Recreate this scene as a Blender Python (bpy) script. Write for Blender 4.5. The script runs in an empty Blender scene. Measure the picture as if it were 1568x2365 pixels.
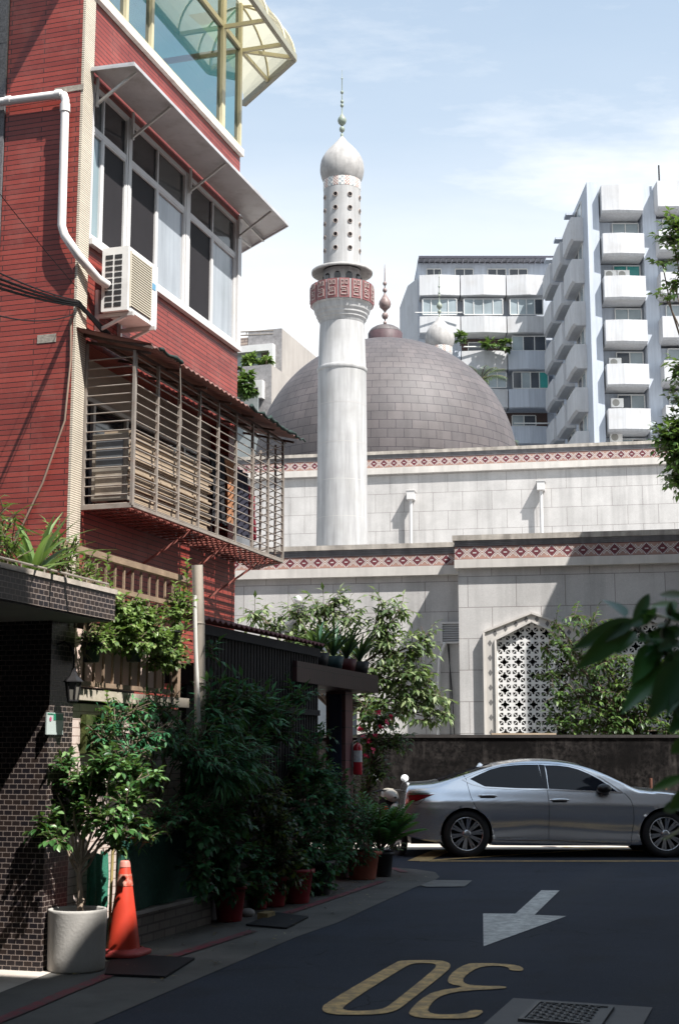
import bpy, math, random
from math import sin, cos, radians, pi, atan, sqrt, tan, exp
from mathutils import Vector, geometry
V = Vector
rnd = random.Random(7)
scene = bpy.context.scene
COL = scene.collection

# ------------------------------------------------------------------ camera model
F = 3284.6; CX = 784.; CY = 1182.5; CZ = 1.5
PIT = atan((1737.3 - CY) / F)
cp, sp = cos(PIT), sin(PIT)
def ray(x, y):
    a = (x - CX) / F; b = (CY - y) / F
    return V((a, cp - b * sp, sp + b * cp))
def at(x, y, Y):
    d = ray(x, y); s = Y / d.y
    return V((d.x * s, Y, CZ + d.z * s))
def gr(x, y, z=0.):
    d = ray(x, y); s = (z - CZ) / d.z
    return V((d.x * s, d.y * s, z))

class Frame:
    """vertical plane frame: t along a, d along outward normal n, z up"""
    def __init__(s, o, ang=None, a=None, n=None):
        s.o = V((o[0], o[1], 0))
        if ang is not None:
            s.a = V((sin(ang), cos(ang), 0)); s.n = V((cos(ang), -sin(ang), 0))
        else:
            s.a = V(a); s.n = V(n)
    def P(s, t, d, z):
        return s.o + s.a * t + s.n * d + V((0, 0, z))
    def inv(s, x, y, d=0.):
        r = ray(x, y); o = s.o + s.n * d
        k = o.dot(s.n) / r.dot(s.n)
        p = r * k
        return ((p - s.o).dot(s.a), CZ + p.z)
    def perp(s, x, y, t):
        r = ray(x, y); o = s.o + s.a * t
        k = o.dot(s.a) / r.dot(s.a)
        p = r * k
        return ((p - s.o).dot(s.n), CZ + p.z)
    def loc(s, p):
        q = V((p[0], p[1], 0)) - s.o
        return q.dot(s.a), q.dot(s.n)

# ------------------------------------------------------------------ mesh builder
class MB:
    def __init__(s):
        s.v = []; s.f = []; s.uv = []; s.mi = []; s.sm = []; s.r = []
    def face(s, pts, uv=None, mi=0, smooth=False, r=0.):
        i = len(s.v)
        s.v += [V(p) for p in pts]
        s.f.append(list(range(i, i + len(pts))))
        if uv is None:
            p = [V(q) for q in pts]
            n = V((0, 0, 0))
            for k in range(len(p)):
                n += (p[k] - p[0]).cross(p[(k + 1) % len(p)] - p[0])
            if n.length > 1e-12: n.normalize()
            if abs(n.z) > .75:
                uv = [(q.x, q.y) for q in p]
            else:
                tg = V((-n.y, n.x, 0)).normalized()
                uv = [(q.dot(tg), q.z) for q in p]
        s.uv.append(uv); s.mi.append(mi); s.sm.append(smooth); s.r.append(r)
    def box(s, fr, t0, t1, d0, d1, z0, z1, mi=0):
        P = fr.P
        c = [P(t, d, z) for t in (t0, t1) for d in (d0, d1) for z in (z0, z1)]
        # idx = t*4+d*2+z ; frame (a,n,z) handedness: a x n = -z  => faces wound for outward normals
        for q in ((0, 1, 3, 2), (4, 6, 7, 5), (0, 4, 5, 1), (2, 3, 7, 6), (0, 2, 6, 4), (1, 5, 7, 3)):
            s.face([c[k] for k in q], mi=mi)
    def wbox(s, x0, x1, y0, y1, z0, z1, mi=0):
        s.box(WF, x0, x1, y0, y1, z0, z1, mi)
    def grid(s, rows, mi=0, smooth=True, uvf=None, closeu=False, r=0.):
        """shared-vertex grid of rows of points"""
        i0 = len(s.v); nr = len(rows); nc = len(rows[0])
        for rw in rows: s.v += [V(p) for p in rw]
        for a in range(nr - 1):
            for b in range(nc if closeu else nc - 1):
                b2 = (b + 1) % nc
                s.f.append([i0 + a * nc + b, i0 + a * nc + b2, i0 + (a + 1) * nc + b2, i0 + (a + 1) * nc + b])
                if uvf:
                    s.uv.append([uvf(a, b), uvf(a, b + 1), uvf(a + 1, b + 1), uvf(a + 1, b)])
                else:
                    s.uv.append([(b, a), (b + 1, a), (b + 1, a + 1), (b, a + 1)])
                s.mi.append(mi); s.sm.append(smooth); s.r.append(r)
    def tube(s, pts, rad, n=8, mi=0, caps=True, smooth=True):
        pts = [V(p) for p in pts]
        if not isinstance(rad, (list, tuple)): rad = [rad] * len(pts)
        rows = []
        up = V((0, 0, 1))
        prev = None
        for i, p in enumerate(pts):
            d = (pts[min(i + 1, len(pts) - 1)] - pts[max(i - 1, 0)])
            if d.length < 1e-9: d = V((0, 0, 1))
            d.normalize()
            if prev is None:
                x = d.cross(V((0, 0, 1)) if abs(d.z) < .9 else V((1, 0, 0))).normalized()
            else:
                x = (prev - d * prev.dot(d)).normalized()
            prev = x
            y = d.cross(x)
            rows.append([p + (x * cos(2 * pi * k / n) + y * sin(2 * pi * k / n)) * rad[i] for k in range(n)])
        s.grid(rows, mi, smooth, closeu=True)
        if caps:
            s.face(list(reversed(rows[0])), mi=mi); s.face(rows[-1], mi=mi)
    def bar(s, p, q, w, h=None, mi=0):
        """square bar between two points"""
        p = V(p); q = V(q); h = h or w
        d = (q - p).normalized()
        x = d.cross(V((0, 0, 1)) if abs(d.z) < .95 else V((1, 0, 0))).normalized() * (w / 2)
        y = d.cross(x).normalized() * (h / 2)
        a = [p - x - y, p + x - y, p + x + y, p - x + y]; b = [k + (q - p) for k in a]
        s.face(a[::-1], mi=mi); s.face(b, mi=mi)
        for k in range(4):
            s.face([a[k], a[(k + 1) % 4], b[(k + 1) % 4], b[k]], mi=mi)
    def lathe(s, c, prof, n=24, mi=0, smooth=True, uvscale=None, a0=0., a1=2 * pi):
        c = V(c); full = abs(a1 - a0 - 2 * pi) < 1e-6
        m = n if full else n + 1
        rows = []
        L = [0.]
        for k in range(1, len(prof)):
            L.append(L[-1] + math.hypot(prof[k][0] - prof[k - 1][0], prof[k][1] - prof[k - 1][1]))
        for (r, z) in prof:
            rows.append([c + V((r * cos(a0 + (a1 - a0) * k / n), r * sin(a0 + (a1 - a0) * k / n), z)) for k in range(m)])
        R = max(p[0] for p in prof)
        s.grid(rows, mi, smooth, uvf=lambda a, b: ((a0 + (a1 - a0) * b / n) * R, L[a]), closeu=full)
    def poly(s, pts, depth=None, mi=0, r=0.):
        """possibly concave polygon, optional extrusion vector depth"""
        pts = [V(p) for p in pts]
        tris = geometry.tessellate_polygon([pts])
        for t in tris:
            s.face([pts[k] for k in t], mi=mi, r=r)
        if depth is not None:
            o = [p + V(depth) for p in pts]
            for t in tris:
                s.face([o[k] for k in reversed(t)], mi=mi, r=r)
            for k in range(len(pts)):
                k2 = (k + 1) % len(pts)
                s.face([pts[k], o[k], o[k2], pts[k2]], mi=mi, r=r)
    def sphere(s, c, r, n=12, m=8, mi=0, sc=(1, 1, 1)):
        rows = []
        for i in range(m + 1):
            th = pi * i / m
            rr = max(sin(th), 1e-4)
            rows.append([V(c) + V((r * sc[0] * rr * cos(2 * pi * k / n), r * sc[1] * rr * sin(2 * pi * k / n), -r * sc[2] * cos(th))) for k in range(n)])
        s.grid(rows, mi, True, closeu=True)
    def leaf(s, p, d, nrm, L, W, r, curl=.15, mi=0):
        """small 4-face folded leaf"""
        d = d.normalized()
        x = d.cross(nrm)
        if x.length < 1e-4: x = d.cross(V((.3, .5, .8)))
        x.normalize(); n = x.cross(d)
        b = p; m = p + d * (L * .5) + n * (L * .03); t = p + d * L - n * (L * curl)
        l = p + d * (L * .42) + x * (W / 2) + n * (W * .16)
        q = p + d * (L * .42) - x * (W / 2) + n * (W * .16)
        i = len(s.v); s.v += [b, l, t, q, m]
        for f in ((0, 4, 1), (1, 4, 2), (0, 3, 4), (3, 2, 4)):
            s.f.append([i + k for k in f]); s.uv.append([(0, 0), (1, 0), (1, 1)])
            s.mi.append(mi); s.sm.append(True); s.r.append(r)
    def bigleaf(s, p, d, nrm, L, W, r, curl=.25, fold=.2, seg=6, mi=0, shape=1.):
        d = d.normalized(); x = d.cross(nrm)
        if x.length < 1e-4: x = d.cross(V((.3, .5, .8)))
        x.normalize(); n = x.cross(d)
        rows = []
        for k in range(seg + 1):
            u = k / seg
            w = W / 2 * max(.03, sin(pi * min(1, u ** shape * .97 + .03)) ** .8)
            c = p + d * (L * u * (1 - .12 * curl * u)) - n * (L * curl * u * u)
            rows.append([c - x * w + n * (w * fold * 2), c - x * (w * .5) + n * (w * fold * .8), c, c + x * (w * .5) + n * (w * fold * .8), c + x * w + n * (w * fold * 2)])
        s.grid(rows, mi, True, r=r)
    def build(s, name, mats, parent=None, loc=None):
        if not isinstance(mats, (list, tuple)): mats = [mats]
        if parent is not None:
            off = WOFF[parent]
        else:
            if loc is None:
                mn = V((min(v.x for v in s.v), min(v.y for v in s.v), min(v.z for v in s.v)))
                mx = V((max(v.x for v in s.v), max(v.y for v in s.v), 0))
                loc = V(((mn.x + mx.x) / 2, (mn.y + mx.y) / 2, mn.z))
            off = V(loc)
        me = bpy.data.meshes.new(name)
        me.from_pydata([tuple(v - off) for v in s.v], [], s.f)
        for m in mats: me.materials.append(m)
        ul = me.uv_layers.new(name='UVMap')
        flat = []
        for u in s.uv:
            for c in u: flat += [c[0], c[1]]
        ul.data.foreach_set('uv', flat)
        me.polygons.foreach_set('material_index', s.mi)
        me.polygons.foreach_set('use_smooth', s.sm)
        if any(s.r):
            at_ = me.attributes.new('rnd', 'FLOAT', 'FACE')
            at_.data.foreach_set('value', s.r)
        me.update()
        o = bpy.data.objects.new(name, me)
        COL.objects.link(o)
        if parent is not None:
            o.parent = parent
            WOFF[o] = WOFF[parent]
        else:
            o.location = off
            WOFF[o] = off
        return o
WOFF = {}
WF = Frame((0, 0), a=(1, 0, 0), n=(0, 1, 0))

def tag(o, label=None, cat=None, group=None, kind=None):
    if label: o['label'] = label
    if cat: o['category'] = cat
    if group: o['group'] = group
    if kind: o['kind'] = kind
    return o
def thing(name, loc, label, cat, group=None):
    o = bpy.data.objects.new(name, None)
    o.empty_display_size = .2
    COL.objects.link(o); o.location = loc
    WOFF[o] = V(loc)
    return tag(o, label, cat, group)
def struct(o):
    o['kind'] = 'structure'; return o

# ------------------------------------------------------------------ materials
def lin(r, g, b):
    f = lambda c: (c / 255 / 12.92) if c <= 10 else (((c / 255) + .055) / 1.055) ** 2.4
    return (f(r), f(g), f(b))
class NT:
    def __init__(s, nt): s.nt = nt
    def n(s, typ, **kw):
        x = s.nt.nodes.new(typ)
        for k, v in kw.items():
            if k.startswith('i_'):
                key = k[2:]
                key = int(key) if key.isdigit() else key.replace('_', ' ')
                s.set(x.inputs[key], v)
            else: setattr(x, k, v)
        return x
    def set(s, sock, v):
        if hasattr(v, 'links') or isinstance(v, bpy.types.NodeSocket): s.nt.links.new(v, sock)
        elif isinstance(v, (tuple, list)):
            sock.default_value = tuple(v) + ((1,) if len(v) == 3 and sock.type == 'RGBA' else ())
        else: sock.default_value = v
    def m(s, op, a, b=0., c=None):
        x = s.nt.nodes.new('ShaderNodeMath'); x.operation = op
        s.set(x.inputs[0], a); s.set(x.inputs[1], b)
        if c is not None: s.set(x.inputs[2], c)
        return x.outputs[0]
    def mix(s, f, a, b, typ='MIX'):
        x = s.nt.nodes.new('ShaderNodeMix'); x.data_type = 'RGBA'; x.blend_type = typ
        s.set(x.inputs[0], f); s.set(x.inputs[6], a); s.set(x.inputs[7], b)
        return x.outputs[2]
    def ramp(s, f, stops):
        x = s.nt.nodes.new('ShaderNodeValToRGB')
        s.set(x.inputs[0], f)
        e = x.color_ramp.elements
        while len(e) > len(stops): e.remove(e[-1])
        while len(e) < len(stops): e.new(.5)
        for k, (p, c) in enumerate(stops):
            e[k].position = p
            if not isinstance(c, (tuple, list)): c = (c, c, c)
            e[k].color = tuple(c) + (1,)
        return x.outputs[0]
def newmat(name):
    m = bpy.data.materials.new(name); m.use_nodes = True
    nt = m.node_tree
    b = nt.nodes['Principled BSDF']
    return m, NT(nt), b
def noise(g, scale, detail=4, rough=.55, coord=None, out='Fac'):
    x = g.n('ShaderNodeTexNoise', i_Scale=scale, i_Detail=detail, i_Roughness=rough)
    if coord is not None: g.nt.links.new(coord, x.inputs['Vector'])
    return x.outputs[out]
def M(name, col, rough=.6, var=.12, scale=2.5, metal=0., bump=0., bscale=40., spec=.4, streak=0., stain=None, samt=0., sscale=1.5, coat=0., slo=.5, shi=.72):
    m, g, b = newmat(name)
    tc = g.n('ShaderNodeTexCoord').outputs['Object']
    f = g.ramp(noise(g, scale, 6, .6, tc), [(.3, 0.), (.7, 1.)])
    c0 = tuple(max(0, x * (1 - var)) for x in col); c1 = tuple(min(1, x * (1 + var)) for x in col)
    c = g.mix(f, c0, c1)
    if streak:
        mp = g.n('ShaderNodeMapping'); mp.inputs['Scale'].default_value = (1, 1, .07)
        g.nt.links.new(tc, mp.inputs[0])
        f2 = g.ramp(noise(g, 6., 5, .6, mp.outputs[0]), [(.38, 0.), (.7, 1.)])
        c = g.mix(g.m('MULTIPLY', f2, streak), c, tuple(x * .35 for x in col))
    if stain is not None:
        f3 = g.ramp(noise(g, sscale, 8, .65, tc), [(slo, 0.), (shi, 1.)])
        c = g.mix(g.m('MULTIPLY', f3, samt), c, stain)
    g.set(b.inputs['Base Color'], c)
    b.inputs['Roughness'].default_value = rough
    b.inputs['Metallic'].default_value = metal
    b.inputs['Specular IOR Level'].default_value = spec
    b.inputs['Coat Weight'].default_value = coat
    if bump:
        bp = g.n('ShaderNodeBump', i_Strength=bump, i_Distance=.01, i_Height=noise(g, bscale, 4, .6, tc))
        g.nt.links.new(bp.outputs[0], b.inputs['Normal'])
    return m
def brick(name, c1, c2, mortar, w, h, ms, rough=.5, offset=.5, bump=.4, var=.12, vscale=.8, spec=.4, stain=None, samt=0., sscale=1., smooth=.1, bias=0., streak=0., voff=0.):
    m, g, b = newmat(name)
    uv = g.n('ShaderNodeUVMap').outputs[0]
    if voff:
        mp = g.n('ShaderNodeMapping'); mp.inputs['Location'].default_value = (0, voff, 0)
        g.nt.links.new(uv, mp.inputs[0]); uv = mp.outputs[0]
    t = g.n('ShaderNodeTexBrick', i_Scale=1., i_Color1=c1, i_Color2=c2, i_Mortar=mortar)
    t.inputs['Mortar Size'].default_value = ms; t.inputs['Mortar Smooth'].default_value = smooth
    t.inputs['Brick Width'].default_value = w; t.inputs['Row Height'].default_value = h
    t.inputs['Bias'].default_value = bias
    t.offset = offset
    g.nt.links.new(uv, t.inputs['Vector'])
    tc = g.n('ShaderNodeTexCoord').outputs['Object']
    f = g.ramp(noise(g, vscale, 6, .62, tc), [(.3, 1 - var), (.7, 1 + var)])
    c = g.mix(1., t.outputs['Color'], f, 'MULTIPLY')
    f5 = g.ramp(noise(g, 45., 2, .5, tc), [(.2, .9), (.8, 1.1)])
    c = g.mix(1., c, f5, 'MULTIPLY')
    if streak:
        mp = g.n('ShaderNodeMapping'); mp.inputs['Scale'].default_value = (1, 1, .06)
        g.nt.links.new(tc, mp.inputs[0])
        f2 = g.ramp(noise(g, 3., 5, .6, mp.outputs[0]), [(.45, 1.), (.75, 1 - streak)])
        c = g.mix(1., c, f2, 'MULTIPLY')
    if stain is not None:
        f3 = g.ramp(noise(g, sscale, 8, .7, tc), [(.5, 0.), (.7, 1.)])
        c = g.mix(g.m('MULTIPLY', f3, samt), c, stain)
    g.set(b.inputs['Base Color'], c)
    b.inputs['Roughness'].default_value = rough
    b.inputs['Specular IOR Level'].default_value = spec
    if bump:
        bp = g.n('ShaderNodeBump', i_Strength=bump, i_Distance=.006, i_Height=g.m('SUBTRACT', 1., t.outputs['Fac']))
        g.nt.links.new(bp.outputs[0], b.inputs['Normal'])
    return m
def leafmat(name, dark, mid, light, trans=.25, rough=.4, spec=.4):
    m, g, b = newmat(name)
    a = g.n('ShaderNodeAttribute'); a.attribute_name = 'rnd'
    c = g.ramp(a.outputs['Fac'], [(0., dark), (.55, mid), (1., light)])
    g.set(b.inputs['Base Color'], c)
    b.inputs['Roughness'].default_value = rough
    b.inputs['Specular IOR Level'].default_value = spec
    t = g.n('ShaderNodeBsdfTranslucent')
    g.set(t.inputs['Color'], g.mix(.5, c, (.25, .4, .05), 'MIX'))
    mx = g.n('ShaderNodeMixShader', i_0=trans)
    g.nt.links.new(b.outputs[0], mx.inputs[1]); g.nt.links.new(t.outputs[0], mx.inputs[2])
    g.nt.links.new(mx.outputs[0], g.nt.nodes['Material Output'].inputs[0])
    return m
def glassmat(name, tint, refl=.35, rough=.02, base=None):
    """window glass: tinted see-through with a mirror share"""
    m, g, b = newmat(name)
    tr = g.n('ShaderNodeBsdfTransparent', i_Color=tint)
    gl = g.n('ShaderNodeBsdfGlossy', i_Roughness=rough, i_Color=(.9, .95, 1.))
    lw = g.n('ShaderNodeFresnel', i_IOR=1.5)
    f = g.m('ADD', g.m('MULTIPLY', lw.outputs[0], 1 - refl), refl)
    mx = g.n('ShaderNodeMixShader')
    g.nt.links.new(f, mx.inputs[0]); g.nt.links.new(tr.outputs[0], mx.inputs[1]); g.nt.links.new(gl.outputs[0], mx.inputs[2])
    g.nt.links.new(mx.outputs[0], g.nt.nodes['Material Output'].inputs[0])
    return m
def friezemat(name):
    m, g, b = newmat(name)
    uv = g.n('ShaderNodeUVMap').outputs[0]
    sx = g.n('ShaderNodeSeparateXYZ'); g.nt.links.new(uv, sx.inputs[0])
    u = g.m('FLOOR', g.m('MULTIPLY', g.m('FRACT', sx.outputs[0]), 13.)); u = g.m('ABSOLUTE', g.m('SUBTRACT', u, 6.))
    v = g.m('FLOOR', g.m('MULTIPLY', sx.outputs[1], 11.)); v = g.m('ABSOLUTE', g.m('SUBTRACT', v, 5.))
    d = g.m('ADD', u, v)
    maroon = lin(98, 40, 48); white = (.5, .47, .45); sal = lin(152, 120, 108); dk = lin(96, 50, 58)
    c = g.mix(g.m('LESS_THAN', d, 5.5), sal, white)
    dx = g.m('ABSOLUTE', g.m('SUBTRACT', g.m('SUBTRACT', 6., u), v))
    c = g.mix(g.m('MULTIPLY', g.m('GREATER_THAN', u, 3.5), g.m('LESS_THAN', g.m('ABSOLUTE', g.m('SUBTRACT', g.m('SUBTRACT', 7., u), v)), .6)), c, white)
    c = g.mix(g.m('LESS_THAN', d, 4.5), c, maroon)
    c = g.mix(g.m('MULTIPLY', g.m('LESS_THAN', u, 1.5), g.m('LESS_THAN', v, .5)), c, white)
    c = g.mix(g.m('GREATER_THAN', g.m('ABSOLUTE', g.m('SUBTRACT', sx.outputs[1], .5)), .455), c, dk)
    tc = g.n('ShaderNodeTexCoord').outputs['Object']
    c = g.mix(1., c, g.ramp(noise(g, 3., 6, .6, tc), [(.3, .82), (.7, 1.08)]), 'MULTIPLY')
    g.set(b.inputs['Base Color'], c); b.inputs['Roughness'].default_value = .6
    return m

m_red = brick('red_tile', (.29, .052, .038), (.2, .034, .027), (.04, .012, .011), .9, .062, .0058, rough=.45, bump=.5, var=.16, stain=(.36, .17, .14), samt=.22, sscale=2.6)
m_cream = brick('cream_strip_tile', (.66, .6, .49), (.6, .54, .44), (.2, .17, .13), 2., .026, .005, rough=.6, bump=.4, streak=.35)
m_black = brick('black_glazed_tile', (.032, .022, .019), (.014, .012, .015), (.3, .245, .215), .066, .0365, .0022, rough=.34, bump=.5, var=.25, spec=.35)
m_white_tile = brick('white_wall_tile', (.62, .52, .47), (.58, .48, .43), (.3, .22, .19), .25, .06, .004, rough=.5, stain=(.3, .24, .16), samt=.4, sscale=2.)
m_stone = brick('mosque_stone', (.49, .475, .46), (.465, .45, .435), (.27, .25, .24), .96, .62, .008, rough=.8, bump=.35, var=.13, vscale=1.2, streak=.3, smooth=.0)
m_stone_plain = M('dressed_stone', (.55, .52, .48), .8, .1, 2., bump=.15, streak=.25)
m_coping = M('weathered_coping', (.45, .41, .36), .85, .2, 4., bump=.3, streak=.7, stain=(.12, .1, .085), samt=.75, sscale=1.6)
m_ledge = M('grey_ledge', (.17, .165, .17), .8, .15, 3., streak=.5)
m_frieze = friezemat('diamond_frieze')
m_minaret = M('minaret_plaster', (.41, .405, .4), .75, .08, 1.5, bump=.15, streak=.5, stain=(.3, .29, .27), samt=.45, sscale=1.3)
m_onion = M('onion_concrete', (.4, .385, .37), .8, .16, 3., bump=.3, streak=.45, stain=(.17, .16, .155), samt=.7, sscale=1.6)
m_dome = brick('dome_tile', (.108, .093, .092), (.086, .076, .077), (.03, .024, .03), .66, .37, .012, rough=.6, bump=.5, var=.2, vscale=.6, streak=.2)
m_copper = M('green_copper', (.22, .26, .21), .5, .25, 8., stain=(.2, .08, .05), samt=.4, sscale=8.)
m_bronze = M('brown_bronze', (.2, .14, .13), .5, .3, 6., stain=(.25, .27, .24), samt=.5, sscale=6.)
m_panelred = M('red_panel', (.22, .085, .085), .6, .12, 6., streak=.2)
m_panelcream = M('cream_relief', (.33, .26, .24), .7, .08)
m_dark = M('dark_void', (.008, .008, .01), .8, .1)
m_white = M('white_paint', (.58, .57, .56), .45, .06, 3., stain=(.5, .46, .4), samt=.25, sscale=5.)
m_alu = M('aluminium', (.55, .54, .52), .4, .1, 5., metal=.3)
m_pvc = M('grey_pvc', (.66, .64, .6), .4, .06, 4.)
m_trunk = M('bark', (.12, .09, .065), .85, .3, 8., bump=.6, bscale=30)
m_trunk_pale = M('pale_bark', (.3, .23, .17), .85, .3, 10., bump=.6, bscale=40)
m_rust = M('rusty_steel', (.2, .06, .045), .75, .35, 9., bump=.3, stain=(.09, .05, .04), samt=.6, sscale=6.)
m_iron = M('grey_iron', (.25, .22, .19), .55, .2, 6., stain=(.2, .1, .06), samt=.35, sscale=9.)
m_black_metal = M('black_metal', (.018, .017, .018), .4, .2, 6.)
m_wood = M('pale_wood', (.36, .28, .2), .7, .18, 6., bump=.2, streak=.0)
m_brownwood = M('brown_wood', (.27, .19, .13), .75, .25, 6., bump=.3, streak=.35, stain=(.08, .055, .04), samt=.5)
m_tan = M('tan_wall', (.45, .34, .27), .8, .12, 2., streak=.3)
m_conc = M('concrete', (.32, .31, .3), .85, .14, 3., bump=.3, bscale=60, stain=(.14, .14, .13), samt=.5, sscale=2.)
m_terra = M('terracotta', (.3, .085, .05), .7, .2, 6., bump=.2, stain=(.12, .06, .05), samt=.4, sscale=5.)
m_redpot = M('dark_red_plastic', (.26, .022, .03), .45, .15, 6.)
m_blackpot = M('black_plastic', (.02, .02, .022), .5, .2, 6.)
m_soil = M('soil', (.04, .028, .02), .95, .4, 30., bump=.8)
m_glass_dark = M('dark_pane', (.012, .014, .018), .06, .2, .6, spec=.7)
m_curtain = M('curtained_pane', (.34, .37, .4), .12, .1, 1.2, spec=.6, streak=.4)  # darker streaks paint the shaded folds of the curtain
m_screen = M('insect_screen', (.02, .018, .02), .7, .1, 3., spec=.2)
m_glass_teal = glassmat('teal_glass', (.34, .62, .6), .2)
L_mid = leafmat('leaf_mid', (.018, .04, .012), (.05, .1, .025), (.12, .19, .05))
L_light = leafmat('leaf_light', (.04, .08, .02), (.13, .21, .055), (.28, .37, .13), trans=.3)
L_dark = leafmat('leaf_dark', (.008, .022, .01), (.02, .05, .018), (.05, .1, .03), trans=.15, rough=.35)
L_deep = leafmat('leaf_deep', (.012, .055, .026), (.03, .13, .055), (.08, .23, .09), trans=.2, rough=.5, spec=.25)
L_glossy = leafmat('leaf_glossy', (.018, .06, .018), (.05, .13, .035), (.2, .33, .13), trans=.2, rough=.25, spec=.6)  # lightest tone raised to paint highlights on the potted tree
L_palm = leafmat('leaf_palm', (.04, .07, .03), (.09, .14, .06), (.2, .26, .12), trans=.2)
L_pale = leafmat('leaf_pale', (.03, .055, .02), (.1, .15, .055), (.27, .32, .16), trans=.25)
# ================================================================== ground, road, markings
def asphalt():
    m, g, b = newmat('asphalt')
    tc = g.n('ShaderNodeTexCoord').outputs['Object']
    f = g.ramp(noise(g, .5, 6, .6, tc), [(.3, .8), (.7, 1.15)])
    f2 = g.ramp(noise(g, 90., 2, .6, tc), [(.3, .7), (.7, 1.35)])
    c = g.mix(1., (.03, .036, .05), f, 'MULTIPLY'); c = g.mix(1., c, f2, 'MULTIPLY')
    f3 = g.ramp(noise(g, 1.3, 7, .7, tc), [(.5, 0.), (.7, .6)])
    c = g.mix(f3, c, (.022, .022, .024))
    # pale grit and speckle of the exposed aggregate
    sp_ = g.n('ShaderNodeTexVoronoi', i_Scale=70.); g.nt.links.new(tc, sp_.inputs['Vector'])
    c = g.mix(g.m('MULTIPLY', g.m('LESS_THAN', sp_.outputs['Distance'], .28), g.ramp(noise(g, 25., 3, .6, tc), [(.45, 0.), (.65, .7)])), c, (.1, .1, .1))
    # polished wheel tracks along the alley
    mp = g.n('ShaderNodeMapping'); mp.inputs['Rotation'].default_value = (0, 0, radians(17.4)); g.nt.links.new(tc, mp.inputs[0])
    sx_ = g.n('ShaderNodeSeparateXYZ'); g.nt.links.new(mp.outputs[0], sx_.inputs[0])
    tr_ = g.m('ABSOLUTE', g.m('SUBTRACT', g.m('ABSOLUTE', g.m('SUBTRACT', sx_.outputs[0], -1.6)), .75))
    c = g.mix(g.ramp(tr_, [(.0, .3), (.35, 0.)]), c, (.05, .052, .056))
    # cracks and a tar seam
    vc = g.n('ShaderNodeTexVoronoi', feature='DISTANCE_TO_EDGE', i_Scale=.55); 
    wv = g.n('ShaderNodeVectorMath', operation='ADD'); g.nt.links.new(tc, wv.inputs[0])
    wn = g.n('ShaderNodeTexNoise', i_Scale=1.6, i_Detail=6.); g.nt.links.new(tc, wn.inputs['Vector'])
    ws = g.n('ShaderNodeVectorMath', operation='SCALE'); ws.inputs['Scale'].default_value = 1.1; g.nt.links.new(wn.outputs['Color'], ws.inputs[0])
    g.nt.links.new(ws.outputs[0], wv.inputs[1]); g.nt.links.new(wv.outputs[0], vc.inputs['Vector'])
    c = g.mix(g.m('MULTIPLY', g.m('LESS_THAN', vc.outputs['Distance'], .006), g.ramp(noise(g, .7, 3, .5, tc), [(.48, 0.), (.6, .8)])), c, (.008, .008, .009))
    g.set(b.inputs['Base Color'], c); b.inputs['Roughness'].default_value = .8
    b.inputs['Specular IOR Level'].default_value = .15
    bp = g.n('ShaderNodeBump', i_Strength=.5, i_Distance=.006, i_Height=noise(g, 120., 3, .6, tc))
    g.nt.links.new(bp.outputs[0], b.inputs['Normal'])
    return m
def paint(name, col, wear=.5):
    """worn road paint that lets the asphalt show in places"""
    m, g, b = newmat(name)
    tc = g.n('ShaderNodeTexCoord').outputs['Object']
    f = g.ramp(noise(g, 9., 10, .8, tc), [(.43, 0.), (.56, wear)])
    c = g.mix(g.ramp(noise(g, 2., 4, .6, tc), [(.3, 0.), (.7, 1.)]), col, tuple(x * .7 for x in col))
    c = g.mix(g.ramp(noise(g, 140., 3, .6, tc), [(.55, 0.), (.7, .5)]), c, (.06, .058, .056))
    c = g.mix(f, c, (.06, .058, .056))
    g.set(b.inputs['Base Color'], c); b.inputs['Roughness'].default_value = .7
    return m
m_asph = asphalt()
m_pave = M('gutter_concrete', (.1, .096, .088), .9, .2, 1.5, bump=.4, bscale=80, stain=(.045, .045, .04), samt=.7, sscale=1.2)
m_pave2 = M('sunlit_concrete', (.46, .41, .36), .9, .15, 2., bump=.3, bscale=80, stain=(.18, .16, .14), samt=.4)  # paleness paints sunlight on the ground it covers
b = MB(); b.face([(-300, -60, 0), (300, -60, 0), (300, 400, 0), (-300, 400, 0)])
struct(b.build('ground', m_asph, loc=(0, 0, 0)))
U = V((sin(radians(17.4)), cos(radians(17.4)), 0)); N = V((cos(radians(17.4)), -sin(radians(17.4)), 0))
W1 = Frame((-1.65, 11.4), radians(17.4))
def flat(name, pts, z, mat, loc=None):
    b = MB(); b.poly([V((p[0], p[1], z)) for p in pts])
    return b.build(name, mat)
edge = [gr(x, y) for x, y in ((220, 2365), (452, 2264), (689, 2163), (779, 2132), (880, 2085), (958, 2050), (1000, 2036), (1015, 2026), (1005, 2015), (960, 2008), (910, 2004))]
e0 = edge[0] - U * 14
pts = [e0] + edge + [V((.6, 19.2, 0)), V((-1.5, 19.2, 0)), V((-7, 19.6, 0)), V((-12, 0, 0)), V((-9, -8, 0))]
struct(flat('pavement', pts, .004, m_pave))
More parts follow.
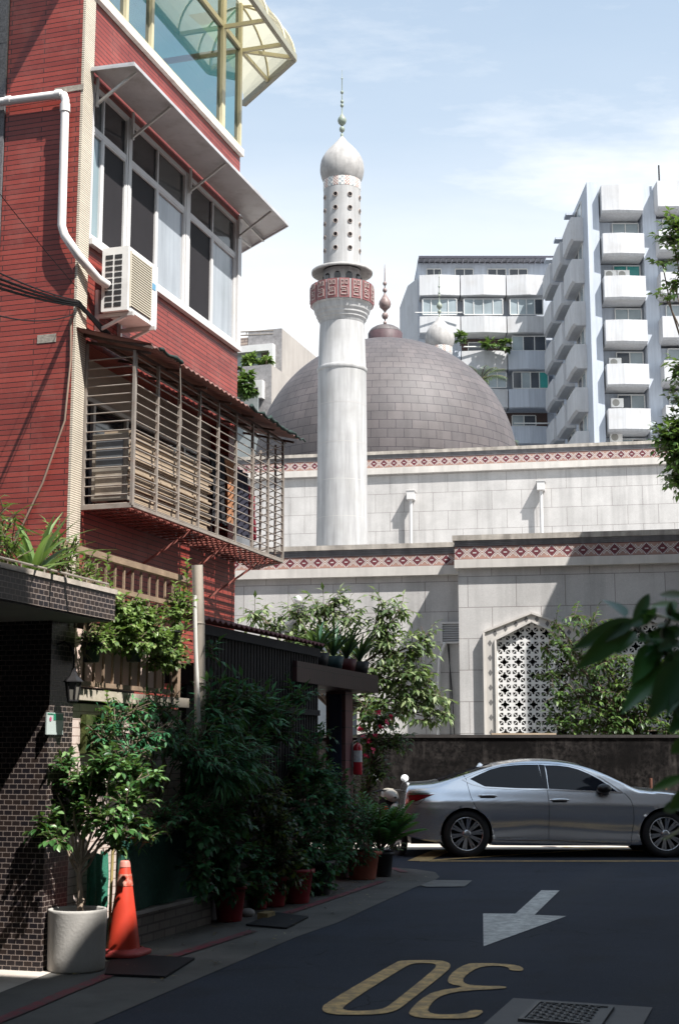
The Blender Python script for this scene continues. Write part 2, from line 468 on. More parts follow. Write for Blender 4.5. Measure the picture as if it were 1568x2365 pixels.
# gateway floor, paled to paint the sunlit spot beside the pillar
struct(flat('gateway_floor', [W1.P(-3.5, .32, 0), W1.P(-.98, .02, 0), W1.P(-1.27, -.03, 0), W1.P(-1.27, -1.2, 0), W1.P(-3.5, -1.2, 0)], .008, m_pave2))
struct(flat('drain_slab', [gr(x, y) for x, y in ((970, 2046), (1003, 2034), (1090, 2035), (1073, 2049), (985, 2050))], .009, M('worn_drain_slab', (.17, .165, .155), .9, .2, 3., bump=.3)))
m_redpaint = paint('red_kerb_paint', (.22, .025, .04), .85)
m_yellow = paint('yellow_road_paint', (.76, .5, .19), .55)
m_whitepaint = paint('white_road_paint', (.76, .75, .7), .45)
def strip(name, a, c, w0, w1, z, mat):
    b = MB(); d = (c - a).normalized(); x = d.cross(V((0, 0, 1)))
    n = max(1, int((c - a).length / .5))
    ps = [a.lerp(c, k / n) for k in range(n + 1)]
    jl = [rnd.uniform(-.008, .008) for _ in ps]; jr = [rnd.uniform(-.008, .008) for _ in ps]
    for k in range(n):
        w = lambda q: (w0 + (w1 - w0) * q / n) / 2
        b.face([p + V((0, 0, z)) for p in (ps[k] - x * (w(k) + jl[k]), ps[k] + x * (w(k) + jr[k]), ps[k + 1] + x * (w(k + 1) + jr[k + 1]), ps[k + 1] - x * (w(k + 1) + jl[k + 1]))])
    return b.build(name, mat)
for a, c in (((-40, 2377), (362, 2209)), ((384, 2216), (584, 2152)), ((655, 2114), (884, 2037)), ((905, 2006), (935, 2016))):
    struct(strip('red_line', gr(*a), gr(*c), .1, .1, .012, m_redpaint))
Z7 = lambda x, y: gr(689 + .5605 * x, 1952.4 + .5605 * y)
def chaikin(p, n=2):
    for _ in range(n):
        q = []
        for k in range(len(p)):
            a = p[k]; c = p[(k + 1) % len(p)]
            q += [a * .75 + c * .25, a * .25 + c * .75]
        p = q
    return p
zero_o = [(97, 675), (110, 655), (395, 488), (425, 476), (585, 476), (622, 487), (627, 503), (610, 525), (445, 655), (405, 685), (340, 700), (190, 703), (125, 697), (103, 688)]
zero_i = [(178, 668), (440, 502), (475, 488), (552, 488), (570, 497), (555, 518), (380, 660), (345, 680), (250, 687), (190, 684)]
def ring(name, po, pi_, z, mat):
    po = chaikin([Z7(*p) for p in po]); pi_ = chaikin([Z7(*p) for p in pi_])
    up = V((0, 0, z)); b = MB()
    tri = geometry.tessellate_polygon([[p + up for p in po], [p + up for p in reversed(pi_)]])
    allp = [p + up for p in po] + [p + up for p in reversed(pi_)]
    for t in tri:
        q = [allp[k] for k in t]
        if (q[1] - q[0]).cross(q[2] - q[0]).z < 0: q.reverse()
        b.face(q)
    return b.build(name, mat)
struct(ring('painted_zero', zero_o, zero_i, .006, m_yellow))
three = [(868, 518), (922, 521), (928, 510), (905, 498), (840, 490), (730, 488), (690, 492), (640, 520), (612, 556), (622, 575), (690, 586), (560, 604), (500, 640), (453, 690), (462, 706), (520, 717), (690, 718), (735, 710), (768, 685), (715, 681), (685, 697), (600, 702), (545, 697), (530, 680), (560, 640), (600, 618), (680, 602), (852, 594), (857, 584), (740, 582), (690, 576), (674, 560), (692, 535), (740, 506), (790, 499), (840, 500), (866, 507)]
pts3 = [Z7(*p) for p in three]
struct(flat('painted_three', chaikin(pts3, 1), .006, m_yellow))
arrow = [(1000, 187), (1075, 188), (972, 289), (1103, 294), (762, 419), (760, 283), (893, 284)]
struct(flat('painted_arrow', [Z7(*p) for p in arrow], .006, m_whitepaint))
Z6 = lambda x, y: gr(880.5 + .4385 * x, 1646.1 + .4385 * y)
p = Z6(145, 783); y0 = p.y
struct(strip('yellow_box_line', V((p.x + .15, y0, 0)), V((12, y0, 0)), .14, .14, .006, m_yellow))
struct(strip('yellow_box_line', V((p.x + .12, y0 - .02, 0)), V((p.x + 1.3, y0 + 5.2, 0)), .3, .3, .0085, m_yellow))
struct(strip('yellow_box_line', V((p.x + .3, y0 + .1, 0)), V((p.x + 4.6, y0 + 3.6, 0)), .14, .14, .0105, m_yellow))
struct(strip('yellow_box_line', V((p.x + 5.7, y0 + .1, 0)), V((p.x + 2.6, y0 + 2.9, 0)), .14, .14, .0125, m_yellow))
struct(strip('yellow_box_line', V((p.x + 5.2, y0 + .08, 0)), V((p.x + 9.5, y0 + 3.6, 0)), .14, .14, .0145, m_yellow))
# pale strip paints sunlit ground along the far side of the cross street
struct(strip('sunlit_ground_strip', V((-8, 23.45, 0)), V((14, 23.45, 0)), 1.7, 1.7, .01, m_pave2))
# unseen pale paving added to bounce light onto the lower mosque wall
struct(flat('courtyard_bounce', [V((-14, 24.7, 0)), V((30, 24.7, 0)), V((30, 29, 0)), V((-14, 33, 0))], .006, M('bounce_paving', (.4, .39, .37), .85, .1, 1.)))
# manhole
m_slab = M('manhole_slab', (.17, .165, .16), .9, .15, 3., bump=.35, bscale=60, stain=(.08, .08, .078), samt=.5, sscale=3.)
ps = [gr(x, y) for x, y in ((1185, 2307), (1506, 2329))]
q0, q1 = ps[0], ps[1]
back = -U * 1.15
mh = [q0, q1, q1 + back, q0 + back * 1.05]
struct(flat('manhole_surround', mh, .006, m_slab))
c0, c1 = gr(1238, 2320), gr(1418, 2333)
b = MB(); ax = (c1 - c0).normalized(); ay = -U; Lx = (c1 - c0).length; Ly = .62
cv = Frame((c0.x, c0.y), a=ax, n=ay)
b.box(cv, 0, Lx, 0, Ly, .007, .016)
for (t0, t1, d0, d1) in ((0, Lx, 0, .03), (0, Lx, Ly - .03, Ly), (0, .03, .0305, Ly - .0305), (Lx - .03, Lx, .0305, Ly - .0305)):
    b.box(cv, t0, t1, d0, d1, .0165, .024)
nx = int((Lx - .08) / .045)
for i in range(nx):
    for j in range(int((Ly - .08) / .045)):
        x = .045 + i * .045; y = .045 + j * .045
        if (i + j) % 2: b.box(cv, x, x + .036, y, y + .012, .0165, .023)
        else: b.box(cv, x + .01, x + .022, y - .008, y + .03, .0165, .0232)
o = b.build('manhole_cover', M('cast_iron', (.06, .062, .065), .45, .25, 8., metal=.4))
tag(o, 'square cast iron manhole cover with raised grid set in a concrete slab', 'manhole cover')
m_mat = M('black_rubber', (.012, .012, .014), .75, .2, 6., spec=.3)
def rubber(pts, label):
    b = MB(); b.poly([p + V((0, 0, .008)) for p in pts], V((0, 0, .014)))
    tag(b.build('rubber_mat', m_mat), label, 'mat')
rubber([gr(x, y) for x, y in ((242, 2256), (382, 2262), (450, 2219), (330, 2212), (255, 2224))], 'black rubber mat on the kerb beneath the orange traffic cone')
rubber([gr(x, y) for x, y in ((568, 2140), (662, 2148), (712, 2122), (640, 2112))], 'black rubber mat on the kerb in front of the red plastic pots')

# ================================================================== red tiled building
C = at(176, 558, 15.7)
RB = Frame((C.x, C.y), radians(17.4))
TE = 5.1
red = thing('red_tiled_building', (C.x, C.y, 0), 'red tiled apartment building with white framed windows above the alley', 'building')
b = MB()
ZT = 14.5
W_z0, W_z1 = 7.46, 9.42          # third floor window
S_z = 10.6                        # sill of the top glazing
c_z0, c_z1 = 4.3, 6.2             # opening behind the cage
P = RB.P
# facade with openings (strips between)
def facade(z0, z1, t0=.26, t1=TE):
    b.face([P(t0, 0, z0), P(t1, 0, z0), P(t1, 0, z1), P(t0, 0, z1)])
facade(0, c_z0); facade(c_z1, W_z0); facade(W_z1, S_z - .05)
b.face([P(.26, 0, W_z0), P(.3, 0, W_z0), P(.3, 0, W_z1), P(.26, 0, W_z1)])
b.face([P(TE - .14, 0, W_z0), P(TE, 0, W_z0), P(TE, 0, W_z1), P(TE - .14, 0, W_z1)])
b.face([P(TE - .3, 0, c_z0), P(TE, 0, c_z0), P(TE, 0, c_z1), P(TE - .3, 0, c_z1)])
# reveals
for (z0, z1, t0, t1, dep) in ((W_z0, W_z1, .3, TE - .14, -.22), (c_z0, c_z1, .26, TE - .3, -.3)):
    b.face([P(t0, 0, z0), P(t0, dep, z0), P(t1, dep, z0), P(t1, 0, z0)])
    b.face([P(t0, 0, z1), P(t1, 0, z1), P(t1, dep, z1), P(t0, dep, z1)])
    b.face([P(t0, 0, z0), P(t0, 0, z1), P(t0, dep, z1), P(t0, dep, z0)])
    b.face([P(t1, 0, z0), P(t1, dep, z0), P(t1, dep, z1), P(t1, 0, z1)])
# end wall, back
b.face([P(TE, 0, 0), P(TE, -6, 0), P(TE, -6, S_z), P(TE, 0, S_z)])
# front wall toward camera
b.face([P(0, -.99, 0), P(0, 0, 0), P(0, 0, ZT), P(0, -.99, ZT)])
b.face([P(.26, 0, S_z - .05), P(.26, 0, ZT), P(.26, -.3, ZT), P(.26, -.3, S_z - .05)])
b.build('wall', m_red, red)
b = MB(); b.face([P(-.002, -.997, 0), P(-.002, -.99, 0), P(-.002, -.99, 0.01), P(-.002, -.997, 0.01)])
b = MB(); b.box(RB, .004, .26, -.05, .03, 0, ZT)
b.build('corner_strip', m_cream, red)
# blind core behind the openings
b = MB(); b.box(RB, .4, TE - .2, -5.5, -1.9, 0, S_z - .2)
b.build('inner_core', M('dim_interior', (.1, .095, .09), .9, .2, 1.), red)
# neighbour pier of grey stone at left
m_granite = M('speckled_granite', (.13, .125, .13), .7, .45, 45., bump=.3)
b = MB(); b.box(RB, -.02, .5, -1.9, -1.0, 0, 15)
for z in (2.5, 4.6, 7.55, 9.95, 12.): b.box(RB, -.024, -.02, -1.9, -1.0, z, z + .012)
tag(b.build('granite_pier', m_granite), 'grey speckled granite pier beside the red tiled front wall', 'pier')
# tile patches
b = MB()
zz = RB.perp(109, 782, 0)
b.box(RB, -.006, .003, zz[0] - .12, zz[0] + .12, zz[1] - .05, zz[1] + .05)
zz = RB.perp(159, 205, 0)
b.box(RB, -.006, .003, zz[0] - .18, zz[0] + .2, zz[1] - .04, zz[1] + .03)
b.build('bare_patch', M('bare_mortar', (.3, .27, .23), .9, .3, 20., bump=.5), red)

# ---- windows
def bar_on(b, fr, t0, t1, d0, d1, z0, z1): b.box(fr, t0, t1, d0, d1, z0, z1)
bays = [(.3, 1.27, .6, 'teal', 'dark'), (1.34, 3.08, 2.17, 'dark', 'pale'), (3.2, TE - .14, 4.06, 'dark', 'pale')]
tr_z = 8.86
for (t0, t1, ts, k0, k1) in bays:
    w = MB(); fw = .04
    d0, d1 = -.05, .012
    w.box(RB, t0, t0 + fw, d0, d1, W_z0, W_z1); w.box(RB, t1 - fw, t1, d0, d1, W_z0, W_z1)
    w.box(RB, t0 + fw, t1 - fw, d0, d1, W_z0, W_z0 + .06); w.box(RB, t0 + fw, t1 - fw, d0, d1, W_z1 - .06, W_z1)
    w.box(RB, t0 + fw, t1 - fw, d0, d1 - .004, tr_z - .035, tr_z + .035)
    w.box(RB, ts - .02, ts + .02, d0 + .01, d1 - .005, W_z0 + .06, tr_z - .035)
    w.box(RB, ts - .016, ts + .016, d0 + .01, d1 - .005, tr_z + .035, W_z1 - .06)
    # sash rails
    for a, c in ((t0 + fw, ts - .02), (ts + .02, t1 - fw)):
        w.box(RB, a, a + .022, d0 + .015, d1 - .009, W_z0 + .06, tr_z - .035)
        w.box(RB, c - .022, c, d0 + .015, d1 - .009, W_z0 + .06, tr_z - .035)
        w.box(RB, a + .022, c - .022, d0 + .015, d1 - .009, W_z0 + .06, W_z0 + .085)
        w.box(RB, a + .022, c - .022, d0 + .015, d1 - .009, tr_z - .06, tr_z - .035)
    wo = w.build('window', m_white, red)
    for (a, c, k) in ((t0 + fw, ts, k0), (ts, t1 - fw, k1)):
        g = MB(); g.face([P(a, -.022, W_z0 + .06), P(c, -.022, W_z0 + .06), P(c, -.022, tr_z - .035), P(a, -.022, tr_z - .035)])
        mm = {'teal': M('sky_reflection_pane', (.2, .27, .29), .08, .08, 1., spec=.9), 'dark': m_screen, 'pale': m_curtain}[k]  # blue base of the first pane paints a sky reflection
        g.build('pane', mm, wo)
        g = MB(); g.face([P(a, -.024, tr_z + .035), P(c, -.024, tr_z + .035), P(c, -.024, W_z1 - .06), P(a, -.024, W_z1 - .06)])
        g.build('pane', m_glass_dark if k == 'dark' else M('dim_pane', (.05, .055, .055), .1, .1, 1., spec=.6), wo)
w = MB(); w.box(RB, .27, TE - .02, -.02, .07, W_z0 - .07, W_z0 - .002)
w.box(RB, TE - .135, TE - .0, -.12, .045, W_z0, W_z1)
w.build('window_sill', m_white, red)
for a_, c_ in ((1.275, 1.335), (3.085, 3.195)):
    w = MB(); w.box(RB, a_, c_, -.06, .02, W_z0, W_z1); w.build('window_mullion', m_white, red)

# ---- top floor glazing
m_yframe = M('cream_yellow_frame', (.52, .47, .31), .45, .08, 3.)
w = MB(); w.box(RB, .2, TE + .02, -.12, .06, S_z - .11, S_z)
w.build('balcony_sill', M('peeling_white', (.66, .63, .57), .7, .1, 4., bump=.4, stain=(.36, .22, .18), samt=.45, sscale=6.), red)
g_z1 = 12.26
w = MB()
posts = [.3, RB.inv(290, 22)[0], RB.inv(348, 88)[0], RB.inv(512, 270)[0], TE - .07]
for k, t in enumerate(posts):
    hw = .035 if k not in (3,) else .06
    w.box(RB, t - hw, t + hw, -.06, .035, S_z, 14.2)
zt_ = g_z1 - .02
for k in range(4):
    w.box(RB, posts[k] + (.06 if k == 3 else .035), posts[k + 1] - (.06 if k == 2 else .035), -.05, .03, S_z, S_z + .05)
    w.box(RB, posts[k] + (.06 if k == 3 else .035), posts[k + 1] - (.06 if k == 2 else .035), -.05, .03, g_z1 - .05, g_z1 + .03)
# end side framing
w.box(RB, TE - .03, TE + .03, -2.4, -.07, S_z, S_z + .05); w.box(RB, TE - .03, TE + .03, -2.4, -.07, g_z1 - .05, g_z1 + .03)
gz = w.build('balcony_glazing', m_yframe, red)
for k in range(4):
    g = MB(); g.face([P(posts[k], -.01, S_z), P(posts[k + 1], -.01, S_z), P(posts[k + 1], -.01, g_z1), P(posts[k], -.01, g_z1)])
    g.build('pane', m_glass_teal, gz)
    g = MB(); g.face([P(posts[k], -.012, g_z1), P(posts[k + 1], -.012, g_z1), P(posts[k + 1], -.012, 14.), P(posts[k], -.012, 14.)])
    g.build('pane', m_glass_teal, gz)
g = MB(); g.face([P(TE, -.1, S_z), P(TE, -2.4, S_z), P(TE, -2.4, 14), P(TE, -.1, 14)]); g.build('pane', m_glass_teal, gz)
b = MB(); b.face([P(.3, -2.4, S_z), P(TE, -2.4, S_z), P(TE, -2.4, 14), P(.3, -2.4, 14)]); b.face([P(.3, -2.4, 14.), P(TE, -2.4, 14.), P(TE, 0, 14.), P(.3, 0, 14.)])
b.build('balcony_back_wall', M('teal_interior', (.26, .52, .5), .8, .1, 1.), red)

# ---- polycarbonate canopy over the top glazing (hip end)
def mkcanopy():
    m, g, bs = newmat('polycarbonate')
    tr = g.n('ShaderNodeBsdfTranslucent', i_Color=(.62, .58, .44))
    df = g.n('ShaderNodeBsdfDiffuse', i_Color=(.5, .48, .4))
    tp = g.n('ShaderNodeBsdfTransparent', i_Color=(.8, .78, .62))
    a = g.n('ShaderNodeMixShader', i_0=.4); g.nt.links.new(tr.outputs[0], a.inputs[1]); g.nt.links.new(df.outputs[0], a.inputs[2])
    c = g.n('ShaderNodeMixShader', i_0=.3); g.nt.links.new(a.outputs[0], c.inputs[1]); g.nt.links.new(tp.outputs[0], c.inputs[2])
    g.nt.links.new(c.outputs[0], g.nt.nodes['Material Output'].inputs[0])
    return m
m_poly = mkcanopy()
EZ = 12.23; ED = .74
cor = gr(681, 134, EZ); tc_, dc_ = RB.loc(cor)
ret = gr(564, 239, EZ); tr_, dr_ = RB.loc(ret)
can = thing('polycarbonate_canopy', P(TE, 0, EZ), 'yellowish curved polycarbonate canopy with arched ribs over the top glazing', 'canopy')
eave = [P(-1., dc_, EZ), P(tc_, dc_, EZ), P(tr_, dr_, EZ)]
H = .75
def hood(fr_in, fr_out, n=8):
    """quarter-ellipse from inner point (high) to outer eave point (low)"""
    return [fr_in.lerp(fr_out, sin(pi / 2 * k / n)) + V((0, 0, H * cos(pi / 2 * k / n))) for k in range(n + 1)]
ins = [P(-1., .0, EZ), P(posts[3], .0, EZ), P(TE, .0, EZ), P(TE, .0, EZ), P(TE, -.02, EZ), P(TE, -.9, EZ)]
outs = [P(-1., dc_, EZ), P(posts[3], dc_, EZ), P(TE, dc_, EZ), P(tc_, dc_, EZ), (P(tc_, dc_, EZ) + P(tr_, dr_, EZ)) / 2, P(tr_, dr_, EZ)]
b = MB(); b.grid([hood(i, o) for i, o in zip(ins, outs)], smooth=False)
b.build('sheet', m_poly, can)
b = MB()
for q0, q1 in zip(eave[:-1], eave[1:]): b.bar(q0, q1, .07, .1)
b.build('eave_beam', M('olive_metal', (.3, .29, .22), .5, .1, 4.), can)
for t in (.3, 1.2, 2.2, 3.2, posts[3], TE):
    b = MB(); b.bar(P(t, .03, EZ), P(t, dc_, EZ), .045, .06); b.tube(hood(P(t, .0, EZ), P(t, dc_, EZ), 10), .022, 6)
    b.build('rib', m_yframe, can)
for o in (outs[3], outs[4]):
    b = MB(); b.bar(P(TE, .0, EZ), o, .045, .06); b.tube(hood(P(TE, .0, EZ), o, 10), .022, 6)
    b.build('rib', m_yframe, can)

# ---- flat metal awning over the third floor windows
AZ = 9.55
q = gr(659, 516, AZ); ta, da = RB.loc(q); q2 = gr(555, 582, AZ); ta2, da2 = RB.loc(q2)
q3 = gr(319, 141, AZ); ta0, da0 = RB.loc(q3); da = (da + da0) / 2
aw = thing('metal_awning', P(2.5, 0, AZ), 'flat grey metal awning on struts over the row of white framed windows', 'awning')
b = MB(); b.poly([P(ta0, .02, AZ), P(ta0, da, AZ - .02), P(ta, da, AZ - .02), P(ta2, da2, AZ), P(TE, .02, AZ)], V((0, 0, .02)))
b.build('sheet', M('grey_sheet_metal', (.52, .515, .52), .5, .12, 2., metal=.2, stain=(.2, .17, .14), samt=.4, sscale=3.), aw)
b = MB()
ed = [P(ta0, .02, AZ), P(ta0, da, AZ - .02), P(ta, da, AZ - .02), P(ta2, da2, AZ)]
for k in range(3): b.bar(ed[k] - V((0, 0, .02)), ed[k + 1] - V((0, 0, .02)), .02, .03)
b.build('rim', bpy.data.materials['grey_sheet_metal'], aw)
for t in (.33, 1.31, 3.14, 4.98):
    b = MB(); b.bar(P(t, .055, AZ - .38), P(t, da - .04, AZ - .05), .03); b.box(RB, t - .02, t + .02, .035, .06, AZ - .42, AZ - .05)
    b.build('strut', m_alu, aw)
b = MB(); b.bar(P(TE, -.05, AZ - .3), P(ta2 - .3, da2 + .3, AZ - .05), .03); b.bar(P(TE, .03, AZ - .05), (P(ta, da, AZ - .05) + P(ta2, da2, AZ - .05)) / 2, .03)
b.build('strut', m_alu, aw)

# ---- air conditioner
ac = thing('air_conditioner', P(.7, .4, 6.5), 'white outdoor air conditioner on a bracket below the windows of the red building', 'air conditioner')
t0, t1, d0, d1, z0, z1 = .44, 1.25, .12, .46, 6.6, 7.38
b = MB(); b.box(RB, t0, t1, d0, d1, z0, z1)
b.build('case', M('ac_white', (.74, .73, .7), .4, .05, 4., stain=(.5, .47, .42), samt=.4, sscale=5.), ac)
b = MB()
for col in range(2):
    for r in range(9):
        dd = d0 + .045 + col * .118; zz0 = z0 + .05 + r * .073
        b.box(RB, t0 - .004, t0 - .001, dd, dd + .095, zz0, zz0 + .052)
b.build('side_grille', M('slot_dark', (.03, .03, .032), .5, .2, 20.), ac)
b = MB()
b.box(RB, t0 + .06, t1 - .2, d1 + .001, d1 + .006, z0 + .06, z1 - .06)
b.build('front_grille', M('grille_dark', (.12, .11, .09), .6, .1), ac)
b = MB()
for k in range(22):
    zz0 = z0 + .07 + k * .03
    b.box(RB, t0 + .05, t1 - .19, d1 + .007, d1 + .016, zz0, zz0 + .014)
b.box(RB, t0 + .04, t0 + .055, d1 + .001, d1 + .018, z0 + .05, z1 - .05); b.box(RB, t1 - .2, t1 - .185, d1 + .001, d1 + .018, z0 + .05, z1 - .05)
b.build('louvre', M('louvre_beige', (.55, .5, .4), .5, .05), ac)
b = MB(); b.box(RB, t1 - .17, t1 - .05, d1 + .001, d1 + .004, z1 - .32, z1 - .24)
b.build('badge', M('badge_blue', (.12, .3, .45), .4, .05), ac)
for t in (t0 + .08, t1 - .12):
    b = MB()
    b.box(RB, t - .02, t + .02, .01, .05, z0 - .22, z0 + .3)
    b.bar(P(t, .05, z0 - .03), P(t, d1 + .04, z0 - .03), .045); b.bar(P(t, .04, z0 - .2), P(t, d1 - .05, z0 - .05), .035)
    b.build('bracket', m_alu, ac)
# ---- drain pipe on the front wall
b = MB()
pz = [P(-.09, d, z) for d, z in ((-1.9, 9.17), (-.22, 9.13), (-.17, 9.11), (-.15, 9.05), (-.14, 7.5), (-.1, 7.38), (.08, 7.12))] + [P(.3, .14, 6.96), P(.44, .2, 6.92)]
b.tube(pz, .05, 10); 
for d, z in ((-.9, 9.15), ): b.tube([P(-.09, d - .03, z), P(-.09, d + .03, z)], .058, 10)
b.tube([P(-.09, -.147, 8.9), P(-.09, -.149, 9.0)], .06, 10); b.tube([P(-.09, -.27, 9.132), P(-.09, -.2, 9.13)], .06, 10)
b.build('drain_pipe', M('white_pvc', (.72, .69, .66), .35, .06, 4.), red)

# ---- window cage
cg = thing('window_cage', P(2.7, 0, 4.24), 'rusty grey barred window cage with a corrugated roof hanging off the red building', 'window cage')
K0, K1, KD, Z0, Z1 = .28, 5.3, .66, 4.24, 6.02
rt, rd = K1 + .62, KD - .7
b = MB()
nb = 8
vt = [K0 + (K1 - K0) * k / nb for k in range(nb + 1)]
for k, t in enumerate(vt):
    wv = .05 if k == 0 else .034
    b.box(RB, t - wv / 2, t + wv / 2, KD - .02, KD + .015, Z0, Z1 + .02)
for k in range(1, 5):
    p = P(K1, KD, 0).lerp(P(rt, rd, 0), k / 4)
    b.bar(p + V((0, 0, Z0)), p + V((0, 0, Z1)), .034)
b.box(RB, K0 - .015, K0 + .015, .03, .06, Z0, Z1 + .15)
b.build('posts', m_iron, cg)
hb = MB()
nh = 17
for k in range(nh):
    z = Z0 + .03 + (Z1 - Z0 - .08) * k / (nh - 1)
    hb.tube([P(K0, KD, z), P(K1, KD, z)], .0085, 6); hb.tube([P(K0, .03, z), P(K0, KD, z)], .0085, 6)
    hb.tube([P(K1, KD, z), P(rt, rd, z)], .0085, 6)
hb.bar(P(K0, KD, Z0), P(K1, KD, Z0), .035); hb.bar(P(K0, .03, Z0), P(K0, KD, Z0), .05, .05); hb.bar(P(K1, KD, Z0), P(rt, rd, Z0), .035)
hb.build('bars', m_iron, cg)
fb = MB()
for k in range(9):
    d = .05 + (KD - .1) * k / 8
    fb.tube([P(K0, d, Z0), P(K1 + .1, d, Z0)], .011, 6)
for k in range(26):
    t = K0 + (K1 - K0) * k / 25
    fb.tube([P(t, .02, Z0 - .02), P(t, KD, Z0 - .02)], .009, 6)
for k in range(6): fb.tube([P(K1 - .2, .1 + k * .1, Z0 - .01), P(rt, rd + .1 * k * .2, Z0 - .01)], .011, 6)
for ts, tq in ((2.05, 1.5), (3.3, 2.7), (4.7, 4.1)):
    fb.bar(P(tq, .02, Z0 - .62), P(ts, KD - .03, Z0 - .02), .028)
fb.build('floor_bars', m_rust, cg)
# corrugated roof
def corr(p00, p01, p10, p11, n, amp, mat, name, parent, thick=.012):
    """corrugation runs from wall edge (p00-p01) to eave edge (p10-p11)"""
    b = MB(); r0 = []; r1 = []; r2 = []
    for k in range(n * 4 + 1):
        u = k / (n * 4); off = V((0, 0, amp * cos(2 * pi * k / 4)))
        r0.append(p00.lerp(p01, u) + off); r1.append((p00.lerp(p01, u) + p10.lerp(p11, u)) / 2 + off); r2.append(p10.lerp(p11, u) + off)
    b.grid([r0, r1, r2], smooth=True)
    dn = V((0, 0, -thick)); b.grid([[p + dn for p in r2], [p + dn for p in r1], [p + dn for p in r0]], smooth=True)
    b.grid([r2, [p + dn for p in r2]], smooth=False); b.grid([[p + dn for p in r0], r0], smooth=False)
    return b.build(name, mat, parent)
m_corr = M('rust_pink_sheet', (.22, .12, .105), .75, .2, 4., stain=(.3, .1, .05), samt=.5, sscale=4.)
e0t, e0d = RB.loc(gr(358, 797, 6.06)); e1t, e1d = RB.loc(gr(686, 1015, 6.06))
eD = (e0d + e1d) / 2
corr(P(.02, .03, 6.29), P(TE + .5, .03, 6.29), P(.2, eD, 6.07), P(e1t, eD, 6.07), 34, .014, m_corr, 'roof', cg)
b = MB()
for k in range(7):
    t = .3 + k * .83
    b.bar(P(t, .03, 6.2), P(t, eD - .06, 6.0), .03)
for d, z in ((.25, 6.15), (KD, Z1 + .01)): b.bar(P(K0, d, z), P(K1 + .1, d, z), .03)
b.bar(P(.22, .03, 6.26), P(.22, eD, 6.04), .05, .03)
b.build('roof_frame', M('dark_timber', (.09, .06, .05), .8, .2, 5.), cg)
# tattered dark green netting along the eave
b = MB(); pr = None; pts = []
for k in range(60):
    t = .3 + (e1t - .1) * k / 59
    if t > 3.2 or .3 < t < 1.1: pts.append(P(t, eD + .01 + rnd.uniform(-.01, .02), 6.07 + rnd.uniform(-.02, .025)))
    else:
        if len(pts) > 2:
            b.tube(pts, [rnd.uniform(.008, .03) for _ in pts], 6); b.build('torn_netting', M('dark_green_net', (.018, .035, .03), .9, .3, 20.), cg); b = MB()
        pts = []
b.tube(pts, [rnd.uniform(.01, .035) for _ in pts], 6)
b.build('torn_netting', bpy.data.materials['dark_green_net'], cg)
# things inside the cage : stacked planks, cabinet, laundry
b = MB()
zz = Z0 + .08
k = 0
while zz < 5.12:
    h = rnd.uniform(.022, .055)
    t1_ = 2.75 + rnd.uniform(-.08, .08)
    b.box(RB, K0 + .06 + rnd.uniform(0, .05), t1_, .28 + rnd.uniform(-.03, .03), KD - .09 + rnd.uniform(-.03, .03), zz, zz + h * .82)
    zz += h; k += 1
tag(b.build('plank_stack', m_wood), 'stack of pale wooden planks stored inside the barred window cage', 'planks')
b = MB(); b.box(RB, K0 + .05, K0 + .18, .12, .56, Z0 + .08, 5.1)
cb = thing('old_cabinet', P(K0 + .1, .3, Z0), 'old grey wooden cabinet standing at the near end inside the window cage', 'cabinet')
b.build('carcass', M('grey_wood', (.26, .23, .19), .8, .2, 5., streak=.3), cb)
b = MB(); b.box(RB, K0 + .044, K0 + .049, .17, .51, 4.72, 5.02); b.build('upper_pane', M('dusty_pane', (.12, .13, .14), .3, .2, 5.), cb)
b = MB(); b.box(RB, K0 + .044, K0 + .049, .17, .51, Z0 + .14, 4.66); b.build('lower_panel', M('dusty_panel', (.34, .29, .23), .8, .25, 8.), cb)
def cloth(t, z0, z1, w, mat, label, d=.35):
    b = MB(); rows = []
    for i in range(7):
        u = i / 6
        rows.append([P(t - w / 2 + w * k / 8, d + .03 * sin(k * 1.9 + i * .6) + .01 * i, z1 + (z0 - z1) * u - .02 * abs(k - 4) / 4 * (1 - u)) for k in range(9)])
    b.grid(rows); dn = V((0, 0, 0)) + RB.n * -.02
    b.grid([[p + dn for p in r] for r in reversed(rows)])
    tag(b.build('hanging_cloth', mat), label, 'laundry', 'laundry hanging inside the cage')
cloth(3.5, 4.55, 5.5, .5, M('black_cloth', (.012, .012, .015), .9), 'black cloth hanging left of the brown cloth in the cage')
cloth(3.95, 4.6, 5.5, .35, M('brown_cloth', (.3, .14, .07), .9, .3, 9.), 'brown patterned cloth hanging in the middle of the cage')
cloth(4.4, 4.5, 5.45, .5, M('navy_cloth', (.02, .02, .035), .9), 'dark navy cloth hanging right of the brown cloth in the cage')
cloth(4.78, 4.5, 5.3, .2, M('crimson_cloth', (.22, .015, .03), .9), 'crimson cloth hanging at the far end of the laundry in the cage')
b = MB(); b.box(RB, 2.9, 5.02, .33, .35, 5.51, 5.53)
b.build('laundry_rail', m_iron, cg)
# window wall behind the cage
b = MB()
b.face([P(.26, -.28, c_z0), P(TE - .3, -.28, c_z0), P(TE - .3, -.28, c_z1), P(.26, -.28, c_z1)])
b.build('cage_window_wall', M('beige_panel', (.4, .34, .29), .8, .12, 2.), red)
w = MB()
for t in (.3, 1.0, 1.9, 2.8, 3.7, 4.7): w.box(RB, t - .03, t + .03, -.26, -.21, c_z0, c_z1 - .5)
w.box(RB, .3, TE - .33, -.262, -.205, c_z1 - .55, c_z1 - .5)
wo = w.build('window', m_alu, red)
for a, c in ((.33, .97), (1.03, 1.87), (1.93, 2.77), (2.83, 3.67), (3.73, 4.67)):
    g = MB(); g.face([P(a, -.25, c_z0), P(c, -.25, c_z0), P(c, -.25, c_z1 - .55), P(a, -.25, c_z1 - .55)]); g.build('pane', m_glass_dark, wo)
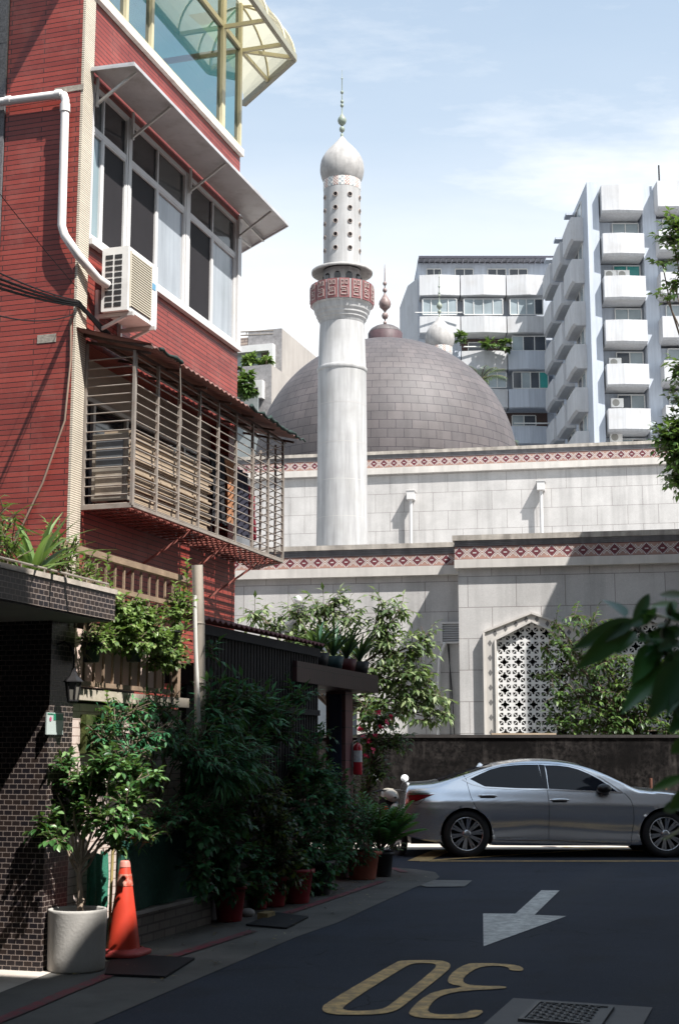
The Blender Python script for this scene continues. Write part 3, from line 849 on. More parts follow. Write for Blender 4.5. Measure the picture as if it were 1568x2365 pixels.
# thin wire dangling from the cage roof
def wire(name, pts, r, label, mat=m_black_metal, cat='cable', group=None):
    b = MB(); b.tube(pts, r, 5); return tag(b.build(name, mat), label, cat, group)
def sag(a, c, s, n=10):
    return [a.lerp(c, k / n) - V((0, 0, s * 4 * (k / n) * (1 - k / n))) for k in range(n + 1)]
# utility cables coming from upper left to the corner
K = RB.inv(184, 772)
end = P(.3, .06, 6.3)
st = at(-60, 632, 11.0)
b = MB()
for k in range(4):
    off = V((0, 0, .035 * k)) ; so = V((.03 * k, .1 * k, .06 * k - .05))
    b.tube(sag(st + so, P(.02, .05, 6.55) + off * .6, .03), .013 if k < 3 else .008, 5)
    b.tube([P(.02, .05, 6.55) + off * .6, P(.15, .08, 6.5) + off * .4, P(.7 + k * .1, .1, 6.34 + .01 * k)], .012, 5)
m_cable = M('black_cable', (.008, .008, .009), .7, .1, spec=.15)
tag(b.build('cable_bundle', m_cable), 'bundle of black utility cables reaching the corner of the red building', 'cables')
wire('overhead_wire', sag(at(-40, 395, 11.), P(-.02, .05, 6.75), .02), .004, 'thin grey wire slanting down across the upper red front wall', m_cable)
wire('overhead_wire', sag(at(-60, 710, 11.), P(-.02, .04, 6.45), .1), .007, 'thin wire crossing the red front wall below the cable bundle', m_cable)
wire('wall_cable', [P(-.02, -.02, 6.4), P(-.03, .0, 5.9), P(-.03, -.05, 5.2), P(-.03, -.3, 4.5), P(-.03, -.6, 3.9), P(-.03, -.9, 3.3)], .012, 'pale cable curving down the red front wall beside the cream strip', M('tan_cable', (.28, .2, .15), .7))
wire('hanging_wire', [P(1.0, eD, 6.05), P(1.02, eD + .01, 5.6), P(1.08, eD, 5.35), P(1.0, eD, 5.05)], .006, 'thin wire dangling from the corrugated roof of the window cage', m_iron)
# ================================================================== left compound in the W1 plane
w = W1; P1 = W1.P
# ---- black tiled gateway
gate = thing('tiled_gateway', P1(-1.3, -.2, 0), 'black glazed tile gateway with a flat canopy at the left edge', 'gateway')
b = MB(); b.box(w, -1.27, -.92, -1.6, -.03, 0, 2.46)
b.build('pillar', m_black, gate)
# canopy
for D_ in (.34,):
    tE, zB = w.inv(266, 1433, D_)
_, zTp = w.inv(262, 1372, D_)
b = MB(); b.box(w, -5.5, tE - .08, -1.9, D_ - .08, zB, zB + .09); b.box(w, -5.5, tE, D_ - .08, D_, zB, zTp); b.box(w, tE - .08, tE, -1.9, D_ - .08, zB, zTp)
b.build('canopy', m_black, gate)
b = MB(); b.box(w, -5.5, tE + .01, D_ - .1, D_ + .012, zTp, zTp + .035); b.box(w, tE - .08, tE + .012, -1.9, D_ - .1, zTp, zTp + .034)
b.build('coping', M('coping_cement', (.42, .37, .32), .85, .2, 8., bump=.4, stain=(.15, .13, .1), samt=.5, sscale=6.), gate)
b = MB(); b.box(w, -5.5, tE - .02, -1.88, D_ - .02, zB - .012, zB - .002)
b.build('soffit', M('soffit_plaster', (.22, .2, .19), .9, .1), gate)
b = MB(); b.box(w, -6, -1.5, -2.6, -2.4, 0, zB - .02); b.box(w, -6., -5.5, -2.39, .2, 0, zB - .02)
b.build('back_wall', M('entry_shade', (.02, .02, .024), .6, .2), gate)  # near-black colour paints the deep shade of the entry
# plaque
q0 = w.inv(109, 1645, -.02); q1 = w.inv(145, 1697, -.02)
pl_ = thing('house_plaque', P1((q0[0] + q1[0]) / 2, 0, (q0[1] + q1[1]) / 2), 'small white and green plaque with a pink emblem on the black tiled pillar', 'plaque')
b = MB(); b.box(w, q0[0], q1[0], -.026, -.016, q1[1], q0[1]); b.build('board', M('plaque_white', (.42, .48, .46), .3, .04), pl_)
b = MB(); tm = q0[0] + (q1[0] - q0[0]) * .38
b.box(w, tm, q1[0] - .008, -.0155, -.013, q1[1] + (q0[1] - q1[1]) * .66, q0[1] - .008); b.box(w, q0[0] + .006, tm - .004, -.0155, -.013, q0[1] - .014, q0[1] - .006)
b.build('green_panel', M('plaque_green', (.02, .2, .11), .35, .05), pl_)
b = MB()
ec = (q0[0] + (tm - q0[0]) * .5, q0[1] - .045)
for k in range(5):
    a = 2 * pi * k / 5 + .3
    b.lathe((0, 0, 0), [(.0005, 0), (.008, 0)], 8) if False else None
    c = P1(ec[0] + .009 * cos(a), -.0135, ec[1] + .009 * sin(a))
    b.face([c + w.a * (.008 * cos(t)) + V((0, 0, .008 * sin(t))) + w.n * .0012 for t in [2 * pi * j / 8 for j in range(8)]])
b.build('emblem', M('plaque_pink', (.5, .08, .18), .4, .05), pl_)
# lantern
lt, lz = w.inv(171, 1546, .12)
ln = thing('wall_lantern', P1(lt, .12, lz), 'black wall lantern with a flared cap hanging beside the gateway pillar', 'lantern')
lc = P1(lt, .12, lz)
b = MB(); b.lathe(lc, [(.012, .01), (.02, -.02), (.035, -.05), (.07, -.082), (.072, -.09), (.06, -.092)], 6, smooth=False)
b.build('cap', m_black_metal, ln)
b = MB()
for k in range(6):
    a = 2 * pi * k / 6
    b.bar(lc + V((.055 * cos(a), .055 * sin(a), -.09)), lc + V((.036 * cos(a), .036 * sin(a), -.22)), .009)
b.lathe(lc, [(.038, -.215), (.042, -.225), (.03, -.24), (.005, -.25)], 6, smooth=False)
b.build('cage', m_black_metal, ln)
b = MB(); b.lathe(lc, [(.05, -.092), (.033, -.215)], 6, smooth=False); b.build('glass', M('smoky_glass', (.16, .15, .13), .15, .1, 2., spec=.6), ln)
b = MB(); b.tube([lc, lc + V((0, 0, .1)), lc + V((-.01, 0, .17)) - w.n * .02, lc + V((0, 0, .2)) - w.n * .08, lc + V((0, 0, .18)) - w.n * .14], .008, 6)
b.build('arm', m_black_metal, ln)

# ---- white tiled house with balcony
hs = thing('white_tiled_house', P1(0, -1, 0), 'low white tiled house with a brown balcony behind the potted tree', 'house')
b = MB(); b.box(w, -.915, 1.12, -.9, -.06, 0, 1.86)
b.build('wall', m_white_tile, hs)
b = MB(); b.box(w, -.915, 1.1, -.95, .02, 1.88, 1.96)
b.build('balcony_slab', M('mossy_slab', (.42, .37, .3), .85, .2, 5., bump=.3, stain=(.1, .1, .04), samt=.6, sscale=5.), hs)
b = MB(); b.box(w, -1.5, 1.12, -1.7, -1.5, 1.96, 2.6)
b.build('upper_wall', m_tan, hs)
b = MB(); b.box(w, -.9, .84, -.14, -.1, 1.99, 2.42)
b.build('balcony_panel', M('pinkish_panel', (.6, .46, .4), .8, .12, 3.), hs)
rail = MB(); rail.box(w, -1.3, 1.04, -.02, .03, 2.96, 3.01); rail.box(w, -.9, .98, -.015, .015, 2.73, 2.77); rail.box(w, -.9, .86, -.02, .02, 1.985, 2.02)
ra = rail.build('railing', m_brownwood, hs)
for k in range(13):
    t = -.98 + k * .157
    b = MB(); b.box(w, t - .008, t + .008, -.008, .008, 2.02 if t > -.9 else 2.4, 2.95); b.build('baluster', m_brownwood, ra)
b = MB(); b.box(w, .8, .87, -.03, .035, 1.96, 2.73); b.build('post', m_brownwood, ra)
# garden ornaments on the balcony : small yellow pots
# ---- poles
b = MB(); b.tube([P1(1.2, .03, 3.14), P1(1.27, .03, 2.6), P1(1.33, .03, 1.7), P1(1.36, .03, .3)], .05, 12)
for k, z in enumerate((2.62, 2.1)): b.tube([P1(1.265 + .03 * k, .03, z), P1(1.266 + .03 * k, .03, z + .012)], .054, 12)
tag(b.build('leaning_pole', M('weathered_pvc', (.5, .44, .37), .55, .12, 4., stain=(.25, .2, .15), samt=.4)), 'thick pale grey pole leaning at the end of the brown balcony', 'pole')
b = MB(); b.tube([P1(1.04, .08, 2.85), P1(1.08, .08, 2.4), P1(1.15, .08, 1.95), P1(1.19, .08, 1.7), P1(1.22, .02, 1.45), P1(1.22, -.1, 1.4)], .018, 8)
tag(b.build('thin_pipe', m_pvc), 'thin white pipe rising beside the thick leaning pole', 'pipe')
b = MB(); b.box(w, -.88, -.84 + .0, -.05, .02, 1.2, 1.9)
# mossy letterbox
t0, z1_ = w.inv(188, 1650, -.055); t1, z0_ = w.inv(246, 1740, -.055)
mb_ = thing('mossy_letterbox', P1((t0 + t1) / 2, 0, z0_), 'mossy green letterbox on the white tiled wall', 'letterbox')
m_moss = M('mossy_green', (.045, .06, .012), .9, .5, 14., bump=.8, stain=(.1, .085, .02), samt=.5, sscale=12.)
b = MB(); b.box(w, t0, t0 + (t1 - t0) * .46, -.058, -.01, z0_, z1_); b.box(w, t0 + (t1 - t0) * .56, t1, -.058, -.01, z0_, z1_); b.build('box', m_moss, mb_)
b = MB(); b.box(w, t0 + (t1 - t0) * .461, t0 + (t1 - t0) * .559, -.058, -.03, z0_ + .01, z1_ - .01); b.build('gap', M('moss_dark', (.02, .025, .01), .9, .3), mb_)
# ---- low wall, fence with roof, green net
b = MB(); b.box(w, -.6, 1.72, -.12, .0, 0, .235)
lw = tag(b.build('low_wall', brick('grey_brick', (.16, .14, .13), (.12, .11, .1), (.07, .065, .06), .22, .07, .008, rough=.8)), 'low grey brick kerb wall behind the orange traffic cone', 'low wall')
b = MB(); b.box(w, -.62, 1.74, -.14, .015, .236, .262); b.build('cap', m_conc, lw)
m_net = M('green_net', (.03, .17, .11), .8, .25, 30., bump=.6, bscale=150)
def sheet_wavy(t0, t1, z0, z1, d, amp, seed):
    r = random.Random(seed); b = MB(); rows = []
    for i in range(9):
        u = i / 8
        rows.append([P1(t0 + (t1 - t0) * k / 16 + .05 * u * sin(seed), d + amp * sin(k * 1.3 + seed + u * 2) * (1 - .4 * u) + r.uniform(-.005, .005), z0 + (z1 - z0) * u - .05 * (k % 5) / 5 * u) for k in range(17)])
    b.grid(rows); b.grid([[p - w.n * .004 for p in q] for q in reversed(rows)])
    return b
tag(sheet_wavy(-.75, -.42, .05, .78, .03, .03, 1).build('green_net', m_net), 'bright green mesh netting between the potted tree and the traffic cone', 'netting')
tag(sheet_wavy(-.1, 1.6, .27, .85, -.02, .015, 3).build('green_net', M('deep_green_net', (.012, .07, .05), .8, .25, 30., bump=.6, bscale=150)), 'dark green mesh netting stretched above the low grey kerb wall', 'netting')
b = MB(); b.tube([P1(-.42, .06, 0.0), P1(-.36, .05, .95)], .012, 6)
tag(b.build('garden_stake', M('bamboo', (.32, .25, .1), .6, .2, 8.)), 'thin bamboo stake leaning beside the bright green netting', 'stake')
# house wall dark behind the plants
yd = thing('roofed_yard', P1(3, -1.2, 0), 'dark slatted yard under a corrugated lean-to roof at the foot of the red building', 'yard')
m_dkwood = M('dark_slat', (.016, .014, .015), .8, .3, 6., streak=.3)
corr(P1(1.3, -2.4, 3.2), P1(5.2, -2.4, 3.2), P1(1.36, .03, 2.69), P1(4.86, .03, 2.69), 26, .014, M('dark_red_sheet', (.13, .035, .035), .7, .25, 4., stain=(.05, .03, .03), samt=.6), 'roof', yd)
b = MB()
k = 0; t = 1.45
while t < 4.8:
    b.box(w, t, t + .05, -.06, -.03, 1.02, 2.6); t += .085
b.box(w, 1.4, 4.8, -.03, .0, 1.9, 1.96); b.box(w, 1.4, 4.8, -.03, .0, 2.55, 2.64); b.box(w, 1.4, 4.8, -.03, .0, 1.02, 1.1)
b.build('slats', m_dkwood, yd)
b = MB(); b.box(w, 1.4, 4.05, -.2, -.08, 0, 1.02)
b.build('base_wall', M('dark_base', (.05, .04, .04), .8, .2, 3.), yd)
b = MB(); b.box(w, 1.42, 4.75, -2.3, -2.25, 0, 2.9)
b.build('back_wall', M('yard_back', (.2, .17, .13), .8, .2, 3.), yd)
# ---- porch
pc = thing('porch', P1(5.8, -.4, 0), 'dark red porch with a flat slab roof and a deep doorway beyond the pots', 'porch')
m_dkred = M('dark_red_tile', (.07, .022, .024), .5, .25, 5.)
b = MB(); b.box(w, 3.95, 7.1, -1.9, .02, 2.24, 2.46); b.build('roof_slab', brick('porch_tile', (.045, .017, .019), (.03, .013, .015), (.02, .01, .01), .09, .2, .006, rough=.45), pc)
b = MB(); b.box(w, 4.05, 4.3, -.35, -.1, 0, 2.235); b.build('pillar', m_dkred, pc)
tp, _z = w.inv(798, 1800, -.2)
m_pink = brick('pink_tile', (.2, .085, .085), (.15, .06, .065), (.07, .04, .04), .3, .2, .006, rough=.5)
b = MB(); b.box(w, tp, tp + .3, -.45, -.2, 0, 2.235); b.build('pillar', m_pink, pc)
b = MB(); b.box(w, 4.31, tp - .01, -1.5, -1.4, 0, 2.235); b.build('doorway_shade', M('doorway_shade_black', (.012, .01, .012), .6, .2), pc)  # near-black sheet paints the shade in the porch doorway
b = MB(); b.box(w, tp - .03, tp - .002, -.4, -.25, .5, 2.2); b.build('blue_frame', M('blue_paint', (.02, .03, .07), .5, .2), pc)
b = MB(); b.box(w, tp - .008, tp + .004 - .006, -.34, -.24, 1.2, 1.5);
# extinguisher
ex, ez = w.inv(829, 1713, -.1)
fe = thing('fire_extinguisher', P1(tp + .36, -.12, 1.2), 'red fire extinguisher with a white label hung on the far porch pillar', 'fire extinguisher')
e_top = at(829, 1715, P1(tp + .3, -.12, 0).y); e_bot = at(826, 1790, P1(tp + .3, -.12, 0).y)
r_ = .058; h_ = (e_top - e_bot).length
b = MB(); b.lathe(e_bot, [(.005, 0), (r_ * .9, .004), (r_, .02), (r_, h_ * .84), (r_ * .85, h_ * .92), (r_ * .4, h_ * .98), (.018, h_)], 16)
b.build('cylinder', M('extinguisher_red', (.45, .015, .03), .3, .08, coat=.5), fe)
b = MB(); b.lathe(e_bot, [(r_ + .001, h_ * .4), (r_ + .001, h_ * .75)], 16, a0=-2.6, a1=-.3); b.build('label', M('label_white', (.6, .6, .6), .5, .2, 30., stain=(.1, .15, .35), samt=.6, sscale=20.), fe)
b = MB(); b.bar(e_top, e_top + V((0, 0, .05)), .03); b.bar(e_top + V((-.02, 0, .05)), e_top + V((.09, -.03, .07)), .016); b.bar(e_top + V((-.02, 0, .075)), e_top + V((.08, -.03, .11)), .014)
b.tube([e_top + V((-.02, 0, .03)), e_top + V((-.08, -.02, 0)), e_top + V((-.085, -.02, -.2)), e_top + V((-.075, -.02, -.3))], .01, 6)
b.build('valve', M('valve_grey', (.35, .35, .36), .4, .1, metal=.4), fe)
# small notice on the porch pillar
b = MB(); b.box(w, tp + .02, tp + .12, -.199, -.196, 1.25, 1.42)
# ---- traffic cone
cpos = gr(284, 2212); 
cn = thing('traffic_cone', cpos, 'tall orange traffic cone with a scuffed white band on the kerb', 'traffic cone')
sc = cpos.length / 3285
ch = .70
prof = [(.155, .02), (.15, .045), (.14, .05), (.128, .07)]
b = MB(); b.lathe(cpos, [(.128, .062), (.082, .375), (.036, ch * .985), (.03, ch), (.001, ch)], 28)
m_cone = M('cone_orange', (.55, .05, .025), .45, .12, 4., stain=(.35, .035, .025), samt=.4, sscale=7.)
b.build('body', m_cone, cn)
b = MB(); R_ = lambda z: .128 + (.036 - .128) * (z - .062) / (ch * .985 - .062)
b.lathe(cpos, [(R_(.52) + .004, .52), (R_(.605) + .003, .605)], 28)
b.build('reflective_band', M('scuffed_band', (.5, .26, .2), .5, .3, 12., stain=(.42, .06, .03), samt=.95, sscale=22., slo=.42, shi=.56), cn)
b = MB(); b.lathe(cpos, [(R_(.655) + .003, .655), (.0365, ch * .986), (.03, ch + .001), (.001, ch + .0015)], 28)
b.build('faded_tip', M('faded_tip', (.5, .2, .16), .5, .15, 9.), cn)
b = MB()
sq = []
for k in range(32):
    a = 2 * pi * k / 32; c_, s_ = cos(a), sin(a)
    e_ = (abs(c_) ** 6 + abs(s_) ** 6) ** (-1 / 6)
    sq.append((U * c_ + N * s_) * e_)
rows = [[cpos + v * r + V((0, 0, z)) for v in sq] for r, z in ((.175, .024), (.18, .04), (.17, .055), (.135, .063), (.12, .075))]
b.grid(rows, closeu=True)
b.build('base', M('cone_base', (.4, .06, .055), .5, .15, 5.), cn)
# ---- potted tree : concrete planter
pp = gr(176, 2242)
pt = thing('concrete_planter', pp, 'round pale concrete planter holding the small tree by the gateway', 'planter')
b = MB(); b.lathe(pp, [(.01, .004), (.192, .006), (.198, .02), (.2, .1), (.204, .4), (.206, .415), (.2, .42), (.186, .42), (.18, .41), (.178, .33)], 36)
b.build('pot', M('cast_concrete', (.42, .4, .37), .85, .12, 4., bump=.25, bscale=50, stain=(.24, .24, .2), samt=.55, sscale=4., streak=.25), pt)
b = MB(); b.lathe(pp, [(.001, .35), (.179, .335)], 24); b.build('soil', m_soil, pt)
# ---- pots along the wall
def pot(x, y, r, h, mat, label, group='flower pots along the alley wall', rim=.015, px=True):
    p = gr(x, y) if px else V(x)
    o = thing('flower_pot', p, label, 'flower pot', group)
    b = MB(); b.lathe(p, [(.005, .003), (r * .72, .004), (r * .75, .02), (r * .96, h * .86), (r + rim, h * .87), (r + rim, h), (r * .92, h), (r * .9, h * .86)], 24)
    b.build('body', mat, o)
    b = MB(); b.lathe(p, [(.001, h * .9), (r * .9, h * .88)], 16); b.build('soil', m_soil, o)
    return p, h
pots = []
pots.append(pot(530, 2128, .15, .33, m_redpot, 'dark red pot nearest the traffic cone at the end of the low wall'))
pots.append(pot(487, 2115, .09, .22, m_redpot, 'small dark red pot behind the end of the low grey wall'))
pots.append(pot(598, 2100, .1, .26, m_redpot, 'narrow dark red pot second in the row from the low wall'))
pots.append(pot(631, 2094, .15, .3, m_redpot, 'dark red pot with a bright rim third from the low wall'))
pots.append(pot(685, 2086, .17, .34, m_redpot, 'wide dark red pot just before the black pot in the row'))
pots.append(pot(733, 2066, .18, .36, m_blackpot, 'large black pot midway along the row'))
pots.append(pot(781, 2012, .1, .16, M('white_pot', (.35, .33, .36), .6), 'small whitish pot between the black pot and the terracotta pot'))
pots.append(pot(837, 2031, .21, .34, m_terra, 'large terracotta pot with a thick rim at the corner of the alley', rim=.025))
pots.append(pot(886, 2025, .12, .3, m_blackpot, 'black pot at the street end of the row beside the terracotta pot'))
# bricks & stones
b = MB(); q = gr(615, 2122); b.box(Frame((q.x, q.y), radians(17)), -.1, .1, -.05, .05, 0.004, .06)
tag(b.build('loose_brick', M('yellow_brick', (.2, .15, .07), .9, .3, 10.)), 'loose dull yellow brick lying in front of the red pots', 'brick')
for (x, y, r, lab) in ((545, 2115, .035, 'small pale stone nearest the low grey wall'), (572, 2118, .06, 'larger grey stone beside the loose yellow brick')):
    b = MB(); b.sphere(gr(x, y) + V((0, 0, r * .6)), r, 9, 6, sc=(1.2, 1, .75)); tag(b.build('stone', m_conc), lab, 'stone')
# green/white disc thing
# ---- dark boundary wall and street
def mwall():  # grime, with tree shade and dapples worked into the dark mottling
    m, g, b = newmat('grimy_shaded_wall')
    tc = g.n('ShaderNodeTexCoord').outputs['Object']
    mp = g.n('ShaderNodeMapping'); mp.inputs['Scale'].default_value = (1, 1, .1); g.nt.links.new(tc, mp.inputs[0])
    f = g.ramp(noise(g, 5., 6, .65, mp.outputs[0]), [(.54, 0.), (.8, 1.)])
    f2 = g.ramp(noise(g, .8, 6, .65, tc), [(.42, .05), (.62, 1.)])
    c = g.mix(g.m('MULTIPLY', f, f2), (.006, .0055, .0055), (.09, .08, .074))
    f4 = g.ramp(noise(g, 11., 6, .7, tc), [(.42, 0.), (.66, .5)])
    c = g.mix(g.m('MULTIPLY', f4, f2), c, (.07, .062, .058))
    b.inputs['Specular IOR Level'].default_value = .05
    g.set(b.inputs['Base Color'], c); b.inputs['Roughness'].default_value = .95
    bp = g.n('ShaderNodeBump', i_Strength=.5, i_Distance=.01, i_Height=noise(g, 25., 5, .6, tc)); g.nt.links.new(bp.outputs[0], b.inputs['Normal'])
    return m
YW = 24.4
zt = at(1000, 1697, YW).z
b = MB(); b.wbox(-3.2, 14, YW, YW + .2, 0, zt - .05); 
bw = thing('boundary_wall', V((3, YW, 0)), 'tall grimy dark concrete wall with streaks and painted tree shade behind the silver car', 'wall')
b.build('body', mwall(), bw)
b = MB(); b.wbox(-3.2, 14, YW - .03, YW + .23, zt - .049, zt); b.build('cap', M('dark_cap', (.03, .026, .024), .9, .3, 5., streak=.5), bw)
b = MB(); q = at(1210, 1694, YW); b.wbox(q.x - .55, q.x + .55, YW + .05, YW + .15, zt + .001, zt + .03)
tag(b.build('ledge_board', m_wood), 'pale narrow board lying on top of the dark wall', 'board')
for x, y0, y1, lab in ((1502, 1797, 1850, 'rusty upright stake left of the pair before the dark wall'), (1536, 1815, 1850, 'rusty upright stake right of the pair before the dark wall')):
    b = MB(); p = at(x, y0, YW - .3); b.tube([V((p.x, p.y, 0)), p], .025, 8); tag(b.build('rusty_stake', M('rust_orange', (.1, .04, .025), .8, .3, 8.)), lab, 'stake')
# ================================================================== mosque
TH = radians(11.)
md = (cos(TH), -sin(TH), 0); mn_ = (-sin(TH), -cos(TH), 0)
M0 = Frame((0, 29.5), a=md, n=mn_)         # lower recessed wall
BD = .75
UP = Frame((0, 46.6), a=md, n=mn_)         # upper wall
mq = thing('mosque', V((4, 40, 0)), 'pale stone mosque with diamond friezes and a brown tiled dome', 'mosque')
def zs(fr, x, d, *ys): return [fr.inv(x, y, d)[1] for y in ys]
# --- lower recessed wing
xL, xR = -14., M0.inv(1060, 1500, 0)[0]
z = zs(M0, 707, .06, 1262, 1273, 1287, 1314, 1335)
def band(fr, t0, t1, z, d, period, wallz0=0, wall=True, phase=0., back=-.6):
    if wall:
        b = MB(); b.box(fr, t0, t1, d + back, d, wallz0, z[4] - .001); b.build('wall', m_stone, mq)
    b = MB(); b.box(fr, t0 - .0, t1, d + back, d + .12, z[4], z[3] - .004); b.build('cornice', m_stone_plain, mq)
    b = MB(); dd = d + .05
    b.box(fr, t0, t1, d + back, dd - .003, z[3], z[2])
    b.face([fr.P(t0, dd, z[3]), fr.P(t1, dd, z[3]), fr.P(t1, dd, z[2]), fr.P(t0, dd, z[2])], uv=[((t0) / period + phase, 0), ((t1) / period + phase, 0), ((t1) / period + phase, 1), ((t0) / period + phase, 1)])
    if t0 > 0:
        b.face([fr.P(t0 - .003, dd, z[3]), fr.P(t0 - .003, d + back, z[3]), fr.P(t0 - .003, d + back, z[2]), fr.P(t0 - .003, dd, z[2])], uv=[(0, 0), (.6, 0), (.6, 1), (0, 1)])
    b.build('frieze', m_frieze, mq)
    b = MB(); n = 3
    for k in range(n):
        za = z[2] + (z[1] - z[2]) * k / n; zb_ = z[2] + (z[1] - z[2]) * (k + 1) / n
        b.box(fr, t0 - .0, t1, d + back, d + .052 + .012 * (k + 1), za + .001, zb_)
    b.build('moulding', m_ledge, mq)
    b = MB(); b.box(fr, t0 - .04 if t0 > 0 else t0, t1, d + back, d + .11, z[1] + .001, z[0]); b.build('coping', m_coping, mq)
per0 = M0.inv(1060, 1300, .05)[0] - M0.inv(1060 - 43.75 / 1.3061, 1300, .05)[0]
band(M0, xL, xR + .3, z, 0., per0)
# --- bay
B0 = Frame(M0.P(0, BD, 0), a=md, n=mn_)
z = zs(B0, 1287, .06, 1230.5, 1243, 1256, 1287, 1307)
xb = B0.inv(1060, 1500, 0)[0]
perb = B0.inv(1287 + 47.2 / 1.3061, 1270, .05)[0] - B0.inv(1287, 1270, .05)[0]
# bay wall with window openings
wins = []
def window_geo(fr, xa, ya, xl, yl, xil, yil, n_t0=None):
    """apex px, left outer shoulder px, left inner shoulder px -> dims"""
    ta, za = fr.inv(xa, ya); tl, zl = fr.inv(xl, yl); ti, zi = fr.inv(xil, yil)
    return ta, za, ta - tl, zl, ta - ti, zi
def arch_window(fr, g, z0, d0=0.):
    ta, za, ho, zl, hi, zi = g
    zai = za - (zl - zi) - .02
    # frame : left, right, gables
    b = MB()
    def pane(outer):
        b.poly([fr.P(t, d0 + .001, zz) for t, zz in outer], fr.n * .1)
    for s in (-1, 1):
        pane([(ta + s * ho, z0), (ta + s * ho, zl), (ta, za), (ta, zai), (ta + s * hi, zi), (ta + s * hi, z0)])
    b2 = MB()
    # raised edging
    for s in (-1, 1):
        for h, zz, zap in ((ho - .015, zl - .01, za - .015), (hi + .02, zi + .01, zai + .02)):
            b2.bar(fr.P(ta + s * h, d0 + .12, z0), fr.P(ta + s * h, d0 + .12, zz), .035, .04)
            b2.bar(fr.P(ta + s * h, d0 + .12, zz), fr.P(ta, d0 + .12, zap), .035, .04)
    # small flat diamonds along the frame, recess shade painted as dark stone
    b3 = MB(); b4 = MB()
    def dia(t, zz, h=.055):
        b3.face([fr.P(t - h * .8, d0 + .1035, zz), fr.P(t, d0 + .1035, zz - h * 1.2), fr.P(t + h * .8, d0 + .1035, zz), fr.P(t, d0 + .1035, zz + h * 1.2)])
    m = (ho + hi) / 2
    n = int((zl - z0) / .29)
    for s in (-1, 1):
        for k in range(n): dia(ta + s * m, z0 + .12 + k * .29)
        for k in range(4):
            u = (k + .5) / 4
            dia(ta + s * m * (1 - u), (zl + zi) / 2 + ((za + zai) / 2 - (zl + zi) / 2) * u)
    wo = b.build('window_frame', m_stone_plain, mq)
    b2.build('edging', m_stone_plain, wo)
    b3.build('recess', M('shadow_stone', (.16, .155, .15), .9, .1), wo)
    # breeze block screen
    cell = 2 * hi / 5.
    R = 14
    s_ = MB(); dS = d0 + .03; th = .08
    nrow = int((zai - z0) / cell) + 2
    def hole(x, y):
        ax, ay = abs(x), abs(y)
        if ax ** .75 + ay ** .75 < .7 ** .75: return True
        u = (ax + ay) / 1.4142; v = abs(ax - ay) / 1.4142
        if .6 < u < 1.1 and .1 < v < .1 + .26 * (1 - abs(u - .85) / .26): return True
        return False
    q = cell / R
    for cx in range(5):
        for cy in range(nrow):
            x0 = ta - hi + cx * cell; y0 = z0 + cy * cell + .02
            for i in range(R):
                j = 0
                while j < R:
                    def solid(jj):
                        if jj >= R: return False
                        return not hole((i + .5) / R * 2 - 1, (jj + .5) / R * 2 - 1)
                    if not solid(j): j += 1; continue
                    j2 = j
                    while solid(j2): j2 += 1
                    a0 = x0 + i * q; a1 = a0 + q; c0 = y0 + j * q; c1 = y0 + j2 * q
                    # clip under the gable
                    tm = (a0 + a1) / 2
                    ztop = zi + (zai - zi) * (1 - abs(tm - ta) / hi)
                    if c0 < ztop:
                        c1 = min(c1, ztop)
                        s_.box(fr, a0, a1, dS - th, dS, c0, c1)
                    j = j2
            g0 = .006
            ztop = zi + (zai - zi) * (1 - abs(x0 + cell / 2 - ta) / hi)
    s_.build('screen', M('breeze_block_white', (.74, .73, .71), .75, .05, 3., streak=.15), wo)
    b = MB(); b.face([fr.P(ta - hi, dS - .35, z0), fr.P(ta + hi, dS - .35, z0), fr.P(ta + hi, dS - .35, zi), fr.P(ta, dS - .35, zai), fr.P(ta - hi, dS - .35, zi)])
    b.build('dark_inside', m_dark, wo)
    return g
g1 = window_geo(B0, 1227, 1415, 1116, 1459, 1147, 1479)
sp_ = B0.inv(1499, 1440)[0] - g1[0]
def wall_with_windows(fr, t0, t1, z1, gs, mat, name='wall'):
    b = MB()
    ts = t0
    for g in gs:
        ta, za, ho, zl, hi, zi = g; zai = za - (zl - zi) - .02
        a0, a1 = ta - hi, ta + hi
        b.face([fr.P(ts, 0, 0), fr.P(a0, 0, 0), fr.P(a0, 0, z1), fr.P(ts, 0, z1)])
        b.face([fr.P(a0, 0, 0), fr.P(a1, 0, 0), fr.P(a1, 0, .6), fr.P(a0, 0, .6)])
        b.face([fr.P(a0, 0, zi), fr.P(ta, 0, zai), fr.P(ta, 0, z1), fr.P(a0, 0, z1)])
        b.face([fr.P(ta, 0, zai), fr.P(a1, 0, zi), fr.P(a1, 0, z1), fr.P(ta, 0, z1)])
        # reveals
        for s, aa in ((-1, a0), (1, a1)):
            b.face([fr.P(aa, 0, .6), fr.P(aa, -.5, .6), fr.P(aa, -.5, zi), fr.P(aa, 0, zi)])
            b.face([fr.P(aa, 0, zi), fr.P(aa, -.5, zi), fr.P(ta, -.5, zai), fr.P(ta, 0, zai)])
        ts = a1
    b.face([fr.P(ts, 0, 0), fr.P(t1, 0, 0), fr.P(t1, 0, z1), fr.P(ts, 0, z1)])
    b.face([fr.P(t0, 0, 0), fr.P(t0, -BD - .3, 0), fr.P(t0, -BD - .3, z1), fr.P(t0, 0, z1)])
    b.build(name, mat, mq)
g2 = (g1[0] + sp_,) + g1[1:]
wall_with_windows(B0, xb, 18., z[4] - .001, [g1, g2], m_stone)
band(B0, xb - .06, 18., z, 0., perb, wall=False, back=-1.)
arch_window(B0, g1, .6); arch_window(B0, g2, .6)
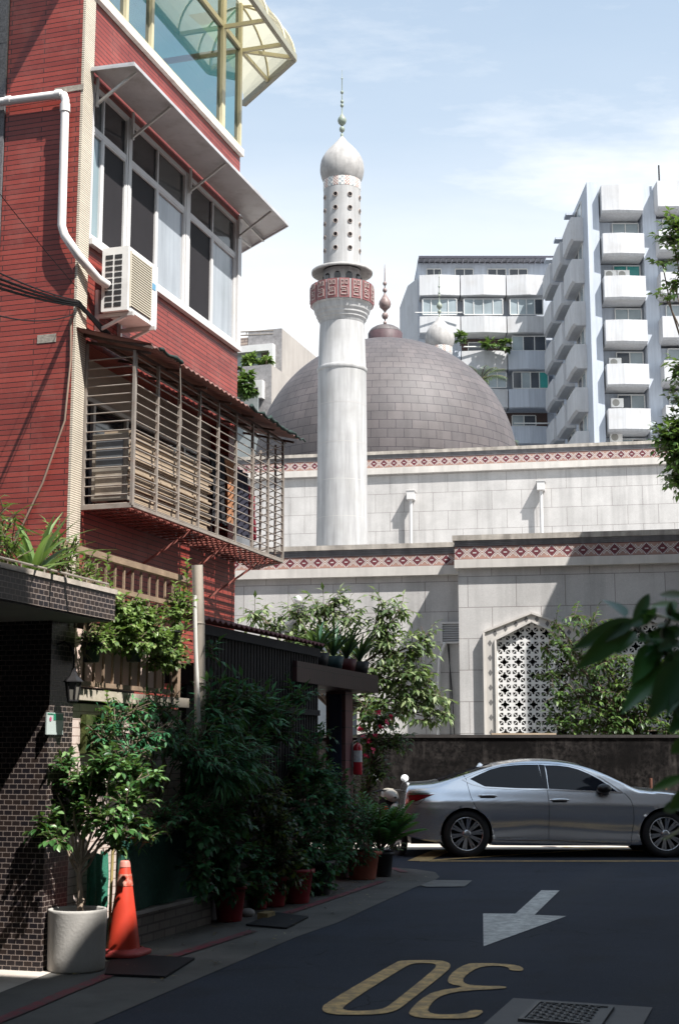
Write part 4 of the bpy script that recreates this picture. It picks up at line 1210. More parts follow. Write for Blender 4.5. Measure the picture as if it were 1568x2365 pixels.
# window of the recessed wing behind the tree: frame only outline + screen
g3 = window_geo(M0, 741, 1430, 635, 1473, 663, 1490)
ta, za, ho, zl, hi, zi = g3
b = MB()
for s in (-1, 1):
    b.poly([M0.P(t, .002, zz) for t, zz in ((ta + s * ho, .6), (ta + s * ho, zl), (ta, za), (ta, za - .15), (ta + s * (ho - .2), zl - .12), (ta + s * (ho - .2), .6))], M0.n * .1)
wo = b.build('window_frame', m_stone_plain, mq)
b = MB(); b.face([M0.P(ta - ho + .2, .004, .6), M0.P(ta + ho - .2, .004, .6), M0.P(ta + ho - .2, .004, zl - .12), M0.P(ta, .004, za - .15), M0.P(ta - ho + .2, .004, zl - .12)])
b.build('pane', M('grey_pane', (.12, .14, .16), .3, .2, 2.), wo)
# louvred vent and pipe on recessed wall
t0, z1_ = M0.inv(1017, 1437); t1, z0_ = M0.inv(1075, 1486)
b = MB()
for (a, c, e, f) in ((t0, t1, z0_, z0_ + .04), (t0, t1, z1_ - .04, z1_), (t0, t0 + .04, z0_ + .041, z1_ - .041)): b.box(M0, a, c, .001, .06, e, f)
n = 7
for k in range(n):
    zz = z0_ + .06 + (z1_ - z0_ - .1) * k / n
    b.face([M0.P(t0 + .041, .05, zz), M0.P(t1, .05, zz), M0.P(t1, .01, zz + .045), M0.P(t0 + .041, .01, zz + .045)])
b.build('louvre_vent', m_white, mq)
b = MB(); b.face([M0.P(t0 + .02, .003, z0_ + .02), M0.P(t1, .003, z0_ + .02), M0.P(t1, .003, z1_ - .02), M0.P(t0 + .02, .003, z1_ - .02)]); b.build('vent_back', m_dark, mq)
mp_ = [M0.inv(x, y, .06) for x, y in ((1028, 1484), (1022, 1500), (1015, 1524), (1013, 1560), (1012, 1720))]
b = MB(); b.tube([M0.P(t, .06, zz) for t, zz in mp_], .035, 8); b.build('vent_pipe', m_white, mq)
for px in ((1033, 1484, 1049, 1700), (1036, 1484, 1040, 1700)):
    a = M0.inv(px[0], px[1], .03); c = M0.inv(px[2], px[3], .03)
    b = MB(); b.tube([M0.P(a[0], .03, a[1]), M0.P((a[0] + c[0]) / 2 + .02, .03, (a[1] + c[1]) / 2), M0.P(c[0], .03, c[1])], .009, 5); b.build('vent_cable', m_black_metal, mq)
# floodlight on the recessed wall
lp = M0.inv(688, 1385, .25)
fl = thing('wall_floodlight', M0.P(lp[0], .02, lp[1]), 'small round white lamp on an arm on the mosque wall above the tree', 'lamp')
b = MB(); b.sphere(M0.P(lp[0], .25, lp[1]), .085, 12, 8); b.build('globe', m_white, fl)
b = MB(); b.box(M0, lp[0] - .1, lp[0] + .1, .0012, .2, lp[1] - .5, lp[1] - .1); b.bar(M0.P(lp[0], .03, lp[1] - .05), M0.P(lp[0], .25, lp[1] - .05), .03); b.build('bracket', m_ledge, fl)
a = M0.inv(655, 1445, .12); c = M0.inv(688, 1422, .12)
b = MB(); b.tube([M0.P(a[0], .12, a[1]), M0.P(c[0], .12, c[1])], .035, 8); b.build('arm', m_white, fl)
# --- upper wall
zU = zs(UP, 980, .06, 1039, 1046.5, 1056, 1077, 1092)
perU = UP.inv(980, 1066, .05)[0] - UP.inv(980 - 30.4 / 1.3061, 1066, .05)[0]
band(UP, -16., 30., zU, 0., perU)
for x, y0, y1 in ((948, 1133, 1262), (1248, 1111, 1240)):
    t, za = UP.inv(x, y0, .22); _, zb_ = UP.inv(x, y1, .22)
    b = MB(); b.tube([UP.P(t, .22, zb_ - 2), UP.P(t, .22, za - .3)], .055, 10); b.box(UP, t - .12, t + .12, .001, .34, za - .3, za - .02); b.box(UP, t - .15, t + .15, .0012, .36, za - .02, za)
    b.build('downpipe', m_white, mq)
# lower roof deck behind the parapet
b = MB(); b.box(WF, -14, 20, 30.8, 46., 3.0, 3.4) if False else b.face([(-14, 31.5, 4.5), (22, 27.0, 4.5), (24, 45, 4.5), (-14, 49, 4.5)])
b.build('roof_deck', m_conc, mq)
b = MB(); b.face([(-14, 51, 9.), (30, 43, 9.), (30, 80, 9.), (-14, 80, 9.)]); b.build('upper_roof_deck', m_conc, mq)
# --- dome
YD = 60.
cc = at(891, 1083, YD); RD = 302 / 3285 * (cc - V((0, 0, CZ))).length
prof = [(RD * cos(a), RD * sin(a)) for a in [radians(-25 + 115 * k / 40) for k in range(41)]]
prof = [(max(r, .02), zz) for r, zz in prof]
b = MB(); b.lathe(cc, prof, 96); b.build('dome', m_dome, mq)
# dome cap and finial
ct = cc + V((0, 0, RD))
kd = (cc - V((0, 0, CZ))).length / 3285
capz0 = at(889, 788, YD).z; capz1 = at(889, 752, YD).z
b = MB(); r0 = 39 * kd
b.lathe(V((ct.x, ct.y, 0)), [(r0, capz0 + .36), (r0 * .97, capz0 + .42), (r0 * .84, capz0 + .54), (r0 * .6, capz1 - .06), (r0 * .25, capz1 - .0), (.02, capz1 + .02)], 32)
b.build('dome_cap', m_dome, mq)
b = MB(); b.lathe(V((ct.x, ct.y, 0)), [(r0 * 1.03, capz0 - .2), (r0 * 1.03, capz0 + .34), (r0 * .99, capz0 + .36)], 32); b.build('cap_drum', M('cap_band', (.085, .05, .055), .6, .25, 5., streak=.4), mq)
def finial(c, pts, k, mat, parent, name='finial'):
    """pts: (radius px, y px) from the bottom up, c plan position"""
    pr = [(max(r * k, .006), at(784, y, c.y).z) for r, y in pts]
    b = MB(); b.lathe(V((c.x, c.y, 0)), pr, 16); b.build(name, mat, parent)
def ball(r, y): return [(r * .25, y + r), (r * .75, y + r * .7), (r, y), (r * .75, y - r * .7), (r * .25, y - r)]
Z = lambda y: 153.1 + .2591 * y
fp = [(2, 753)] + ball(4.5, Z(2288)) + ball(8, Z(2225)) + [(2.2, Z(2190)), (6, Z(2170)), (12, Z(2150)), (14.5, Z(2120)), (13, Z(2095)), (8, Z(2065)), (3, Z(2035)), (1.6, Z(2020))] + ball(5.5, Z(1997)) + [(1.5, Z(1975))] + ball(5, Z(1937)) + [(1.4, Z(1915)), (1., Z(1800)), (.4, Z(1765))]
finial(V((at(889, 752, YD).x, YD, 0)), fp, kd, m_bronze, mq)

# ================================================================== minaret
def minaret(xpx, Y, label, scale=1., full=True, dx=0.):
    k = at(790, 700, 43.).y and (at(790, 700, 43.) - V((0, 0, CZ))).length / 3285
    S = Y / 43.
    X0 = at(xpx, 600, Y).x
    o = thing('minaret', V((X0, Y, 0)), label, 'minaret')
    c = V((X0, Y, 0))
    # heights are taken from the main minaret at 43 m and kept for its twin
    zz = lambda y: at(784, y, 43.).z + (dz if not full else 0)
    kk = 43. / 3285 / cos(radians(3))
    dz = 0.
    if not full:
        dz = at(784, 785, Y).z - at(784, 394, 43.).z
    R = lambda px: px * kk
    b = MB()
    b.lathe(c, [(R(61), 0), (R(60), zz(1250)), (R(58.5), zz(1100)), (R(57.5), zz(862))], 48)
    b.lathe(c, [(R(57.6), zz(862)), (R(59.5), zz(860)), (R(59.5), zz(853)), (R(57.6), zz(851)), (R(57), zz(850)), (R(54.5), zz(775)), (R(53), zz(752))], 48)
    b.build('shaft', m_minaret, o)
    b = MB()
    for y, r_ in ((940, 57.95), (1030, 58.3), (1115, 58.65), (1200, 59.5)): b.lathe(c, [(R(r_ + .06), zz(y + .55)), (R(r_ + .06), zz(y - .55))], 48)
    b.build('joint', M('joint_grey', (.42, .4, .38), .8, .1) if full else bpy.data.materials['joint_grey'], o)
    b = MB()
    b.lathe(c, [(R(52), zz(752)), (R(55), zz(744)), (R(58), zz(741)), (R(58), zz(738)), (R(62), zz(733)), (R(62), zz(729)), (R(66), zz(724)), (R(67.5), zz(718)), (R(68), zz(712)), (R(73), zz(709)), (R(73), zz(694)), (R(30), zz(693))], 48, smooth=False)
    b.build('corbel', m_minaret, o)
    # balcony drum and kufic-like panels
    yb, yt = 708., 667.
    b = MB(); b.lathe(c, [(R(70.5), zz(yb - 3)), (R(70.5), zz(yt)), (R(64), zz(yt)), (R(64), zz(yb - 4))], 48); b.build('balcony', m_minaret, o)
    npan = 16
    rp = R(71.5)
    for kx in range(npan):
        a = 2 * pi * (kx + .18) / npan
        if sin(a) > .45: continue
        rad = V((cos(a), sin(a), 0)); tg = V((-sin(a), cos(a), 0))
        fr = Frame(c + rad * rp, a=tg, n=rad)
        hw = rp * tan(pi / npan) * .86
        z0, z1 = zz(yb), zz(yt) + .03
        p = MB(); p.box(fr, -hw, hw, -.04, .05, z0, z1, 0)
        h = z1 - z0
        def rb(x0, x1, y0, y1): p.box(fr, -hw + 2 * hw * x0, -hw + 2 * hw * x1, .051, .075, z0 + h * y0, z0 + h * y1, 1)
        t_ = .06
        for ox in (.16, .56):      # two open squares
            rb(ox, ox + .28, .885, .92); rb(ox, ox + .28, .68, .715); rb(ox, ox + t_, .716, .884); rb(ox + .28 - t_, ox + .28, .716, .884)
        rb(.16, .16 + t_, .42, .679)
        rb(.221, .7, .5, .54); rb(.221, .7, .3, .34); rb(.221, .6, .4, .435); rb(.16, .7, .12, .16); rb(.16, .16 + t_, .161, .299)
        rb(.78, .78 + t_, .12, .5)
        p.build('panel', [m_panelred, m_panelcream], o)
        p = MB(); a2 = a + pi / npan; r2 = V((cos(a2), sin(a2), 0)); f2 = Frame(c + r2 * rp, a=V((-sin(a2), cos(a2), 0)), n=r2)
        p.box(f2, -hw * .14, hw * .14, -.03, .03, z0, z1); p.build('pier', m_minaret, o)
    # recess storey with arched openings
    b = MB(); b.lathe(c, [(R(45), zz(700)), (R(45), zz(628))], 48); b.build('lantern_storey', m_minaret, o)
    for kx in range(10):
        a = 2 * pi * (kx + .1) / 10
        if sin(a) > .3: continue
        rad = V((cos(a), sin(a), 0)); fr = Frame(c + rad * R(44.9), a=V((-sin(a), cos(a), 0)), n=rad)
        hw = R(7.5); z0, z1 = zz(675), zz(640)
        p = MB(); pts = [(-hw, z0), (hw, z0), (hw, z1 - hw)] + [(hw * cos(t), z1 - hw + hw * sin(t)) for t in [pi * j / 8 for j in range(1, 8)]] + [(-hw, z1 - hw)]
        p.poly([fr.P(x, -.02, y) for x, y in pts], rad * .045)
        p.build('opening', m_glass_dark, o)
    b = MB(); b.lathe(c, [(R(44.5), zz(625)), (R(66), zz(631)), (R(73), zz(634.5)), (R(73.5), zz(631)), (R(73), zz(628)), (R(46), zz(619)), (R(44.5), zz(619))], 64)
    b.build('disc_roof', m_onion, o)
    # perforated upper shaft
    b = MB(); b.lathe(c, [(R(45), zz(622)), (R(44.8), zz(440))], 64); b.build('upper_shaft', m_minaret, o)
    for row in range(5):
        y = 463 + row * 30.6
        for kx in range(8):
            a = -pi / 2 + radians(22.5 + 45 * kx) + radians(2)
            if sin(a) > .2: continue
            rad = V((cos(a), sin(a), 0)); tg = V((-sin(a), cos(a), 0)); ctr = c + rad * R(45.) + V((0, 0, zz(y)))
            p = MB(); r = R(6.); rows = []
            for (rr, dd) in ((r * .8, .0), (r * .8, .02), (r * .86, .026), (r * .98, .026), (r * 1.02, .015), (r * 1.02, -.08)):
                rows.append([ctr + rad * dd + (tg * cos(t) + V((0, 0, 1)) * sin(t)) * rr for t in [2 * pi * j / 20 for j in range(20)]])
            p.grid(rows, 0, True, closeu=True)
            p.face([ctr + rad * .012 + (tg * cos(t) + V((0, 0, 1)) * sin(t)) * r * .81 for t in [2 * pi * j / 20 for j in range(20)]], mi=1)
            p.build('porthole', [M('porthole_rim', (.34, .28, .25), .7, .1) if row == 0 and kx == 0 else bpy.data.materials['porthole_rim'], M('porthole_dark', (.006, .004, .004), .9) if row == 0 and kx == 0 else bpy.data.materials['porthole_dark']], o)
    # patterned collar
    b = MB(); b.lathe(c, [(R(45.2), zz(442)), (R(45.6), zz(440)), (R(45.6), zz(421))], 48); b.build('collar', m_collar, o)
    # onion dome
    pr = [(44.6, 422), (47, 418), (50.5, 410), (53, 400), (53.6, 392), (53, 383), (51, 374), (47.5, 366), (42, 357.5), (36, 350), (28, 342), (20.5, 335), (13.5, 328), (8.5, 322), (5, 318), (3.5, 316)]
    b = MB(); b.lathe(c, [(R(r), zz(y)) for r, y in pr], 48); b.build('onion_dome', m_onion, o)
    fp = [(3.6, 317), (3.6, 310), (2, 309)] + ball(7, Z(562)) + [(2, Z(532)), (4, Z(526)), (9, Z(508)), (11, Z(487)), (9.5, Z(465)), (5, Z(443)), (1.8, Z(425)), (1.3, Z(380))] + ball(4.4, Z(350)) + ball(4.2, Z(316)) + [(1.2, Z(298)), (1.1, Z(255))] + ball(4., Z(232)) + [(1.1, Z(212)), (1., Z(118)), (2, Z(112)), (2, Z(106)), (.6, Z(100)), (.3, Z(35))]
    b = MB(); b.lathe(c, [(max(R(r), .006), zz(y)) for r, y in fp], 14); b.build('finial', m_copper, o)
    return o
def mcollar():
    m, g, bs = newmat('collar_pattern')
    uv = g.n('ShaderNodeUVMap').outputs[0]; sx = g.n('ShaderNodeSeparateXYZ'); g.nt.links.new(uv, sx.inputs[0])
    u = g.m('MULTIPLY', sx.outputs[0], 5.2); f = g.m('FRACT', u); par = g.m('FRACT', g.m('MULTIPLY', g.m('FLOOR', u), .5))
    ck = g.n('ShaderNodeTexChecker', i_Scale=22., i_Color1=(.6, .57, .52), i_Color2=(.33, .17, .15)); g.nt.links.new(uv, ck.inputs['Vector'])
    c = g.mix(g.m('GREATER_THAN', par, .25), (.55, .55, .54), ck.outputs[0])
    ck2 = g.n('ShaderNodeTexChecker', i_Scale=14., i_Color1=(.66, .64, .6), i_Color2=(.3, .33, .34)); g.nt.links.new(uv, ck2.inputs['Vector'])
    c = g.mix(g.m('LESS_THAN', par, .25), c, ck2.outputs[0])
    c = g.mix(g.m('LESS_THAN', f, .1), c, (.62, .6, .56))
    g.set(bs.inputs['Base Color'], c); bs.inputs['Roughness'].default_value = .6
    return m
m_collar = mcollar()
minaret(790, 43., 'tall white minaret with portholes and an onion dome in front of the brown dome')
minaret(1013, 66., 'far minaret whose weathered onion dome and finial rise behind the brown dome', full=False)
# ================================================================== silver car
def interp(tab, x):
    if x <= tab[0][0]: return tab[0][1]
    for (a, va), (c, vc) in zip(tab[:-1], tab[1:]):
        if x <= c: 
            u = (x - a) / (c - a); return va + (vc - va) * u
    return tab[-1][1]
def smooth_tab(tab, it=2):
    for _ in range(it):
        q = [tab[0]]
        for (a, va), (c, vc) in zip(tab[:-1], tab[1:]):
            q += [(a * .75 + c * .25, va * .75 + vc * .25), (a * .25 + c * .75, va * .25 + vc * .75)]
        q.append(tab[-1]); tab = q
    return tab
ZT_ = smooth_tab([(-.985, .5), (-.95, .62), (-.885, .78), (-.86, .95), (-.845, 1.045), (-.8, 1.06), (-.6, 1.065), (-.42, 1.085), (0, 1.205), (.25, 1.285), (.5, 1.35), (.8, 1.398), (1.12, 1.412), (1.45, 1.39), (1.75, 1.335), (2.0, 1.245), (2.25, 1.125), (2.47, 1.01), (2.62, .985), (2.95, .96), (3.3, .905), (3.6, .82), (3.82, .72), (3.95, .55)], 2)
ZB_ = smooth_tab([(-.985, .42), (-.96, .35), (-.8, .28), (-.5, .22), (-.2, .19), (.5, .17), (2.4, .17), (3.3, .2), (3.8, .24), (3.95, .42)], 2)
def wfun(x, z):
    w_ = .925
    if x < -.2: w_ -= .20 * ((-.2 - x) / .8) ** 2.4
    if x > 2.9: w_ -= .30 * ((x - 2.9) / 1.05) ** 2.4
    # haunch over the rear and front wheels
    w_ += .012 * exp(-((x - .0) / .45) ** 2) * exp(-((z - .62) / .2) ** 2) + .012 * exp(-((x - 2.87) / .45) ** 2) * exp(-((z - .62) / .2) ** 2)
    # side section
    prof = [(.15, -.055), (.24, -.03), (.34, -.028), (.46, -.018), (.6, -.004), (.7, 0.), (.78, -.006), (.86, -.03), (.93, -.055), (.97, -.075), (1.05, -.125), (1.15, -.185), (1.25, -.25), (1.33, -.315), (1.42, -.42)]
    off = interp(prof, z)
    # scooped lower door with a rising crease toward the rear wheel
    cz = .36 + .08 * max(0, 1 - abs(x - 1.) / 1.2)
    off -= .022 * exp(-((z - cz) / .08) ** 2) * (1 if .4 < x < 2.4 else max(0, 1 - min(abs(x - .4), abs(x - 2.4)) / .2))
    crease = .80 - .06 * (x - 0) / 2.5
    off += .008 * exp(-((z - crease) / .03) ** 2)
    if z > .93 and (x < -.1 or x > 2.3):      # trunk and bonnet shoulders roll faster
        k = min(1, max(-.1 - x, x - 2.3) / .4)
        off -= k * .9 * max(0, z - (interp(ZT_, x) - .10)) ** 1.1
    return max(.02, w_ + off)
CX0 = at(1076.5, 1926, 21.1).x; YC = 21.0 + .925
def car(x, y, z): return V((CX0 + x, YC - y, z))
m_silver = None
def mk_silver():
    m, g, b = newmat('silver_metallic')
    tc = g.n('ShaderNodeTexCoord').outputs['Object']
    f = g.ramp(noise(g, 1.2, 4, .5, tc), [(.3, .95), (.7, 1.04)])
    g.set(b.inputs['Base Color'], g.mix(1., (.8, .81, .83), f, 'MULTIPLY'))
    b.inputs['Metallic'].default_value = .9; b.inputs['Roughness'].default_value = .27
    b.inputs['Coat Weight'].default_value = .8; b.inputs['Coat Roughness'].default_value = .04
    return m
m_silver = mk_silver()
m_chrome = M('chrome_trim', (.72, .72, .73), .12, .03, metal=.95)
m_tyre = M('tyre_rubber', (.018, .018, .019), .8, .15, 12.)
m_trim = M('black_trim', (.01, .01, .011), .35, .1)
m_cglass = M('tinted_car_glass', (.006, .009, .016), .03, .1, .8, spec=.3)
carE = thing('silver_car', car(1.43, 0, 0), 'silver four door saloon car crossing the street in front of the dark wall', 'car')
xs = []
x = -.985
while x < 3.95:
    xs.append(x); x += .008 if x < -.82 else (.03 if x < 3.6 else .02)
xs.append(3.95)
NZ = 34; NT_ = 10
arches = [(0., .335, .375), (2.87, .335, .375)]
for side in (1, -1):
    b = MB() if side == 1 else b
    rows = []
    for x in xs:
        zt = interp(ZT_, x); zb = interp(ZB_, x); ze = zt - .045 if zt - zb > .2 else zb + (zt - zb) * .8
        col = [car(x, side * wfun(x, zb + .0) * .93, zb)]
        for k in range(NZ + 1):
            z = zb + (ze - zb) * (k / NZ)
            col.append(car(x, side * wfun(x, z), z))
        we = wfun(x, ze)
        for k in range(1, NT_ + 1):
            u = 1 - k / NT_
            col.append(car(x, side * we * u, zt - (zt - ze) * u ** 2.6))
        rows.append(col)
    # snap and cut arches
    i0 = len(b.v); nr = len(rows); nc = len(rows[0])
    keepv = []
    for a in range(nr):
        for p in rows[a]:
            lx = p.x - CX0; lz = p.z
            q = V(p)
            for (ax, az, ar) in arches:
                d = math.hypot(lx - ax, lz - az)
                if d < ar + .03 and d > ar - .03 and lz < .8 and abs(YC - p.y) > .6:
                    s_ = ar / d; q.x = CX0 + ax + (lx - ax) * s_; q.z = az + (lz - az) * s_
                    q.y = YC - side * wfun(q.x - CX0, q.z)
            b.v.append(q)
    for a in range(nr - 1):
        for k in range(nc - 1):
            idx = [i0 + a * nc + k, i0 + (a + 1) * nc + k, i0 + (a + 1) * nc + k + 1, i0 + a * nc + k + 1]
            cx = sum(b.v[j].x for j in idx) / 4 - CX0; cz = sum(b.v[j].z for j in idx) / 4
            cut = False
            if k < NZ + 1:
                for (ax, az, ar) in arches:
                    if math.hypot(cx - ax, cz - az) < ar - .004: cut = True
            if cut: continue
            b.f.append(idx); b.uv.append([(0, 0)] * 4); b.mi.append(0); b.sm.append(True); b.r.append(0)
    # rear and front caps
body = b.build('body', m_silver, carE)
# underside and wheel wells
b = MB(); b.wbox(CX0 - .8, CX0 + 3.7, YC - .78, YC + .78, .19, .3); 
for (ax, az, ar) in arches:
    for side in (1, -1):
        rows = []
        for dy in (.9, .55):
            rows.append([car(ax + (ar + .0) * cos(t), side * min(dy, wfun(ax + ar * cos(t), max(.2, az + ar * sin(t))) - .003), az + ar * sin(t)) for t in [radians(-25 + 230 * j / 24) for j in range(25)]])
        b.grid(rows)
        b.face([car(ax + ar * cos(t), side * .55, az + ar * sin(t)) for t in [2 * pi * j / 24 for j in range(24)]])
b.build('underbody', m_trim, carE)
def patch(poly, eps, name, mat, both=True, step=.02):
    if both:
        patch_(poly, eps, name, mat, -1, step)
    return patch_(poly, eps, name, mat, 1, step)
def patch_(poly, eps, name, mat, sd_, step=.04):
    """surface patch following the body side inside polygon (x,z)"""
    b = MB()
    poly = [V((p[0], p[1], 0)) for p in poly]
    # subdivide edges, tessellate by scanning columns
    x0 = min(p.x for p in poly); x1 = max(p.x for p in poly)
    n = max(14, int((x1 - x0) / step))
    cols = []
    for k in range(n + 1):
        x = x0 + (x1 - x0) * (k / n); x = min(max(x, x0 + 1e-4), x1 - 1e-4)
        zs_ = []
        for i in range(len(poly)):
            p, q = poly[i], poly[(i + 1) % len(poly)]
            if (p.x - x) * (q.x - x) < 0:
                zs_.append(p.y + (q.y - p.y) * (x - p.x) / (q.x - p.x))
        if len(zs_) < 2: continue
        cols.append((x, min(zs_), max(zs_)))
    m = 8
    for side in (sd_,):
        rows = [[car(x, side * (wfun(x, lo + (hi - lo) * j / m) + eps), lo + (hi - lo) * j / m) for j in range(m + 1)] for x, lo, hi in cols]
        b.grid(rows)
    return b.build(name, mat, carE)
def ribbon(pts, wd, eps, name, mat, both=True, parent=None):
    if both: ribbon_(pts, wd, eps, name, mat, -1, parent)
    return ribbon_(pts, wd, eps, name, mat, 1, parent)
def ribbon_(pts, wd, eps, name, mat, sd_, parent=None):
    """thin trim ribbon along (x,z) points on the body side"""
    b = MB()
    P_ = []
    for (a, c) in zip(pts[:-1], pts[1:]):
        n = max(1, int(math.hypot(c[0] - a[0], c[1] - a[1]) / .04))
        P_ += [(a[0] + (c[0] - a[0]) * j / n, a[1] + (c[1] - a[1]) * j / n) for j in range(n)]
    P_.append(pts[-1])
    for side in (sd_,):
        r0 = []; r1 = []
        for i, (x, z) in enumerate(P_):
            a = P_[max(0, i - 1)]; c = P_[min(len(P_) - 1, i + 1)]
            tx, tz = c[0] - a[0], c[1] - a[1]; l = math.hypot(tx, tz) or 1
            nx, nz = -tz / l * wd / 2, tx / l * wd / 2
            r0.append(car(x + nx, side * (wfun(x + nx, z + nz) + eps), z + nz)); r1.append(car(x - nx, side * (wfun(x - nx, z - nz) + eps), z - nz))
        b.grid([r0, r1]); 
    return b.build(name, mat, parent or carE)
def cz_(X, Y): return ((X - 447) / 354.7, (748 - Y) / 354.7)
gl_r = [cz_(*p) for p in ((472, 352), (520, 330), (580, 305), (640, 290), (705, 283), (762, 280), (835, 280), (848, 400), (700, 398), (570, 393), (545, 389))]
gl_f = [cz_(*p) for p in ((868, 283), (930, 284), (990, 291), (1040, 305), (1090, 326), (1140, 354), (1190, 388), (1226, 416), (1050, 409), (872, 401))]
patch(gl_r, .004, 'rear_window', m_cglass); patch(gl_f, .004, 'front_window', m_cglass)
patch([cz_(*p) for p in ((836, 279), (867, 282), (871, 401), (848, 400))], .0045, 'door_pillar', m_cglass)
top = [cz_(*p) for p in ((432, 354), (500, 324), (575, 297), (640, 281), (705, 273), (765, 270), (850, 270), (930, 274), (995, 281), (1050, 296), (1100, 318), (1150, 346), (1200, 381), (1252, 421))]
bot = [cz_(*p) for p in ((432, 354), (480, 378), (545, 394), (700, 402), (872, 407), (1050, 414), (1252, 422))]
ribbon(top, .015, .006, 'window_trim', m_chrome); ribbon(bot, .018, .006, 'window_trim', m_chrome)
# panel gaps
for g_ in ([(866, 405), (870, 480), (869, 560), (866, 660)], [(458, 388), (470, 440), (492, 490), (530, 540), (560, 580)], [(1262, 424), (1290, 455), (1302, 500), (1303, 560), (1295, 620), (1284, 680)], [(866, 660), (700, 662), (590, 660)], [(866, 660), (1080, 672), (1284, 680)], [(140, 478), (200, 480), (235, 452)], [(430, 320), (452, 352), (458, 388)]):
    ribbon([cz_(*p) for p in g_], .007, .0015, 'panel_gap', m_trim)
ribbon([cz_(*p) for p in ((582, 664), (700, 668), (900, 675), (1100, 682), (1282, 686))], .022, .006, 'sill_trim', m_alu)
ribbon([cz_(*p) for p in ((600, 646), (670, 647))], .014, .003, 'side_badge', m_chrome)
# handles
for hx0, hx1, hy in ((508, 606, 437), (876, 974, 458)):
    x0, z0 = cz_(hx0, hy); x1, _ = cz_(hx1, hy)
    for side in (-1, 1):
        b = MB(); pts = []
        for k in range(9):
            u = k / 8; x = x0 + (x1 - x0) * u
            pts.append(car(x, side * (wfun(x, z0) + .022 * sin(pi * u) ** .5), z0 + .006 * sin(pi * u)))
        b.tube(pts, [.008, .014, .016, .016, .016, .016, .016, .014, .008], 8)
        ho = b.build('door_handle', m_silver, carE)
    ribbon([(x0 + .03, z0 - .022), (x1 - .03, z0 - .022)], .02, .002, 'handle_recess', m_trim, parent=ho)
# lights
patch([cz_(*p) for p in ((148, 436), (210, 431), (283, 429), (240, 447), (190, 464), (152, 475))], .006, 'tail_light', M('tail_light_red', (.16, .006, .01), .12, .15, 6., spec=.7), both=False)
patch([cz_(*p) for p in ((146, 424), (284, 422), (286, 429), (148, 436))], .006, 'tail_light_trim', m_chrome, both=False)
patch([(-.93, .44), (-.8, .44), (-.8, .5), (-.93, .5)], .006, 'rear_reflector', M('reflector_red', (.3, .01, .015), .2, .1), both=False)
patch([(3.45, .66), (3.8, .62), (3.8, .7), (3.55, .78)], .006, 'headlight', M('headlight_glass', (.5, .52, .55), .08, .1), both=True)
# mirror
b = MB()
for side in (1, -1):
    mx, mz = cz_(1152, 402); wy = wfun(mx, mz)
    b.sphere(car(mx, side * (wy + .12), mz + .005), .1, 16, 10, sc=(1.1, 1., .7))
    b.bar(car(mx + .05, side * (wy - .02), mz - .07), car(mx + .03, side * (wy + .09), mz - .03), .07, .05)
b.build('wing_mirror', m_trim, carE)
b = MB(); rw = []
for k in range(7):
    u = k / 6; x0, z0 = cz_(531 + 52 * u, 262)
    rw.append([car(x0, yy * (1 - .2 * u), interp(ZT_, x0) - .004 + .055 * sin(pi * min(1, u * 1.25 + .1)) * (1 - abs(yy) / .06)) for yy in (-.05, -.025, 0, .025, .05)])
b.grid(rw); b.build('roof_aerial', m_silver, carE)
# windscreens on top of the body
def topatch(x0, x1, f0, f1, name, mat, eps=.004):
    b = MB(); rows = []
    for i in range(13):
        x = x0 + (x1 - x0) * i / 12; zt = interp(ZT_, x); ze = zt - .045; we = wfun(x, ze); fw = f0 + (f1 - f0) * i / 12
        rows.append([car(x, we * u, zt - (zt - ze) * abs(u) ** 2.6 + eps) for u in [-fw + 2 * fw * j / 12 for j in range(13)]])
    b.grid(rows); return b.build(name, mat, carE)
topatch(1.72, 2.46, .86, .9, 'windscreen', m_cglass); topatch(-.38, .42, .8, .84, 'rear_screen', m_cglass)
# wheels
m_rim = M('machined_alloy', (.6, .6, .61), .25, .05, metal=.9)
m_rimdark = M('dark_alloy', (.04, .04, .042), .4, .1, metal=.5)
def lathe_y(b, c, prof, n=40, mi=0):
    rows = []
    for r, y in prof: rows.append([c + V((r * cos(2 * pi * k / n), y, r * sin(2 * pi * k / n))) for k in range(n)])
    b.grid(rows, mi, True, closeu=True)
for (ax, az, ar) in arches:
    for side in (1, -1):
        c = car(ax, side * .80, .335); s = -side
        b = MB(); lathe_y(b, c, [(.235, s * .09), (.245, s * .108), (.28, s * .112), (.315, s * .1), (.333, s * .07), (.335, 0), (.333, -s * .1), (.3, -s * .12), (.23, -s * .1)])
        wh = b.build('tyre', m_tyre, carE)
        b = MB(); lathe_y(b, c, [(.236, s * .1), (.24, s * .092), (.228, s * .085), (.222, s * .04), (.21, -s * .02), (.02, -s * .02)]); b.build('rim_barrel', m_rimdark, wh)
        b = MB(); lathe_y(b, c, [(.242, s * .096), (.238, s * .106), (.226, s * .103), (.224, s * .09)])
        for k in range(10):
            for dd in (-.1, .1):
                a = 2 * pi * k / 10 + .15
                a1 = a + dd * .55; a2 = a + dd
                p0 = c + V((.05 * cos(a1), s * .075, .05 * sin(a1))); p1 = c + V((.228 * cos(a2), s * .097, .228 * sin(a2)))
                b.bar(p0, p1, .011, .03)
        lathe_y(b, c, [(.06, s * .06), (.06, s * .085), (.045, s * .092), (.001, s * .094)], 20)
        b.build('spokes', m_rim, wh)
# rear bumper lower diffuser

